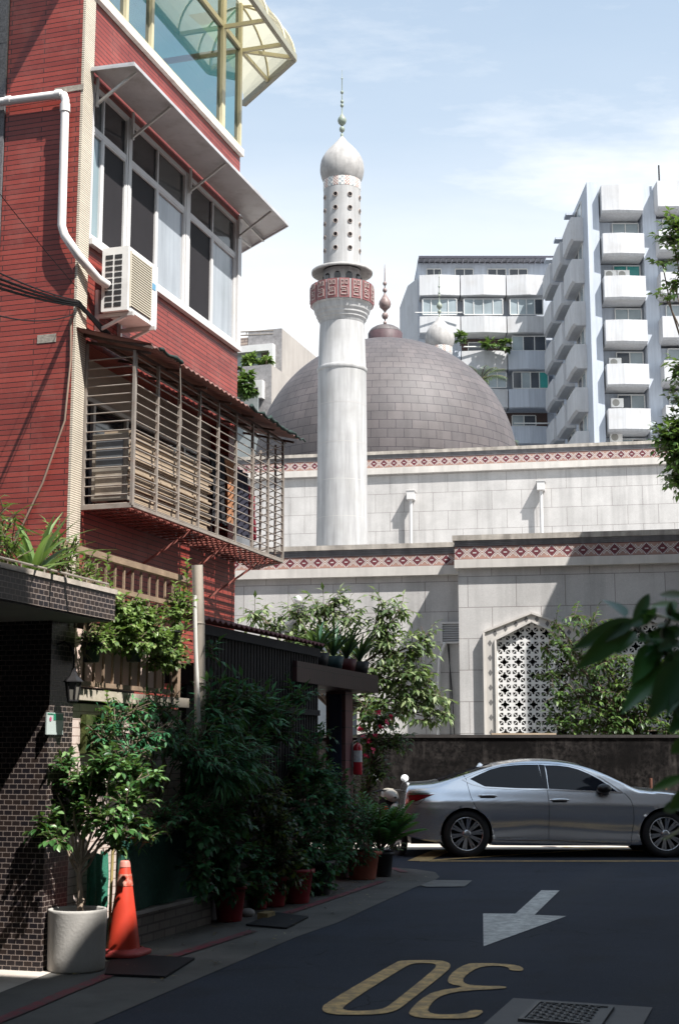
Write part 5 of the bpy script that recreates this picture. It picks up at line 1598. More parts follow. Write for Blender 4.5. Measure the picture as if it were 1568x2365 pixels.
# ================================================================== scooter by the wall
sb = gr(893, 1948); sb = V((sb.x, 22.0, 0)); sb.x = at(880, 1900, 22.).x
so = thing('parked_scooter', sb, 'cream and black motor scooter parked behind the potted palm near the car boot', 'scooter')
fw = V((.45, -.89, 0)).normalized(); rt_ = V((fw.y * -1, fw.x, 0)) * -1
def S(f, r, z): return sb + (fw * f + rt_ * r + V((0, 0, z))) * .85
m_cream_p = M('cream_plastic', (.42, .38, .32), .3, .06, coat=.4)
m_blk_p = M('black_plastic_body', (.02, .02, .022), .35, .1)
for f0 in (.62, -.6):
    b = MB(); c = S(f0, 0, .24); rows = []
    for k in range(28):
        a = 2 * pi * k / 28
        rad = fw * cos(a) + V((0, 0, sin(a)))
        rows.append([c + rad * (.185 + .05 * cos(t)) + rt_ * (.05 * sin(t)) for t in [2 * pi * j / 10 for j in range(10)]])
    rows.append(rows[0]); b.grid(rows, closeu=True); wh = b.build('wheel', m_tyre, so)
    b = MB()
    for k in range(5):
        a = 2 * pi * k / 5; b.bar(c, c + (fw * cos(a) + V((0, 0, sin(a)))) * .14, .03)
    b.build('rim', m_alu, wh)
b = MB()   # front fairing / shield
rows = []
for z, hw, f0, dp in ((.36, .11, .6, .1), (.5, .17, .56, .14), (.7, .2, .48, .12), (.88, .19, .4, .1), (.98, .14, .36, .08)):
    rows.append([S(f0 - dp * (j / 4 - 1) ** 2 * 1., hw * (j - 4) / 4, z) for j in range(9)])
b.grid(rows); b.grid([[p - fw * .03 for p in r] for r in reversed(rows)])
b.build('front_shield', m_blk_p, so)
b = MB(); b.sphere(S(.62, 0, .44), .14, 14, 8, sc=(.9, 1.2, .5)); b.build('front_fender', m_cream_p, so)
b = MB()
rows = []
for f0, hw, z0, z1 in ((.52, .03, .96, 1.0), (.48, .1, .9, 1.05), (.4, .17, .92, 1.1), (.3, .2, .97, 1.14), (.2, .12, 1.0, 1.14), (.16, .03, 1.05, 1.1)):
    rows.append([S(f0, hw * cos(t) * (1 if sin(t) < 0 else .8), (z0 + z1) / 2 + (z1 - z0) / 2 * sin(t)) for t in [2 * pi * j / 12 for j in range(12)]])
b.grid(rows, closeu=True)
b.build('handlebar_cowl', m_cream_p, so)
b = MB(); b.sphere(S(.52, 0, .8), .07, 14, 8); b.build('headlight', M('lamp_glass', (.65, .62, .55), .1, .05), so)
b = MB(); b.sphere(S(.5, -.17, .8), .035, 10, 6); b.sphere(S(.5, .17, .8), .035, 10, 6); b.build('indicator', M('orange_lens', (.5, .08, .02), .2, .1), so)
b = MB(); b.tube([S(.3, -.34, 1.06), S(.33, -.2, 1.1), S(.35, .2, 1.1), S(.3, .34, 1.06)], .014, 8); b.tube([S(.33, -.36, 1.07), S(.36, -.22, 1.09)], .007, 6); b.tube([S(.33, .36, 1.07), S(.36, .22, 1.09)], .007, 6); b.build('handlebar', m_black_metal, so)
for s in (-1, 1):
    b = MB(); b.tube([S(.33, s * .2, 1.1), S(.33, s * .24, 1.2), S(.32, s * .3, 1.27)], .007, 6)
    mo = b.build('mirror_stalk', m_black_metal, so)
    c = S(.33, s * .31, 1.31); b = MB()
    d = -fw
    b.face([c + rt_ * (.065 * cos(t)) + V((0, 0, .055 * sin(t))) - fw * .012 for t in [2 * pi * j / 20 for j in range(20)]])
    b.grid([[c + fw * (.022 * (1 - q * q) ** .5) * 1. + (rt_ * cos(t) + V((0, 0, .72 * sin(t)))) * (.055 * q) for t in [2 * pi * j / 16 for j in range(16)]] for q in (.05, .4, .7, .9, 1.)], closeu=True); b.build('mirror', M('mirror_white', (.75, .77, .78), .15, .03), mo)
b = MB()
rows = []
for f0, hw, z0, z1 in ((.3, .14, .3, .36), (.05, .16, .26, .34), (-.15, .17, .3, .62), (-.45, .17, .34, .74), (-.75, .14, .44, .74), (-.92, .08, .56, .7)):
    rows.append([S(f0, hw * cos(t), (z0 + z1) / 2 + (z1 - z0) / 2 * sin(t)) for t in [2 * pi * j / 14 for j in range(14)]])
b.grid(rows, closeu=True); b.build('body', m_cream_p, so)
b = MB(); rows = []
for f0, hw, z0, z1 in ((-.08, .1, .66, .72), (-.2, .15, .68, .78), (-.5, .16, .7, .8), (-.75, .14, .74, .86), (-.88, .08, .76, .84)):
    rows.append([S(f0, hw * cos(t), (z0 + z1) / 2 + (z1 - z0) / 2 * sin(t)) for t in [2 * pi * j / 14 for j in range(14)]])
b.grid(rows, closeu=True); b.build('seat', m_blk_p, so)
# ================================================================== apartment tower at right
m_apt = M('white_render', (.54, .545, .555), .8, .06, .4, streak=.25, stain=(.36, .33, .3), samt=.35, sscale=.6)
m_aptg = M('shaded_render', (.47, .51, .57), .8, .07, .3, streak=.25)  # blue-grey tone paints shade and haze on the apartment walls
m_wframe = M('pale_frame', (.6, .6, .58), .5, .05)
m_apane = M('curtain_pane_far', (.28, .33, .35), .2, .25, .35, spec=.5)
m_agreen = M('green_pane', (.05, .28, .26), .2, .15, .5)
m_adark = M('dark_pane_far', (.05, .06, .075), .12, .3, .5, spec=.6)
YT = 95.
def zY(y, Y): return at(784, y, Y).z
def xY(x, y, Y): return at(x, y, Y).x
Z8 = lambda x, y: (880.5 + .4385 * x, 367.5 + .4385 * y)
apt = thing('white_apartment_tower', V((24, YT, 0)), 'tall white apartment tower with stacked balconies at the right', 'building')
TW = Frame((0, YT), a=(1, 0, 0), n=(0, -1, 0))
XC = xY(1372, 700, YT)            # left corner of the pier
ztop = zY(424, YT)
b = MB()
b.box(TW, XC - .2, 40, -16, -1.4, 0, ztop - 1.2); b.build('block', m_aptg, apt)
px = [xY(*Z8(1090, 600), YT), xY(*Z8(1150, 600), YT), xY(*Z8(1385, 600), YT), xY(*Z8(1455, 600), YT)]
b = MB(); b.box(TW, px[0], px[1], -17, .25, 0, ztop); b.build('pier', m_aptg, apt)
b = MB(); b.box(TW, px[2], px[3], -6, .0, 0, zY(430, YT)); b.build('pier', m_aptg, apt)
def vbalcony(fr, t0, t1, z0, z1, dp, fold, mat, parent, back=1.4, name='balcony', tap=.15, fd_=.14, ins=.1):
    """parapet prism with a slight fold and bevelled underside"""
    b = MB()
    tm = t0 + (t1 - t0) * fold
    pl0 = [(t0, -back), (t0, dp), (tm, dp + fd_), (t1, dp), (t1, -back)]
    pl1 = [(t0 + .04, -back), (t0 + .04, dp - ins), (tm, dp + fd_ - ins), (t1 - .04, dp - ins), (t1 - .04, -back)]
    top = [fr.P(t, d, z1) for t, d in pl0]; mid = [fr.P(t, d, z0 + tap) for t, d in pl0]; low = [fr.P(t, d, z0) for t, d in pl1]
    for A, B_ in ((mid, top), (low, mid)):
        for k in range(5):
            k2 = (k + 1) % 5
            b.face([A[k], A[k2], B_[k2], B_[k]])
    b.face(low[::-1]); b.face(top)
    return b.build(name, mat, parent)
def far_window(fr, t0, t1, d, z0, z1, panes, parent, fw=.07):
    b = MB(); n = len(panes)
    b.box(fr, t0, t1, d, d + .1, z0, z0 + fw); b.box(fr, t0, t1, d, d + .1, z1 - fw, z1)
    ws = [t0 + (t1 - t0) * k / n for k in range(n + 1)]
    for t in ws: b.box(fr, t - fw / 2, t + fw / 2, d, d + .1, z0 + fw, z1 - fw)
    o = b.build('window', m_wframe, parent)
    for k in range(n):
        g = MB(); g.face([fr.P(ws[k], d + .04, z0), fr.P(ws[k + 1], d + .04, z0), fr.P(ws[k + 1], d + .04, z1), fr.P(ws[k], d + .04, z1)])
        g.build('pane', {'c': m_apane, 'g': m_agreen, 'd': m_adark}[panes[k]], o)
fl_ys = [(160, 303), (412, 528), (635, 757), (865, 987), (1095, 1213), (1328, 1447), (1560, 1680)]
def z8(y): return zY(Z8(0, y)[1], YT)
m_acw = M('ac_far_white', (.7, .69, .66), .5, .06)
m_acd = M('ac_far_grille', (.3, .29, .26), .5, .1)
def far_ac(fr, t, d, z, label, w_=.85, h=.62, dp=.35):
    o = thing('air_conditioner', fr.P(t, d, z), label, 'air conditioner', 'air conditioners on the apartment tower')
    b = MB(); b.box(fr, t - w_ / 2, t + w_ / 2, d, d + dp, z, z + h); b.build('case', m_acw, o)
    b = MB(); r = h * .4
    pts = [fr.P(t - w_ * .12 + r * cos(a), d + dp + .004, z + h / 2 + r * sin(a)) for a in [2 * pi * k / 18 for k in range(18)]]
    b.face(pts); b.build('fan_grille', m_acd, o)
for k, (ya, yb) in enumerate(fl_ys):
    z1, z0 = z8(ya), z8(yb)
    vbalcony(TW, px[1] + .12, px[2] - .12, z0, z1, .8, .42, m_apt, apt)
    vbalcony(TW, px[3] - .1, px[3] + 9, z0 + .15, z1 + .15, 1.2, .8, m_apt, apt)
    if k + 1 < len(fl_ys):
        wz1, wz0 = z0 - .05, z8(fl_ys[k + 1][0]) + .25
        pn = [('c', 'c'), ('g', 'g'), ('c', 'c'), ('d', 'c'), ('d', 'c'), ('c', 'd')][k]
        far_window(TW, px[1] + (px[2] - px[1]) * .36, px[2] - .15, -.9, wz0 + .1, wz1 - .1, pn, apt)
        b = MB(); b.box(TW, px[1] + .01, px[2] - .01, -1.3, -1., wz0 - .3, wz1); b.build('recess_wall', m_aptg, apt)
        far_window(TW, px[3] + .5, px[3] + 6, -.2, wz0 + .1, wz1 - .05, ('c', 'g') if k == 1 else ('c', 'c', 'd'), apt)
        b = MB(); b.box(TW, px[3] + .01, px[3] + 9, -1.3, -.3, wz0 - .3, wz1); b.build('recess_wall', m_aptg, apt)
for (X, Y, lab) in ((1207, 628, 'left one of the two air conditioners side by side below the green window'), (1275, 628, 'right one of the two air conditioners side by side below the green window'), (1232, 1092, 'white air conditioner under the curtained window with the dark left pane, fourth balcony down'), (1243, 1305, 'white air conditioner on the fifth balcony down of the tower'), (1237, 1487, 'lowest white air conditioner just above the mosque frieze')):
    q = at(*Z8(X, Y), YT); far_ac(TW, q.x, -.4, q.z, lab)
b = MB(); q = at(*Z8(1453, 120), YT); q2 = at(*Z8(1453, 48), YT); b.tube([V((q.x, YT - .5, q.z - 1)), V((q.x, YT - .5, q2.z))], .06, 6); b.build('aerial', m_black_metal, apt)
# side face with angled balconies
SF = Frame((px[0] + .05, YT), a=(0, 1, 0), n=(-1, 0, 0))
for bay in range(3):
    for k in range(-1, 8):
        step_ = (z8(412) - z8(1328)) / 4
        zz1 = (zY(518, 98), zY(572, 103.), zY(618, 108.))[bay] - k * step_
        if k < 0: continue
        t0 = 1.6 + bay * 5.2
        vbalcony(SF, t0, t0 + 3.9, zz1 - 1.75, zz1, .9, .3, m_apt, apt, tap=.16, ins=.18, fd_=.05)
        far_window(SF, t0 + .4, t0 + 3.6, .02, zz1 + .1, zz1 + 1.4, ('c', 'd'), apt)
        b = MB(); b.box(SF, t0 + 3.2, t0 + 4.2, .01, .7, zz1 + 1.42, zz1 + 1.6); b.build('window_hood', m_aptg, apt)
b = MB(); b.box(SF, 1.2, 17.5, -6, 0, 0, z8(330) - .0); b.build('side_block', m_aptg, apt)
# ================================================================== rear apartment wing
YW2 = 113.
WG = Frame((0, YW2), a=(1, 0, 0), n=(0, -1, 0))
wing = thing('grey_apartment_wing', V((10, YW2, 0)), 'grey apartment wing with bay balconies and a dark flat roof behind the dome', 'building')
def z9(y): return zY(Z8(0, y)[1], YW2)
def x9(x, y=900): return xY(*Z8(x, y), YW2)
xl, xr = x9(198), x9(880)
xs9 = [x9(198), x9(415), x9(657), x9(868)]
b = MB(); b.box(WG, xl, xr + 3, -12, -.9, 0, z9(529)); b.build('block', m_aptg, wing)
b = MB()
pl_ = [WG.P(xl - .01, -.95, 0), WG.P(x9(150), -3., 0), WG.P(x9(122), -9., 0), WG.P(xl - .01, -9., 0)]
b.poly(pl_, V((0, 0, z9(606)))); b.build('side_wall', m_apt, wing)
b = MB(); b.poly([WG.P(x9(200), .2, z9(524)), WG.P(xr + 1, .2, z9(528)), WG.P(xr + 1, -12, z9(528) + .6), WG.P(x9(200), -12, z9(524) + .6)], V((0, 0, .16)))
for k in range(24): 
    t = xl + (xr - xl) * k / 23; b.box(WG, t - .04, t + .04, -.8, .18, z9(529) - .12, z9(529) - .02)
b.build('roof', M('roof_soffit', (.3, .3, .33), .7, .15), wing)
b = MB(); b.box(WG, x9(199), xr + 1, .2, .3, z9(526) - .02, z9(524) + .14); b.build('fascia', M('fascia_dark', (.05, .05, .07), .7, .1), wing)
far_window(WG, x9(245), x9(322), -.85, z9(618), z9(560), ('d', 'd'), wing); far_window(WG, x9(397), x9(493), -.85, z9(618), z9(560), ('d', 'd'), wing)
far_window(WG, x9(570), x9(667), -.85, z9(618), z9(560), ('d', 'd'), wing); far_window(WG, x9(685), x9(782), -.85, z9(618), z9(560), ('d', 'd'), wing)
rows9 = [(622, 732, 'b'), (838, 928, 'b'), (1020, 1120, 'g'), (1220, 1320, 'g'), (1415, 1510, 'g')]
for (ya, yb, kind) in rows9:
    for k in range(3):
        vbalcony(WG, xs9[k] + .04, xs9[k + 1] - .04, z9(yb), z9(ya), .5, .5, m_apt if kind == 'b' or k == 1 else m_aptg, wing, back=.9, tap=.08, fd_=.22)
for k, pn in ((0, 'cccc'), (1, 'cccc'), (2, 'cccd')): far_window(WG, xs9[k] + .3, xs9[k + 1] - .3, .3, z9(828), z9(742), pn, wing)
far_window(WG, x9(460), x9(560), -.85, z9(1008), z9(950), ('d',), wing); far_window(WG, x9(684), x9(860), .2, z9(1016), z9(936), ('c', 'd', 'd'), wing)
far_window(WG, x9(555), x9(650), .2, z9(1210), z9(1124), ('c', 'c'), wing); far_window(WG, x9(684), x9(868), .2, z9(1214), z9(1124), ('d', 'c', 'd', 'g'), wing)
far_window(WG, x9(684), x9(808), -.85, z9(1396), z9(1336), ('c', 'd'), wing)
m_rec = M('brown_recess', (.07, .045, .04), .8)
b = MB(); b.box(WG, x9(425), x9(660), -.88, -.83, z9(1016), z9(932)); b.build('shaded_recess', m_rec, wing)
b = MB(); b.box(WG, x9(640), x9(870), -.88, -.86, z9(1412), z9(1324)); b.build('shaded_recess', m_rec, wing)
b = MB()
for x0, x1, y in ((425, 665, 1005), (680, 870, 1405)): b.tube([WG.P(x9(x0), .9, z9(y)), WG.P(x9(x1), .9, z9(y))], .06, 6)
for x0, x1, y in ((175, 420, 828),): b.tube([WG.P(x9(x0), 1., z9(y)), WG.P(x9(x1), 1., z9(y))], .05, 6)
b.build('balcony_rail', m_wframe, wing)
# ================================================================== beige building at left behind
m_beige = M('beige_render', (.36, .33, .3), .85, .1, .5, streak=.3)
m_tilebrown = brick('brown_tile_far', (.3, .24, .2), (.22, .18, .16), (.14, .11, .1), .5, .16, .03, rough=.7)
m_gtile = M('grey_speckle', (.24, .23, .23), .8, .25, 6.)
bc = at(652, 759, 72.)
BG = Frame((bc.x, bc.y), radians(17.4))
Z66 = lambda x, y: (536 + .1465 * x, 727.4 + .1465 * y)
beige = thing('beige_apartment_building', V((bc.x, bc.y, 0)), 'beige apartment building with white framed balconies between the red building and the dome', 'building')
htop = BG.inv(652, 759)[1]
b = MB(); b.box(BG, .02, 26, -1.9, 0, 0, htop); b.build('gable_wall', m_beige, beige)
b = MB(); b.box(BG, -.02, .019, -1.9, -.02, 0, htop + .02); b.build('tiled_pier', m_gtile, beige)
def fz(y, x=620): return BG.perp(x, y, 0.)[1]
def fd(x, y=800): return BG.perp(x, y, 0.)[0]
zq = lambda X, Y: BG.perp(*Z66(X, Y), 0.)
b = MB(); b.box(BG, .0, 20, -14, -1.92, 0, zq(400, 340)[1]); b.build('block', m_tilebrown, beige)
b = MB()   # white balcony surround upper
def surround(X0, X1, Y0, Y1, th, t0=-.9, t1=.0):
    d1, za = zq(X1, Y0); _, zb = zq(X1, Y1)
    b = MB(); b.box(BG, t0, t1, -14, d1, za - th, za); b.box(BG, t0, t1, d1 - .22, d1, zb, za - th - .001); b.build('balcony_surround', m_white, beige)
surround(100, 690, 480, 850, .36, -.45, -.03); 
d1 = zq(630, 700)
b = MB(); b.box(BG, -.05, -.02, -14, d1[0], zq(400, 880)[1], zq(400, 570)[1]); b.build('window_band', m_apane, beige)
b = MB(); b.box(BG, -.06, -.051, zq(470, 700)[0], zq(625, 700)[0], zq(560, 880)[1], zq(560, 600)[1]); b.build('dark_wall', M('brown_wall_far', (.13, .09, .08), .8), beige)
b = MB()
for y in (245, 300): 
    p, q = zq(650, y), zq(-400, y + 45); b.tube([BG.P(0., p[0], p[1]), BG.P(0., q[0], q[1])], .04, 5)
for X in (100, 230, 445): 
    p = zq(X, 330); q = zq(X, 260); b.tube([BG.P(0, p[0], p[1]), BG.P(0, q[0], q[1])], .03, 5)
b.build('roof_rail', m_iron, beige)
# lower stepped block nearer
bc2 = at(628, 845, 70.)
BG2 = Frame((bc2.x, bc2.y), radians(17.4))
h2 = BG2.inv(628, 842)[1]
zq2 = lambda X, Y: BG2.perp(*Z66(X, Y), 0.)
b = MB(); b.box(BG2, .02, 20, -1.6, 0, 0, h2); b.build('step_wall', m_beige, beige)
b = MB(); b.box(BG2, -.02, .019, -1.6, -.02, 0, h2 + .02); b.build('tiled_pier', m_gtile, beige)
b = MB(); b.box(BG2, 0., 1.2, -14, -1.62, 0, zq2(300, 900)[1]); b.build('parapet', m_tilebrown, beige)
d1, za = zq2(520, 1050); _, zb = zq2(520, 1330)
b = MB(); b.box(BG2, -.4, -.021, -14, d1, za - .38, za); b.box(BG2, -.4, -.021, d1 - .22, d1, zb, za - .381); b.build('balcony_surround', m_white, beige)
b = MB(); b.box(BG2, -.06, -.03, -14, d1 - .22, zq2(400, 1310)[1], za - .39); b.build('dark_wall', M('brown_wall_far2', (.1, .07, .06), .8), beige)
b = MB(); b.box(BG2, -.5, -.41, -14, zq2(465, 1400)[0], 0, zq2(400, 1305)[1]); b.build('grey_parapet', M('grey_parapet', (.22, .24, .24), .8), beige)
# ================================================================== vegetation
def rv(r):
    while True:
        v = V((r.uniform(-1, 1), r.uniform(-1, 1), r.uniform(-1, 1)))
        if .05 < v.length < 1: return v
def twig(b, p, d, L, n, lL, lW, r, droop=.3, big=False, tone=None, spread=.9, sb=None):
    d = d.normalized()
    x = d.cross(V((0, 0, 1)))
    if x.length < .1: x = V((1, 0, 0))
    x.normalize()
    pts = [p]; q = V(p); dd = V(d)
    for k in range(n):
        dd = (dd + V((0, 0, -droop * .25 / max(1, n) * 4)) + rv(r) * .12).normalized()
        q = q + dd * (L / n); pts.append(V(q))
        s = 1 if k % 2 else -1
        ld = (dd * (.5 + .3 * r.random()) + x * s * spread + rv(r) * .45 + V((0, 0, -droop))).normalized()
        t = (r.random() if tone is None else min(1, max(.01, tone + r.uniform(-.3, .3))))
        up = (V((0, 0, 1)) + rv(r) * .6)
        s_ = r.uniform(.7, 1.15)
        if big: b.bigleaf(q, ld, up, lL * s_, lW * s_, max(.01, t), curl=.2, seg=4)
        else: b.leaf(q, ld, up, lL * s_, lW * s_, max(.01, t))
    ld = (dd + V((0, 0, -droop * .5))).normalized()
    (b.bigleaf(q, ld, V((0, 0, 1)) + rv(r) * .4, lL, lW, max(.01, r.random()), seg=4) if big else b.leaf(q, ld, V((0, 0, 1)) + rv(r) * .4, lL, lW, max(.01, r.random())))
    if sb is not None: sb.tube(pts, .0035 + .02 * lW, 4, caps=False)
def clump(b, c, rad, nt, lL, lW, r, droop=.3, big=False, nl=6, tl=None, up=.3, tone=None, sb=None, hollow=.25):
    c = V(c)
    for _ in range(nt):
        v = rv(r)
        if v.length < hollow: v = v.normalized() * r.uniform(hollow, 1)
        p = c + V((v.x * rad[0], v.y * rad[1], v.z * rad[2]))
        d = V((v.x, v.y, v.z + up)) + rv(r) * .5
        tw = (tl or min(rad) * .7) * r.uniform(.7, 1.2)
        twig(b, p - d.normalized() * tw * .6, d, tw, nl, lL, lW, r, droop, big, tone, sb=sb)
def pclump(b, x, y, Y, rx, ry, nt, lL, lW, r, depth=None, **kw):
    k = Y / 3285.
    c = at(x, y, Y)
    clump(b, c, (rx * k, (depth if depth else (rx + ry) / 2 * k), ry * k), nt, lL, lW, r, **kw)
    return c
def limb(b, a, c, r0, r1, r, n=5, wob=.05):
    pts = []; rr = []
    L = (c - a).length
    for k in range(n + 1):
        u = k / n
        pts.append(a.lerp(c, u) + rv(r) * (wob * L * sin(pi * u)) + V((0, 0, -.08 * L * sin(pi * u) * 0))); rr.append(r0 + (r1 - r0) * u)
    b.tube(pts, rr, 7)
def tree(name, label, cat, base, fork, clumps, mat, lL, lW, seed, tr=.06, group=None, trunkmat=None, droop=.3, nl=6, big=False, up=.3, tl=None, stems=True, hollow=.25):
    r = random.Random(seed)
    o = thing(name, base, label, cat, group)
    b = MB(); tb = MB(); sb = MB()
    fork = V(fork); limb(tb, V(base), fork, tr, tr * .75, r, wob=.04)
    for cl in clumps:
        x, y, Y, rx, ry, nt = cl[:6]
        c = pclump(b, x, y, Y, rx, ry, int(nt * 1.5), lL, lW, r, droop=droop, nl=nl, big=big, up=up, tl=tl, sb=sb if stems else None, hollow=hollow)
        limb(tb, fork, c, tr * .55, tr * .12, r, wob=.08)
    b.build('crown', mat, o)
    tb.build('trunk', trunkmat or m_trunk, o)
    if stems and sb.v: sb.build('twigs', trunkmat or m_trunk, o)
    return o

# --- left tree in front of the mosque
Yt = 25.6
base = V((at(760, 1700, Yt).x - .2, Yt, 0)); fork = at(770, 1640, Yt)
tree('garden_tree', 'sunlit loose leafy tree before the mosque wall, left of the louvred vent', 'tree', base, fork, [
    (590, 1415, Yt, 26, 28, 9), (625, 1440, Yt, 25, 16, 8), (690, 1420, Yt, 28, 40, 16), (720, 1475, Yt, 50, 28, 26), (750, 1400, Yt, 40, 24, 16), (775, 1380, Yt, 10, 18, 4), (800, 1420, Yt, 30, 26, 12),
    (885, 1400, Yt, 14, 34, 8), (885, 1450, Yt, 26, 40, 22), (925, 1405, Yt, 16, 18, 5), (900, 1500, Yt, 34, 34, 22), (985, 1465, Yt, 18, 18, 6), (955, 1500, Yt, 30, 22, 14), (960, 1550, Yt, 38, 26, 22),
    (905, 1560, Yt, 50, 34, 32), (990, 1600, Yt, 36, 26, 22), (930, 1610, Yt, 44, 30, 24), (1010, 1640, Yt, 22, 14, 8), (870, 1620, Yt, 44, 36, 24), (980, 1655, Yt, 20, 10, 5), (840, 1550, Yt, 40, 40, 18), (770, 1520, Yt, 40, 30, 18)],
    L_pale, .18, .068, 11, tr=.07, droop=.55, nl=7, tl=.42, hollow=.1)
# --- tree by the arched window
Y2 = 25.8
base = V((at(1470, 1700, Y2).x, Y2, 0)); fork = at(1455, 1690, Y2)
tree('garden_tree', 'dense darker leafy tree covering the right of the arched mosque window', 'tree', base, fork, [
    (1330, 1420, Y2, 16, 24, 5), (1285, 1440, Y2, 26, 18, 5), (1360, 1440, Y2, 26, 26, 7), (1310, 1490, Y2, 36, 26, 13), (1262, 1500, Y2, 20, 14, 4), (1275, 1555, Y2, 28, 22, 8), (1335, 1540, Y2, 44, 36, 22),
    (1400, 1520, Y2, 50, 40, 24), (1295, 1600, Y2, 34, 26, 11), (1355, 1600, Y2, 50, 36, 26), (1430, 1590, Y2, 50, 40, 36), (1320, 1660, Y2, 50, 28, 30), (1400, 1660, Y2, 60, 36, 40), (1480, 1640, Y2, 44, 40, 30), (1500, 1560, Y2, 40, 50, 26), (1290, 1690, Y2, 36, 16, 14), (1470, 1700, Y2, 50, 22, 22), (1540, 1690, Y2, 40, 40, 24)],
    L_mid, .15, .055, 12, tr=.06, droop=.45, nl=7, tl=.42, hollow=.1)
# --- tall tree entering at the right edge
Y3 = 33.
base = V((at(1760, 1400, Y3).x, Y3, 0)); fork = at(1740, 1150, Y3)
tree('tall_tree', 'tall tree whose leafy boughs reach in at the right edge before the white tower', 'tree', base, fork, [
    (1560, 515, Y3, 24, 18, 12), (1552, 550, Y3, 24, 16, 11), (1565, 590, Y3, 16, 20, 8), (1528, 605, Y3, 12, 6, 3), (1555, 655, Y3, 16, 10, 6), (1534, 682, Y3, 8, 6, 2), (1595, 560, Y3, 26, 50, 20),
    (1564, 850, Y3, 10, 22, 9), (1590, 860, Y3, 22, 40, 24), (1564, 920, Y3, 8, 14, 6), (1550, 1010, Y3, 28, 20, 46), (1565, 1045, Y3, 20, 20, 32), (1566, 1100, Y3, 10, 24, 18), (1590, 1050, Y3, 36, 60, 70), (1575, 975, Y3, 22, 16, 22)],
    L_mid, .19, .11, 13, tr=.1, droop=.25, nl=7, tl=.6, hollow=.05)
# --- flowering bush by the extinguisher
Y4 = 20.3
base = V((at(850, 1950, Y4).x, Y4, 0))
o = tree('flowering_bush', 'dark green bush dotted with pink flowers beside the fire extinguisher', 'bush', base, at(852, 1780, Y4), [
    (845, 1640, Y4, 24, 30, 16), (880, 1660, Y4, 28, 24, 16), (850, 1700, Y4, 30, 30, 22), (890, 1715, Y4, 34, 18, 18), (860, 1760, Y4, 24, 34, 20), (845, 1830, Y4, 22, 40, 20), (920, 1700, Y4, 18, 10, 6), (880, 1780, Y4, 16, 20, 8)],
    L_mid, .1, .05, 14, tr=.035, droop=.3, nl=6, tl=.28)
r = random.Random(3); b = MB()
for x, y in ((873, 1646), (905, 1656), (880, 1677), (838, 1700), (852, 1713), (846, 1745), (862, 1733), (832, 1682), (893, 1668), (868, 1700)):
    c = at(x, y, Y4 - .35)
    for k in range(7): b.leaf(c, rv(r), rv(r), .055, .05, r.random())
b.build('flowers', M('pink_petals', (.6, .05, .12), .5, .15), o)
# --- potted tree in the concrete planter
Y5 = pp.y
bt = pp + V((0, 0, .34))
r = random.Random(5)
pt2 = thing('small_potted_tree', bt, 'small glossy leaved tree with a forked pale trunk growing in the concrete planter', 'tree')
tb = MB(); 
tp0 = at(185, 2105, Y5 - .02); f1 = at(183, 2030, Y5)
tb.tube([bt + V((.02, 0, -.02)), tp0, at(187, 2078, Y5), f1, at(184, 1990, Y5)], [.024, .024, .021, .019, .014], 9)
tb.sphere(at(190, 2082, Y5), .024, 8, 6)
ends = [(120, 1800), (160, 1780), (215, 1770), (270, 1760), (330, 1785), (130, 1900), (220, 1850), (290, 1880), (180, 1860), (255, 1930), (150, 1940), (330, 1830)]
b = MB(); sb = MB()
for k, (x, y) in enumerate(ends):
    c = at(x, y, Y5 + r.uniform(-.25, .25)); limb(tb, at(184, 1995 + (k % 3) * 14, Y5), c, .011, .004, r, 6, .06)
cl5 = [(150, 1770, 22, 20, 6), (170, 1800, 26, 22, 8), (200, 1800, 40, 24, 13), (255, 1760, 34, 24, 13), (230, 1775, 22, 18, 6), (300, 1790, 34, 22, 12), (345, 1792, 22, 18, 7), (250, 1820, 46, 28, 16), (190, 1840, 40, 24, 12), (290, 1850, 30, 24, 11), (330, 1850, 14, 18, 5),
       (150, 1870, 36, 24, 12), (110, 1905, 30, 22, 11), (150, 1910, 34, 22, 11), (92, 1925, 12, 12, 3), (215, 1880, 44, 26, 12), (270, 1900, 36, 24, 13), (310, 1900, 18, 22, 6), (265, 1940, 22, 16, 6), (130, 1935, 24, 12, 5), (345, 1930, 12, 8, 2), (143, 1772, 10, 8, 3)]
for x, y, rx, ry, n in cl5:
    pclump(b, x, y, Y5 + r.uniform(-.22, .22), rx, ry, int(n * 2.1), .066, .036, r, droop=.15, nl=6, big=True, up=.35, tl=.12, depth=.12, sb=sb, hollow=.05)
b.build('crown', L_glossy, pt2); tb.build('trunk', m_trunk_pale, pt2); sb.build('twigs', m_trunk, pt2)
# --- planters on the canopy
ctz = zB + .091
def on_canopy(x, dd=.2):
    """point on top of the canopy coping seen at pixel column x"""
    t, _z = w.inv(x, 1300, D_ - dd)
    return P1(t, D_ - dd, ctz)
def strap_plant(name, base, n, L, W, label, mat, seed, parent=None, cat='plant', group=None, upr=.9, potr=.09, poth=.12, potmat=None):
    r = random.Random(seed); o = thing(name, base, label, cat, group)
    if potr:
        b = MB(); b.lathe(base, [(.01, .002), (potr * .75, .003), (potr, poth), (potr * .9, poth), (potr * .85, poth * .85), (.001, poth * .84)], 18); b.build('pot', potmat or m_terra, o)
    b = MB(); top = base + V((0, 0, poth if potr else 0))
    for k in range(n):
        a = 2 * pi * k / n + r.uniform(-.4, .4); tilt = r.uniform(.15, .75)
        d = V((cos(a) * tilt, sin(a) * tilt, upr))
        b.bigleaf(top + V((cos(a), sin(a), 0)) * .015, d, V((-cos(a), -sin(a), .8)), L * r.uniform(.6, 1.1), W * r.uniform(.8, 1.2), max(.05, r.random()), curl=.45 * r.uniform(.5, 1.9), fold=.25, seg=8, shape=.6)
    b.build('leaves', mat, o); return o
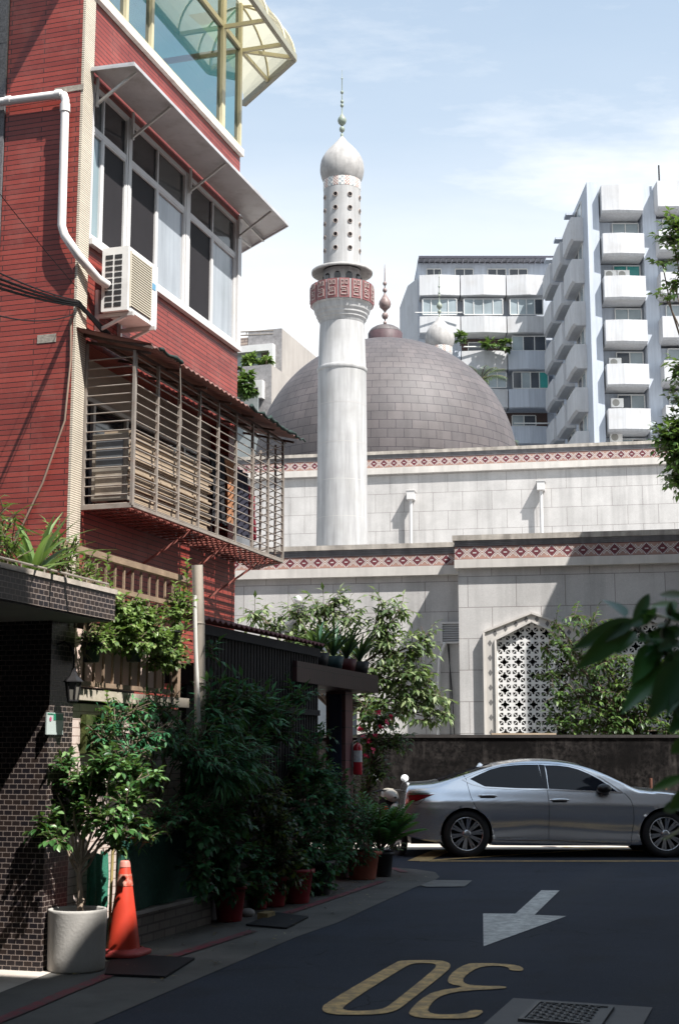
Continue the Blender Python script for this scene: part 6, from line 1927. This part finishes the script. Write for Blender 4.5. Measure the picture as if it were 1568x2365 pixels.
def bushy(name, base, clumps, lL, lW, label, mat, seed, cat='plant', group=None, potr=.1, poth=.14, potmat=None, big=False, tl=.14, nl=6, droop=.25, up=.5):
    """clumps relative to base (dx,dy,dz,rx,rz,n)"""
    r = random.Random(seed); o = thing(name, base, label, cat, group); b = MB(); sb = MB()
    if potr:
        q = MB(); q.lathe(base, [(.01, .002), (potr * .75, .003), (potr, poth), (potr * .9, poth), (potr * .85, poth * .85), (.001, poth * .84)], 18); q.build('pot', potmat or m_terra, o)
    for dx, dy, dz, rx, rz, n in clumps:
        c = base + N * dx + U * dy + V((0, 0, dz))
        clump(b, c, (rx, rx, rz), n, lL, lW, r, droop=droop, nl=nl, big=big, tl=tl, up=up, sb=sb)
        limb(sb, base + V((0, 0, poth * .8 if potr else 0)), c, .008, .003, r)
    b.build('leaves', mat, o); sb.build('stems', m_trunk, o); return o
strap_plant('strap_leaf_plant', on_canopy(78), 26, .6, .055, 'large light green strap leaved plant on the canopy edge of the gateway', leafmat('leaf_strap', (.06, .11, .035), (.15, .24, .08), (.3, .42, .2), trans=.3), 21, upr=.85, potr=.1, poth=.1)
bushy('leafy_plant', on_canopy(150), [(0, 0, .28, .12, .14, 28), (-.1, .1, .34, .1, .12, 16), (.03, .12, .2, .1, .1, 14)], .055, .02, 'fine leaved bright green potted plant right of the strap leaved plant on the canopy', L_light, 22, potmat=m_blackpot)
bushy('leafy_plant', on_canopy(14), [(0, 0, .3, .14, .18, 30), (-.05, -.1, .45, .12, .14, 14)], .06, .02, 'leafy potted plant at the far left end of the gateway canopy', L_light, 23)
bushy('leafy_plant', on_canopy(190), [(0, .02, .22, .1, .12, 26), (0.02, .1, .14, .1, .08, 14)], .05, .025, 'low bushy potted plant overhanging the right end of the canopy planters', L_light, 24, potmat=m_terra)
bushy('leafy_plant', on_canopy(125, .4), [(0, 0, .42, .08, .2, 14)], .09, .02, 'tall thin stemmed plant behind the canopy planters', L_light, 25, potmat=m_terra)
bushy('leafy_plant', on_canopy(-8, .4), [(0, 0, .5, .16, .25, 16)], .16, .02, 'long leaved bamboo like plant rising at the left edge above the canopy', L_mid, 26, potmat=m_blackpot, droop=.5)
# low rail along the canopy planter
b = MB(); b.tube([P1(-5, D_ - .03, zTp + .075), P1(tE - .06, D_ - .03, zTp + .07)], .008, 6)
for k in range(9): 
    t = tE - .1 - k * .3; b.tube([P1(t, D_ - .03, zTp + .034), P1(t, D_ - .03, zTp + .075)], .006, 6)
tag(b.build('planter_rail', m_iron), 'thin low metal rail along the edge of the gateway canopy', 'rail')
# upright shoots before the balcony rail
def shoot(t, d, z, h, label, n=14, L=.085, W=.03, mat=None, seed=1, lean=.05):
    r = random.Random(seed); p0 = P1(t, d, z); o = thing('climbing_shoot', p0, label, 'plant', 'leafy shoots along the balcony')
    b = MB(); sb = MB(); pts = []
    for k in range(n + 1):
        u = k / n; q = p0 + V((lean * u * h + .02 * sin(5 * u), 0, h * u)); pts.append(q)
        for s in range(2):
            a = k * 2.4 + s * pi + r.uniform(-.3, .3); d_ = V((cos(a), sin(a), .8)); b.bigleaf(q, d_, V((0, 0, 1)), L * (1 - .4 * u) * r.uniform(.8, 1.2), W, max(.05, r.random()), curl=.25, seg=4)
    sb.tube(pts, .005, 5); b.build('leaves', mat or L_light, o); sb.build('stem', m_trunk, o)
tt = lambda x, d=.06: w.inv(x, 1400, d)[0]
shoot(tt(230), .12, 2.55, .42, 'upright leafy shoot left of the balcony rail above the canopy corner', seed=31)
shoot(tt(208), .1, 2.6, .2, 'short leafy shoot at the far left of the balcony rail', n=8, seed=32)
shoot(tt(428, .1), .1, 2.5, .62, 'tallest leafy shoot climbing beside the leaning pole', n=20, seed=33, L=.1)
shoot(tt(402, .1), .1, 2.35, .55, 'leafy shoot climbing left of the tallest one by the pole', n=16, seed=34, L=.09)
# vines over the balcony rail
r = random.Random(41); o = thing('balcony_vine', P1(0, .05, 2.4), 'bright green ivy like vine draped over the brown balcony railing', 'vine'); b = MB(); sb = MB()
for x, y, rx, ry, n in ((270, 1400, 12, 24, 12), (285, 1440, 26, 26, 24), (310, 1420, 30, 26, 26), (335, 1440, 34, 30, 30), (300, 1480, 46, 22, 26), (350, 1470, 34, 26, 24), (245, 1470, 30, 12, 14), (215, 1482, 26, 10, 10), (380, 1490, 26, 30, 22), (365, 1520, 22, 18, 12), (400, 1520, 22, 22, 16), (410, 1480, 16, 14, 8), (315, 1390, 18, 14, 8), (255, 1378, 8, 10, 4), (405, 1420, 20, 30, 12), (420, 1390, 20, 24, 12)):
    Yv = P1(w.inv(x, y, .1)[0], .1, 0).y
    pclump(b, x, y, Yv, rx, ry, int(n * 2.4), .05, .04, r, depth=.1, droop=.35, nl=6, tl=.12, sb=sb)
b.build('leaves', L_light, o); sb.build('stems', m_trunk, o)
# dry tangle
b = MB()
for k in range(60):
    x = r.uniform(190, 240); y = r.uniform(1440, 1500); Yv = P1(w.inv(x, y, .08)[0], .08, 0).y
    p = at(x, y, Yv); b.tube([p, p + rv(r) * .06, p + rv(r) * .1 + V((0, 0, -.05))], .0025, 4)
tag(b.build('dry_creeper', M('dry_stems', (.22, .17, .1), .9, .3)), 'tangle of dry brown creeper at the left end of the balcony', 'creeper')
# hanging black pots behind the vine
for x, y, lab in ((212, 1508, 'dark hanging pot at the left end of the balcony railing'), (310, 1508, 'dark hanging pot in the middle of the balcony railing'), (392, 1478, 'dark hanging pot below the climbing shoots near the pole')):
    Yv = P1(w.inv(x, y, .08)[0], .08, 0).y; q = at(x, y, Yv)
    o = thing('hanging_pot', q, lab, 'flower pot', 'pots hung on the balcony railing')
    b = MB(); b.lathe(q, [(.01, -.07), (.055, -.07), (.08, .06), (.085, .06), (.085, .075), (.07, .075), (.06, .05), (.001, .045)], 16); b.build('body', m_blackpot, o)
    b = MB(); b.tube([q + V((0, 0, .07)) + N * .0, q + V((0, 0, .12)) - N * .06], .004, 5); b.build('hook', m_black_metal, o)
# --- dark plants along the wall
def mass(name, label, items, mat, lL, lW, seed, cat='plant', droop=.3, nl=6, tl=.2, big=False, base=None, stem=m_trunk, group=None, depth=None, up=.3):
    r = random.Random(seed); b = MB(); sb = MB(); cs = []
    for x, y, d, rx, ry, n in items:
        t, z = w.inv(x, y, d); Yv = P1(t, d, 0).y
        cs.append(pclump(b, x, y, Yv, rx, ry, int(n * 1.7), lL, lW, r, droop=droop, nl=nl, tl=tl, big=big, sb=sb, depth=depth, up=up))
    base = V(base) if base is not None else V((cs[0].x, cs[0].y, 0))
    o = thing(name, base, label, cat, group)
    for c in cs: limb(sb, base + V((0, 0, .1)), c, .012, .004, r, 6, .05)
    b.build('leaves', mat, o); sb.build('stems', stem, o); return o
mass('creeper', 'leafy creeper hanging from the balcony slab above the potted tree', [(300, 1640, .1, 40, 22, 16), (260, 1670, .12, 34, 20, 18), (330, 1690, .15, 50, 26, 30), (240, 1700, .12, 26, 16, 10), (390, 1690, .15, 40, 28, 26), (380, 1640, .1, 30, 30, 14), (420, 1730, .15, 40, 24, 22), (300, 1730, .12, 50, 20, 18), (340, 1620, .08, 40, 12, 8)], L_deep, .075, .025, 51, droop=.4, base=P1(.6, -.02, 1.0))
shoot(w.inv(250, 1620, .1)[0], .1, 1.72, .22, 'small fresh shoot sprouting under the balcony slab beside the letterbox', n=7, seed=52, L=.08, mat=L_light)
mass('bamboo_bush', 'feathery bamboo like bush halfway along the dark alley wall', [(470, 1700, .2, 34, 30, 24), (510, 1660, .2, 40, 40, 30), (540, 1740, .3, 60, 34, 40), (490, 1770, .3, 50, 28, 36), (570, 1780, .3, 46, 30, 30), (455, 1745, .25, 30, 24, 16), (530, 1790, .35, 50, 24, 30)], L_deep, .13, .024, 53, droop=.5, nl=7, tl=.22, base=gr(530, 2090))
mass('fern_bush', 'low pinnate leaved shrub between the potted tree and the dark red pots', [(370, 1880, .15, 40, 16, 14), (430, 1865, .15, 40, 14, 14), (340, 1910, .12, 30, 18, 12), (470, 1870, .15, 26, 12, 8)], L_deep, .075, .025, 54, droop=.3, nl=10, tl=.3, base=gr(330, 2120))
mass('red_stemmed_plant', 'upright broad leaved plants before the dark slatted fence', [(600, 1640, .1, 44, 40, 24), (560, 1610, .1, 34, 34, 16), (640, 1680, .1, 40, 40, 22), (690, 1600, .1, 24, 24, 9), (580, 1700, .15, 40, 30, 18), (490, 1615, .1, 26, 26, 10), (485, 1500, .05, 12, 18, 4)], L_deep, .14, .04, 55, droop=.15, nl=6, tl=.26, base=gr(620, 2080), up=.6)
grp = 'shrubs growing in the row of pots'
pxs = {k: gr(x, y) for k, (x, y) in dict(a=(530, 2125), b=(603, 2095), c=(631, 2090), d=(685, 2080), e=(733, 2062), f=(781, 2008), g=(837, 2025), h=(886, 2020)).items()}
mass('pot_shrub', 'bushy dark shrub in the dark red pot nearest the low wall', [(455, 1810, .2, 24, 44, 26), (458, 1900, .2, 24, 50, 28), (462, 2000, .2, 20, 44, 22), (520, 1960, .15, 40, 60, 44), (490, 1900, .15, 44, 50, 34), (540, 1870, .15, 40, 50, 34), (530, 2030, .15, 40, 26, 26)], L_deep, .085, .055, 61, base=pxs['a'], group=grp)
mass('pot_shrub', 'small shrub in the narrow dark red pot', [(590, 1990, .1, 30, 50, 30), (600, 2050, .1, 26, 20, 16)], L_deep, .07, .04, 62, base=pxs['b'], group=grp)
mass('pot_shrub', 'yellowish flecked shrub in the dark red pot with the bright rim', [(630, 1900, .15, 44, 60, 50), (650, 1980, .15, 44, 50, 44), (620, 1830, .15, 36, 34, 26), (660, 2030, .15, 36, 24, 22)], leafmat('leaf_yellowish', (.012, .035, .014), (.03, .07, .02), (.14, .16, .02), trans=.2), .075, .04, 63, base=pxs['c'], group=grp)
mass('pot_shrub', 'tall shrub with rounded leaves before the porch doorway', [(700, 1850, .15, 50, 60, 54), (690, 1950, .15, 46, 50, 44), (720, 1780, .15, 46, 34, 30), (740, 1800, .1, 50, 30, 26), (690, 2020, .15, 30, 26, 18)], L_deep, .085, .05, 64, base=pxs['d'], group=grp)
mass('pot_shrub', 'thick dark shrub in the large black pot', [(750, 1900, .1, 44, 60, 54), (770, 1830, .1, 40, 40, 34), (740, 1980, .1, 40, 44, 40), (780, 1960, .1, 34, 36, 26), (730, 2030, .1, 26, 20, 14)], L_deep, .075, .045, 65, base=pxs['e'], group=grp)
mass('pot_shrub', 'low shrub behind the small whitish pot', [(800, 1910, -.1, 30, 50, 30), (810, 1980, -.1, 24, 26, 16)], L_deep, .07, .04, 66, base=pxs['f'], group=grp)
mass('porch_branch', 'leafy branch reaching across the dark porch doorway', [(720, 1720, .1, 40, 14, 12), (740, 1690, .1, 26, 10, 7), (690, 1760, .1, 26, 20, 10)], L_deep, .085, .035, 67, base=gr(700, 2060), group=None)
mass('pot_shrub', 'fine leaved shrub in the large terracotta pot at the corner', [(840, 1900, .05, 26, 40, 22), (830, 1960, .05, 34, 26, 22), (815, 1860, .0, 20, 36, 14)], L_deep, .06, .03, 68, base=pxs['g'], group=grp)
# palm like cycad in the terracotta pot
def cycad(base, n, L, label, seed, mat):
    r = random.Random(seed); o = thing('potted_palm', base, label, 'palm'); b = MB(); sb = MB()
    for k in range(n):
        a = 2 * pi * k / n + r.uniform(-.3, .3); el = r.uniform(.6, 1.4); LL = L * r.uniform(.75, 1.1)
        pts = []; d = V((cos(a) * cos(el), sin(a) * cos(el), sin(el))); q = V(base)
        for j in range(14):
            q = q + d * (LL / 14); d = (d + V((0, 0, -.045))).normalized(); pts.append(V(q))
            if j > 1:
                x = d.cross(V((0, 0, 1))).normalized()
                for s in (-1, 1):
                    wl_ = L * .26 * sin(pi * (j + 1) / 16) ** .6
                    b.bigleaf(q, (d * .9 + x * s + V((0, 0, .15))), V((0, 0, 1)) + x * s * -.3, wl_, wl_ * .36, max(.05, r.random()), curl=.2, seg=3)
        sb.tube([base] + pts, .006, 5)
    b.build('fronds', mat, o); sb.build('stems', m_trunk, o)
cycad(gr(878, 2022) + V((0, 0, .28)), 28, .72, 'broad fronded green palm in the black pot at the street corner', 71, leafmat('leaf_cycad', (.02, .1, .03), (.04, .18, .045), (.08, .26, .07), trans=.3, rough=.5))
bushy('small_flowers', gr(893, 2015) + V((0, 0, .26)), [(0.02, 0, .2, .12, .12, 24), (.1, .05, .1, .08, .1, 12)], .04, .022, 'small white flowering plant beneath the potted palm', L_mid, 72, potr=0)
r = random.Random(8); b = MB()
for k in range(16):
    c = gr(893, 2015) + V((r.uniform(-.05, .2), r.uniform(-.2, 0), r.uniform(.36, .62)))
    for j in range(5): b.leaf(c, rv(r), rv(r), .022, .018, .5)
b.build('blossoms', M('white_petals', (.7, .66, .5), .5, .1), bpy.data.objects['small_flowers'])
# strap plants on the porch slab
L_sword = leafmat('leaf_sword', (.01, .035, .022), (.02, .065, .035), (.05, .12, .06), trans=.2, rough=.35)
for k, (x, L, lab, pm) in enumerate(((770, .62, 'tall sword leaved plant in the blue green pot on the porch slab', M('bluegreen_pot', (.015, .045, .05), .5)), (800, .55, 'middle sword leaved plant on the porch slab', M('dull_red_pot', (.08, .015, .018), .5)), (830, .5, 'sword leaved plant at the street end of the porch slab', m_blackpot), (735, .5, 'sword leaved plant at the near end of the porch slab', m_blackpot))):
    t = w.inv(x, 1560, -.15)[0]
    strap_plant('sword_plant', P1(t, -.15, 2.462), 20, L, .045, lab, L_sword, 80 + k, group='sword leaved plants on the porch slab', upr=1.3, potr=.13, poth=.16, potmat=pm)
# --- background greenery
def bgtuft(name, label, items, mat, lL, lW, seed, cat='plant', group=None):
    r = random.Random(seed); b = MB(); cs = []
    for x, y, Y, rx, ry, n in items: cs.append(pclump(b, x, y, Y, rx, ry, n, lL, lW, r, droop=.2, nl=6, tl=rx * Y / 3285 * .7))
    c0 = cs[0]; ry0 = items[0][4] * items[0][2] / 3285
    o = thing(name, c0 - V((0, 0, ry0 * 1.4)), label, cat, group)
    tb = MB(); limb(tb, c0 - V((0, 0, ry0 * 1.4)), c0, .06, .03, r); b.build('leaves', mat, o); tb.build('stem', m_trunk, o)
bgtuft('balcony_bush', 'round pale bush in the middle of the upper beige balcony', [(578, 835, 71.6, 14, 12, 26)], L_light, .35, .2, 91)
bgtuft('balcony_bush', 'round yellowish bush at the right end of the upper beige balcony', [(616, 831, 71.6, 10, 8, 18)], L_light, .3, .18, 92)
bgtuft('balcony_bush', 'loose greenery behind the upper balcony rail of the beige building', [(560, 850, 71.8, 12, 10, 10), (600, 850, 71.8, 12, 9, 10)], L_mid, .3, .18, 93)
bgtuft('climbing_tree', 'dense green climber on the lower balcony of the beige building', [(566, 888, 69., 16, 22, 40), (572, 868, 69., 12, 12, 14), (560, 905, 69., 14, 14, 18), (585, 905, 69, 8, 8, 6)], L_mid, .35, .2, 94)
bgtuft('balcony_plant', 'left small tree on the shaded balcony of the grey wing', [(1063, 780, 111.5, 9, 14, 16)], L_mid, .5, .25, 95)
bgtuft('balcony_plant', 'low trailing plants in the middle of the shaded balcony of the grey wing', [(1130, 795, 111.5, 16, 9, 18)], L_mid, .5, .25, 96)
bgtuft('balcony_plant', 'right small tree on the shaded balcony of the grey wing', [(1167, 795, 111.5, 8, 16, 16)], L_mid, .5, .25, 97)
def palm(x, y, Y, n, L, label, seed, arcs=None):
    r = random.Random(seed); c = at(x, y, Y); o = thing('palm_tree', V((c.x, c.y, 0)), label, 'palm')
    b = MB(); tb = MB(); tb.tube([V((c.x, c.y, 0)), c], [.18, .12], 8)
    for k in range(n):
        a = 2 * pi * k / n + r.uniform(-.3, .3); el = r.uniform(.1, 1.1)
        d = V((cos(a) * cos(el), sin(a) * cos(el), sin(el))); q = V(c); pts = [V(c)]
        for j in range(14):
            q = q + d * (L / 14); d = (d + V((0, 0, -.09))).normalized(); pts.append(V(q)); xx = d.cross(V((0, 0, 1))).normalized()
            for s in (-1, 1): b.leaf(q, d * .8 + xx * s + V((0, 0, -.25)), V((0, 0, 1)), L * .28 * sin(pi * (j + 1.5) / 16.5), L * .03, max(.05, r.random()))
        tb.tube(pts, .03, 4)
    b.build('fronds', L_palm, o); tb.build('trunk', m_trunk, o)
palm(1110, 880, 100., 15, 2.0, 'pale palm crown showing over the right shoulder of the brown dome', 98)
palm(1195, 1035, 80., 6, 1.5, 'single palm leaf rising over the frieze at the right foot of the dome', 99)
# --- foreground boughs with large leaves
fg = thing('foreground_bush', V((1.1, 3.0, 0)), 'large dark glossy leaves of a bush close to the camera at the right edge', 'bush')
ZR = lambda x, y: (1301.6 + .2915 * x, 1301.6 + .2915 * y)
b = MB(); tb = MB(); r = random.Random(9)
fl = [((560, 450), (100, 640), 170, 2.9, 2.75), ((520, 480), (160, 800), 190, 2.9, 2.7), ((480, 420), (300, 255), 190, 2.9, 3.0), ((545, 460), (700, 215), 110, 2.9, 3.0), ((590, 430), (880, 375), 100, 2.9, 2.7), ((960, 260), (730, 228), 80, 2.7, 2.8),
      ((560, 540), (420, 700), 130, 2.95, 2.9), ((700, 640), (560, 920), 170, 2.8, 2.7), ((840, 780), (470, 1130), 190, 2.8, 2.65), ((930, 780), (700, 1200), 230, 2.7, 2.6), ((960, 900), (820, 1180), 110, 2.7, 2.6), ((960, 1690), (665, 1790), 85, 2.6, 2.7),
      ((960, 1800), (850, 1950), 120, 2.6, 2.6), ((950, 1900), (755, 1960), 90, 2.6, 2.7), ((960, 2060), (790, 2215), 75, 2.6, 2.7), ((860, 330), (655, 320), 80, 2.8, 2.9), ((930, 520), (780, 580), 120, 2.8, 2.8), ((830, 420), (850, 300), 60, 2.8, 2.8), ((850, 430), (990, 440), 90, 2.8, 2.8),
      ((930, 620), (760, 660), 120, 2.8, 2.7), ((880, 1000), (960, 1250), 160, 2.7, 2.6), ((960, 1400), (850, 1500), 110, 2.6, 2.6), ((990, 1150), (840, 1330), 120, 2.65, 2.6), ((660, 560), (600, 620), 90, 2.8, 2.8), ((760, 690), (640, 850), 120, 2.82, 2.75), ((700, 600), (860, 690), 110, 2.8, 2.72), ((880, 820), (760, 980), 150, 2.76, 2.68), ((900, 460), (800, 330), 90, 2.8, 2.85), ((820, 500), (700, 480), 90, 2.8, 2.85), ((960, 1050), (880, 1320), 150, 2.7, 2.62), ((1000, 700), (880, 760), 130, 2.75, 2.7)]
rr_ = random.Random(31)
for k in range(26):
    ax_, ay_ = rr_.uniform(700, 1000), rr_.uniform(330, 1150)
    if ay_ > 700: ax_ = rr_.uniform(840, 1000)
    an = rr_.uniform(1.9, 4.2); ln = rr_.uniform(130, 240)
    fl.append(((ax_, ay_), (ax_ + ln * cos(an), ay_ + abs(ln * sin(an)) * rr_.choice((1, 1, -.6))), rr_.uniform(60, 110), rr_.uniform(2.7, 3.), rr_.uniform(2.65, 2.95)))
for (a, c, wd, Ya, Yc) in fl:
    p = at(*ZR(*a), Ya); q = at(*ZR(*c), Yc); d = q - p
    nn = V((r.uniform(-.4, .4), -.9, r.uniform(.1, .7)))
    b.bigleaf(p, d, nn, d.length * 1.02, wd * .98 * .2915 / 3285 * 2.8, r.uniform(.2, 1), curl=.08, fold=.16, seg=9, shape=.85)
tb.tube([at(*ZR(*p_), Y_) for p_, Y_ in (((540, 470), 2.9), ((640, 570), 2.86), ((760, 680), 2.8), ((900, 800), 2.75), ((1010, 950), 2.72))], [.004, .005, .006, .007, .009], 6)
tb.tube([at(*ZR(*p_), Y_) for p_, Y_ in (((840, 360), 2.8), ((830, 470), 2.8), ((770, 540), 2.8), ((800, 720), 2.78))], [.003, .004, .004, .005], 6)
tb.tube([at(*ZR(*p_), Y_) for p_, Y_ in (((1010, 950), 2.72), ((1010, 1300), 2.7), ((1020, 2000), 2.7), ((1030, 2800), 2.7))], [.009, .011, .013, .016], 6)
tb.tube([at(*ZR(1030, 2800), 2.7), V((at(*ZR(1030, 2800), 2.7).x, 2.7, 0))], .018, 6)
b.build('leaves', leafmat('leaf_foreground', (.01, .05, .018), (.024, .1, .03), (.06, .2, .05), trans=.25, rough=.3, spec=.5), fg); tb.build('stem', M('green_stem', (.04, .05, .025), .6), fg)

# --- fallen leaves along the kerb
r = random.Random(77); b = MB()
for k in range(150):
    t = r.uniform(-1.6, 7.); d = r.uniform(.05, .95) ** 1.4
    p = P1(t, .05 + d, .016); a = r.uniform(0, 6.28)
    b.leaf(p, V((cos(a), sin(a), .1)), V((r.uniform(-.3, .3), r.uniform(-.3, .3), 1)), r.uniform(.03, .07), r.uniform(.015, .03), max(.02, r.random()))
o = b.build('fallen_leaves', leafmat('dry_leaf', (.05, .03, .015), (.13, .085, .03), (.2, .17, .05), trans=.05), loc=P1(3, .5, .016)); tag(o, 'dry leaves scattered on the pavement along the pots', 'leaf litter', kind='stuff')
# ================================================================== unseen blocks added and sized to shade the alley and the mosque bay
CF = Frame((0, 0), radians(17.4))
m_pl = M('plain_render', (.16, .15, .14), .85, .1, .6)
def prism(name, pts, z0, z1, label, windows=None):
    o = thing(name, V((pts[0][0], pts[0][1], 0)), label, 'building')
    b = MB(); b.poly([V((p[0], p[1], z0)) for p in pts], V((0, 0, z1 - z0))); b.build('walls', m_pl, o)
    return o
c1 = 1.5
GAP = 5.0
def uc(t, c): 
    v = U * t + N * c; return (v.x, v.y)
near_H, mid_H, far_H = 10.57, 12.66, 13.8
A = prism('shade_block', [uc(-14, c1), uc(GAP, c1), uc(GAP, 12), uc(-14, 12)], 0, 12.9, 'unseen tall block added right of the alley to shade its near end')
prism('shade_block', [uc(GAP + .01, c1), uc(7.2, c1), uc(7.2, 12), uc(GAP + .01, 12)], 0, near_H, 'unseen low block added between taller ones to let sun reach the gateway')
Bq = prism('shade_block', [uc(7.21, c1), uc(8.4, c1), uc(8.4, 12), uc(7.21, 12)], 0, mid_H, 'unseen narrow block added on the right to shade the wall below the balcony')
e = uc(8.41, c1)
YE = 15.7
tE2 = (YE - c1 * N.y) / U.y
prism('shade_block', [e, uc(tE2, c1), (14, YE), uc(8.41, 13)], 0, far_H, 'unseen corner block added at the street end to shade road and car')
prism('shade_block', [(7.0, 24.75), (14, 24.75), (14, 25.6), (7.0, 26.2)], 0, 10.4, 'unseen block added beside the mosque bay to shade its wall')
prism('shade_block', [uc(-14, -5.2), uc(6.8, -5.2), uc(6.8, -12), uc(-14, -12)], 0, 13., 'unseen block added left of the alley to dim its ambient light')
prism('shade_block', [(-16, -12), (10, -12), (10, -20), (-16, -20)], 0, 9., 'unseen block added behind the camera to dim the alley')

# ================================================================== light, sky, camera
EL, AZ_ = radians(56.), radians(46.)
sd = V((cos(EL) * sin(AZ_), -cos(EL) * cos(AZ_), sin(EL)))
L = bpy.data.lights.new('sun', 'SUN'); L.energy = 4.1; L.angle = radians(.5); L.color = (1., .965, .92)
so_ = bpy.data.objects.new('sun', L); COL.objects.link(so_)
so_.rotation_euler = (-sd).to_track_quat('-Z', 'Y').to_euler()
wd = bpy.data.worlds.new('World'); scene.world = wd; wd.use_nodes = True
g = NT(wd.node_tree); bg = wd.node_tree.nodes['Background']
sky = g.n('ShaderNodeTexSky'); sky.sky_type = 'NISHITA'; sky.sun_disc = False
sky.sun_elevation = EL; sky.sun_rotation = math.atan2(sd.x, sd.y)
sky.air_density = 1.; sky.dust_density = .8; sky.ozone_density = 1.2; sky.altitude = 0
tcw = g.n('ShaderNodeTexCoord').outputs['Generated']
sx = g.n('ShaderNodeSeparateXYZ'); g.nt.links.new(tcw, sx.inputs[0])
# wispy clouds on a plane high above
inv = g.m('DIVIDE', 1., g.m('MAXIMUM', g.m('ADD', sx.outputs[2], .12), .02))
cx = g.n('ShaderNodeCombineXYZ'); g.set(cx.inputs[0], g.m('MULTIPLY', sx.outputs[0], inv)); g.set(cx.inputs[1], g.m('MULTIPLY', g.m('MULTIPLY', sx.outputs[1], inv), .8)); cx.inputs[2].default_value = .37
mpw = g.n('ShaderNodeMapping'); mpw.inputs['Scale'].default_value = (.9, 2.2, 1.); mpw.inputs['Location'].default_value = CLOUD_OFF if 'CLOUD_OFF' in globals() else (.3, .1, 0)
mpw.inputs['Rotation'].default_value = (0, 0, .25)
g.nt.links.new(cx.outputs[0], mpw.inputs[0])
cl = g.ramp(noise(g, 1.5, 9, .62, mpw.outputs[0]), [(.5, 0.), (.76, .7)])
low = g.ramp(sx.outputs[2], [(.1, 1.), (.3, 1.), (.355, .8), (.41, .42), (.5, .25), (.75, .0)])
cl2 = g.ramp(noise(g, .8, 7, .6, mpw.outputs[0]), [(.3, .7), (.6, 1.)])
fac = g.m('MINIMUM', 1., g.m('ADD', cl, g.m('MULTIPLY', low, cl2)))
col = g.mix(fac, g.mix(.3, g.mix(1., sky.outputs[0], (.9, 1.04, 1.04), 'MULTIPLY'), (3.9, 4.9, 5.7)), (5.9, 6.1, 6.25))
g.set(bg.inputs['Color'], col); bg.inputs['Strength'].default_value = .078
cam = bpy.data.cameras.new('camera'); co = bpy.data.objects.new('camera', cam); COL.objects.link(co)
co.location = (0, 0, CZ); co.rotation_euler = (pi / 2 + PIT, 0, 0)
cam.sensor_fit = 'VERTICAL'; cam.sensor_height = 36.; cam.lens = F * 36. / 2365.; cam.clip_end = 2000; cam.clip_start = .05
cam.dof.use_dof = True; cam.dof.focus_distance = 26.; cam.dof.aperture_fstop = 6.3
scene.camera = co
scene.view_settings.view_transform = 'Standard'; scene.view_settings.look = 'None'
scene.view_settings.exposure = 1.3; scene.view_settings.gamma = 1.; scene.view_settings.use_curve_mapping = False
scene.cycles.max_bounces = 8; scene.cycles.transparent_max_bounces = 24; scene.cycles.use_denoising = True
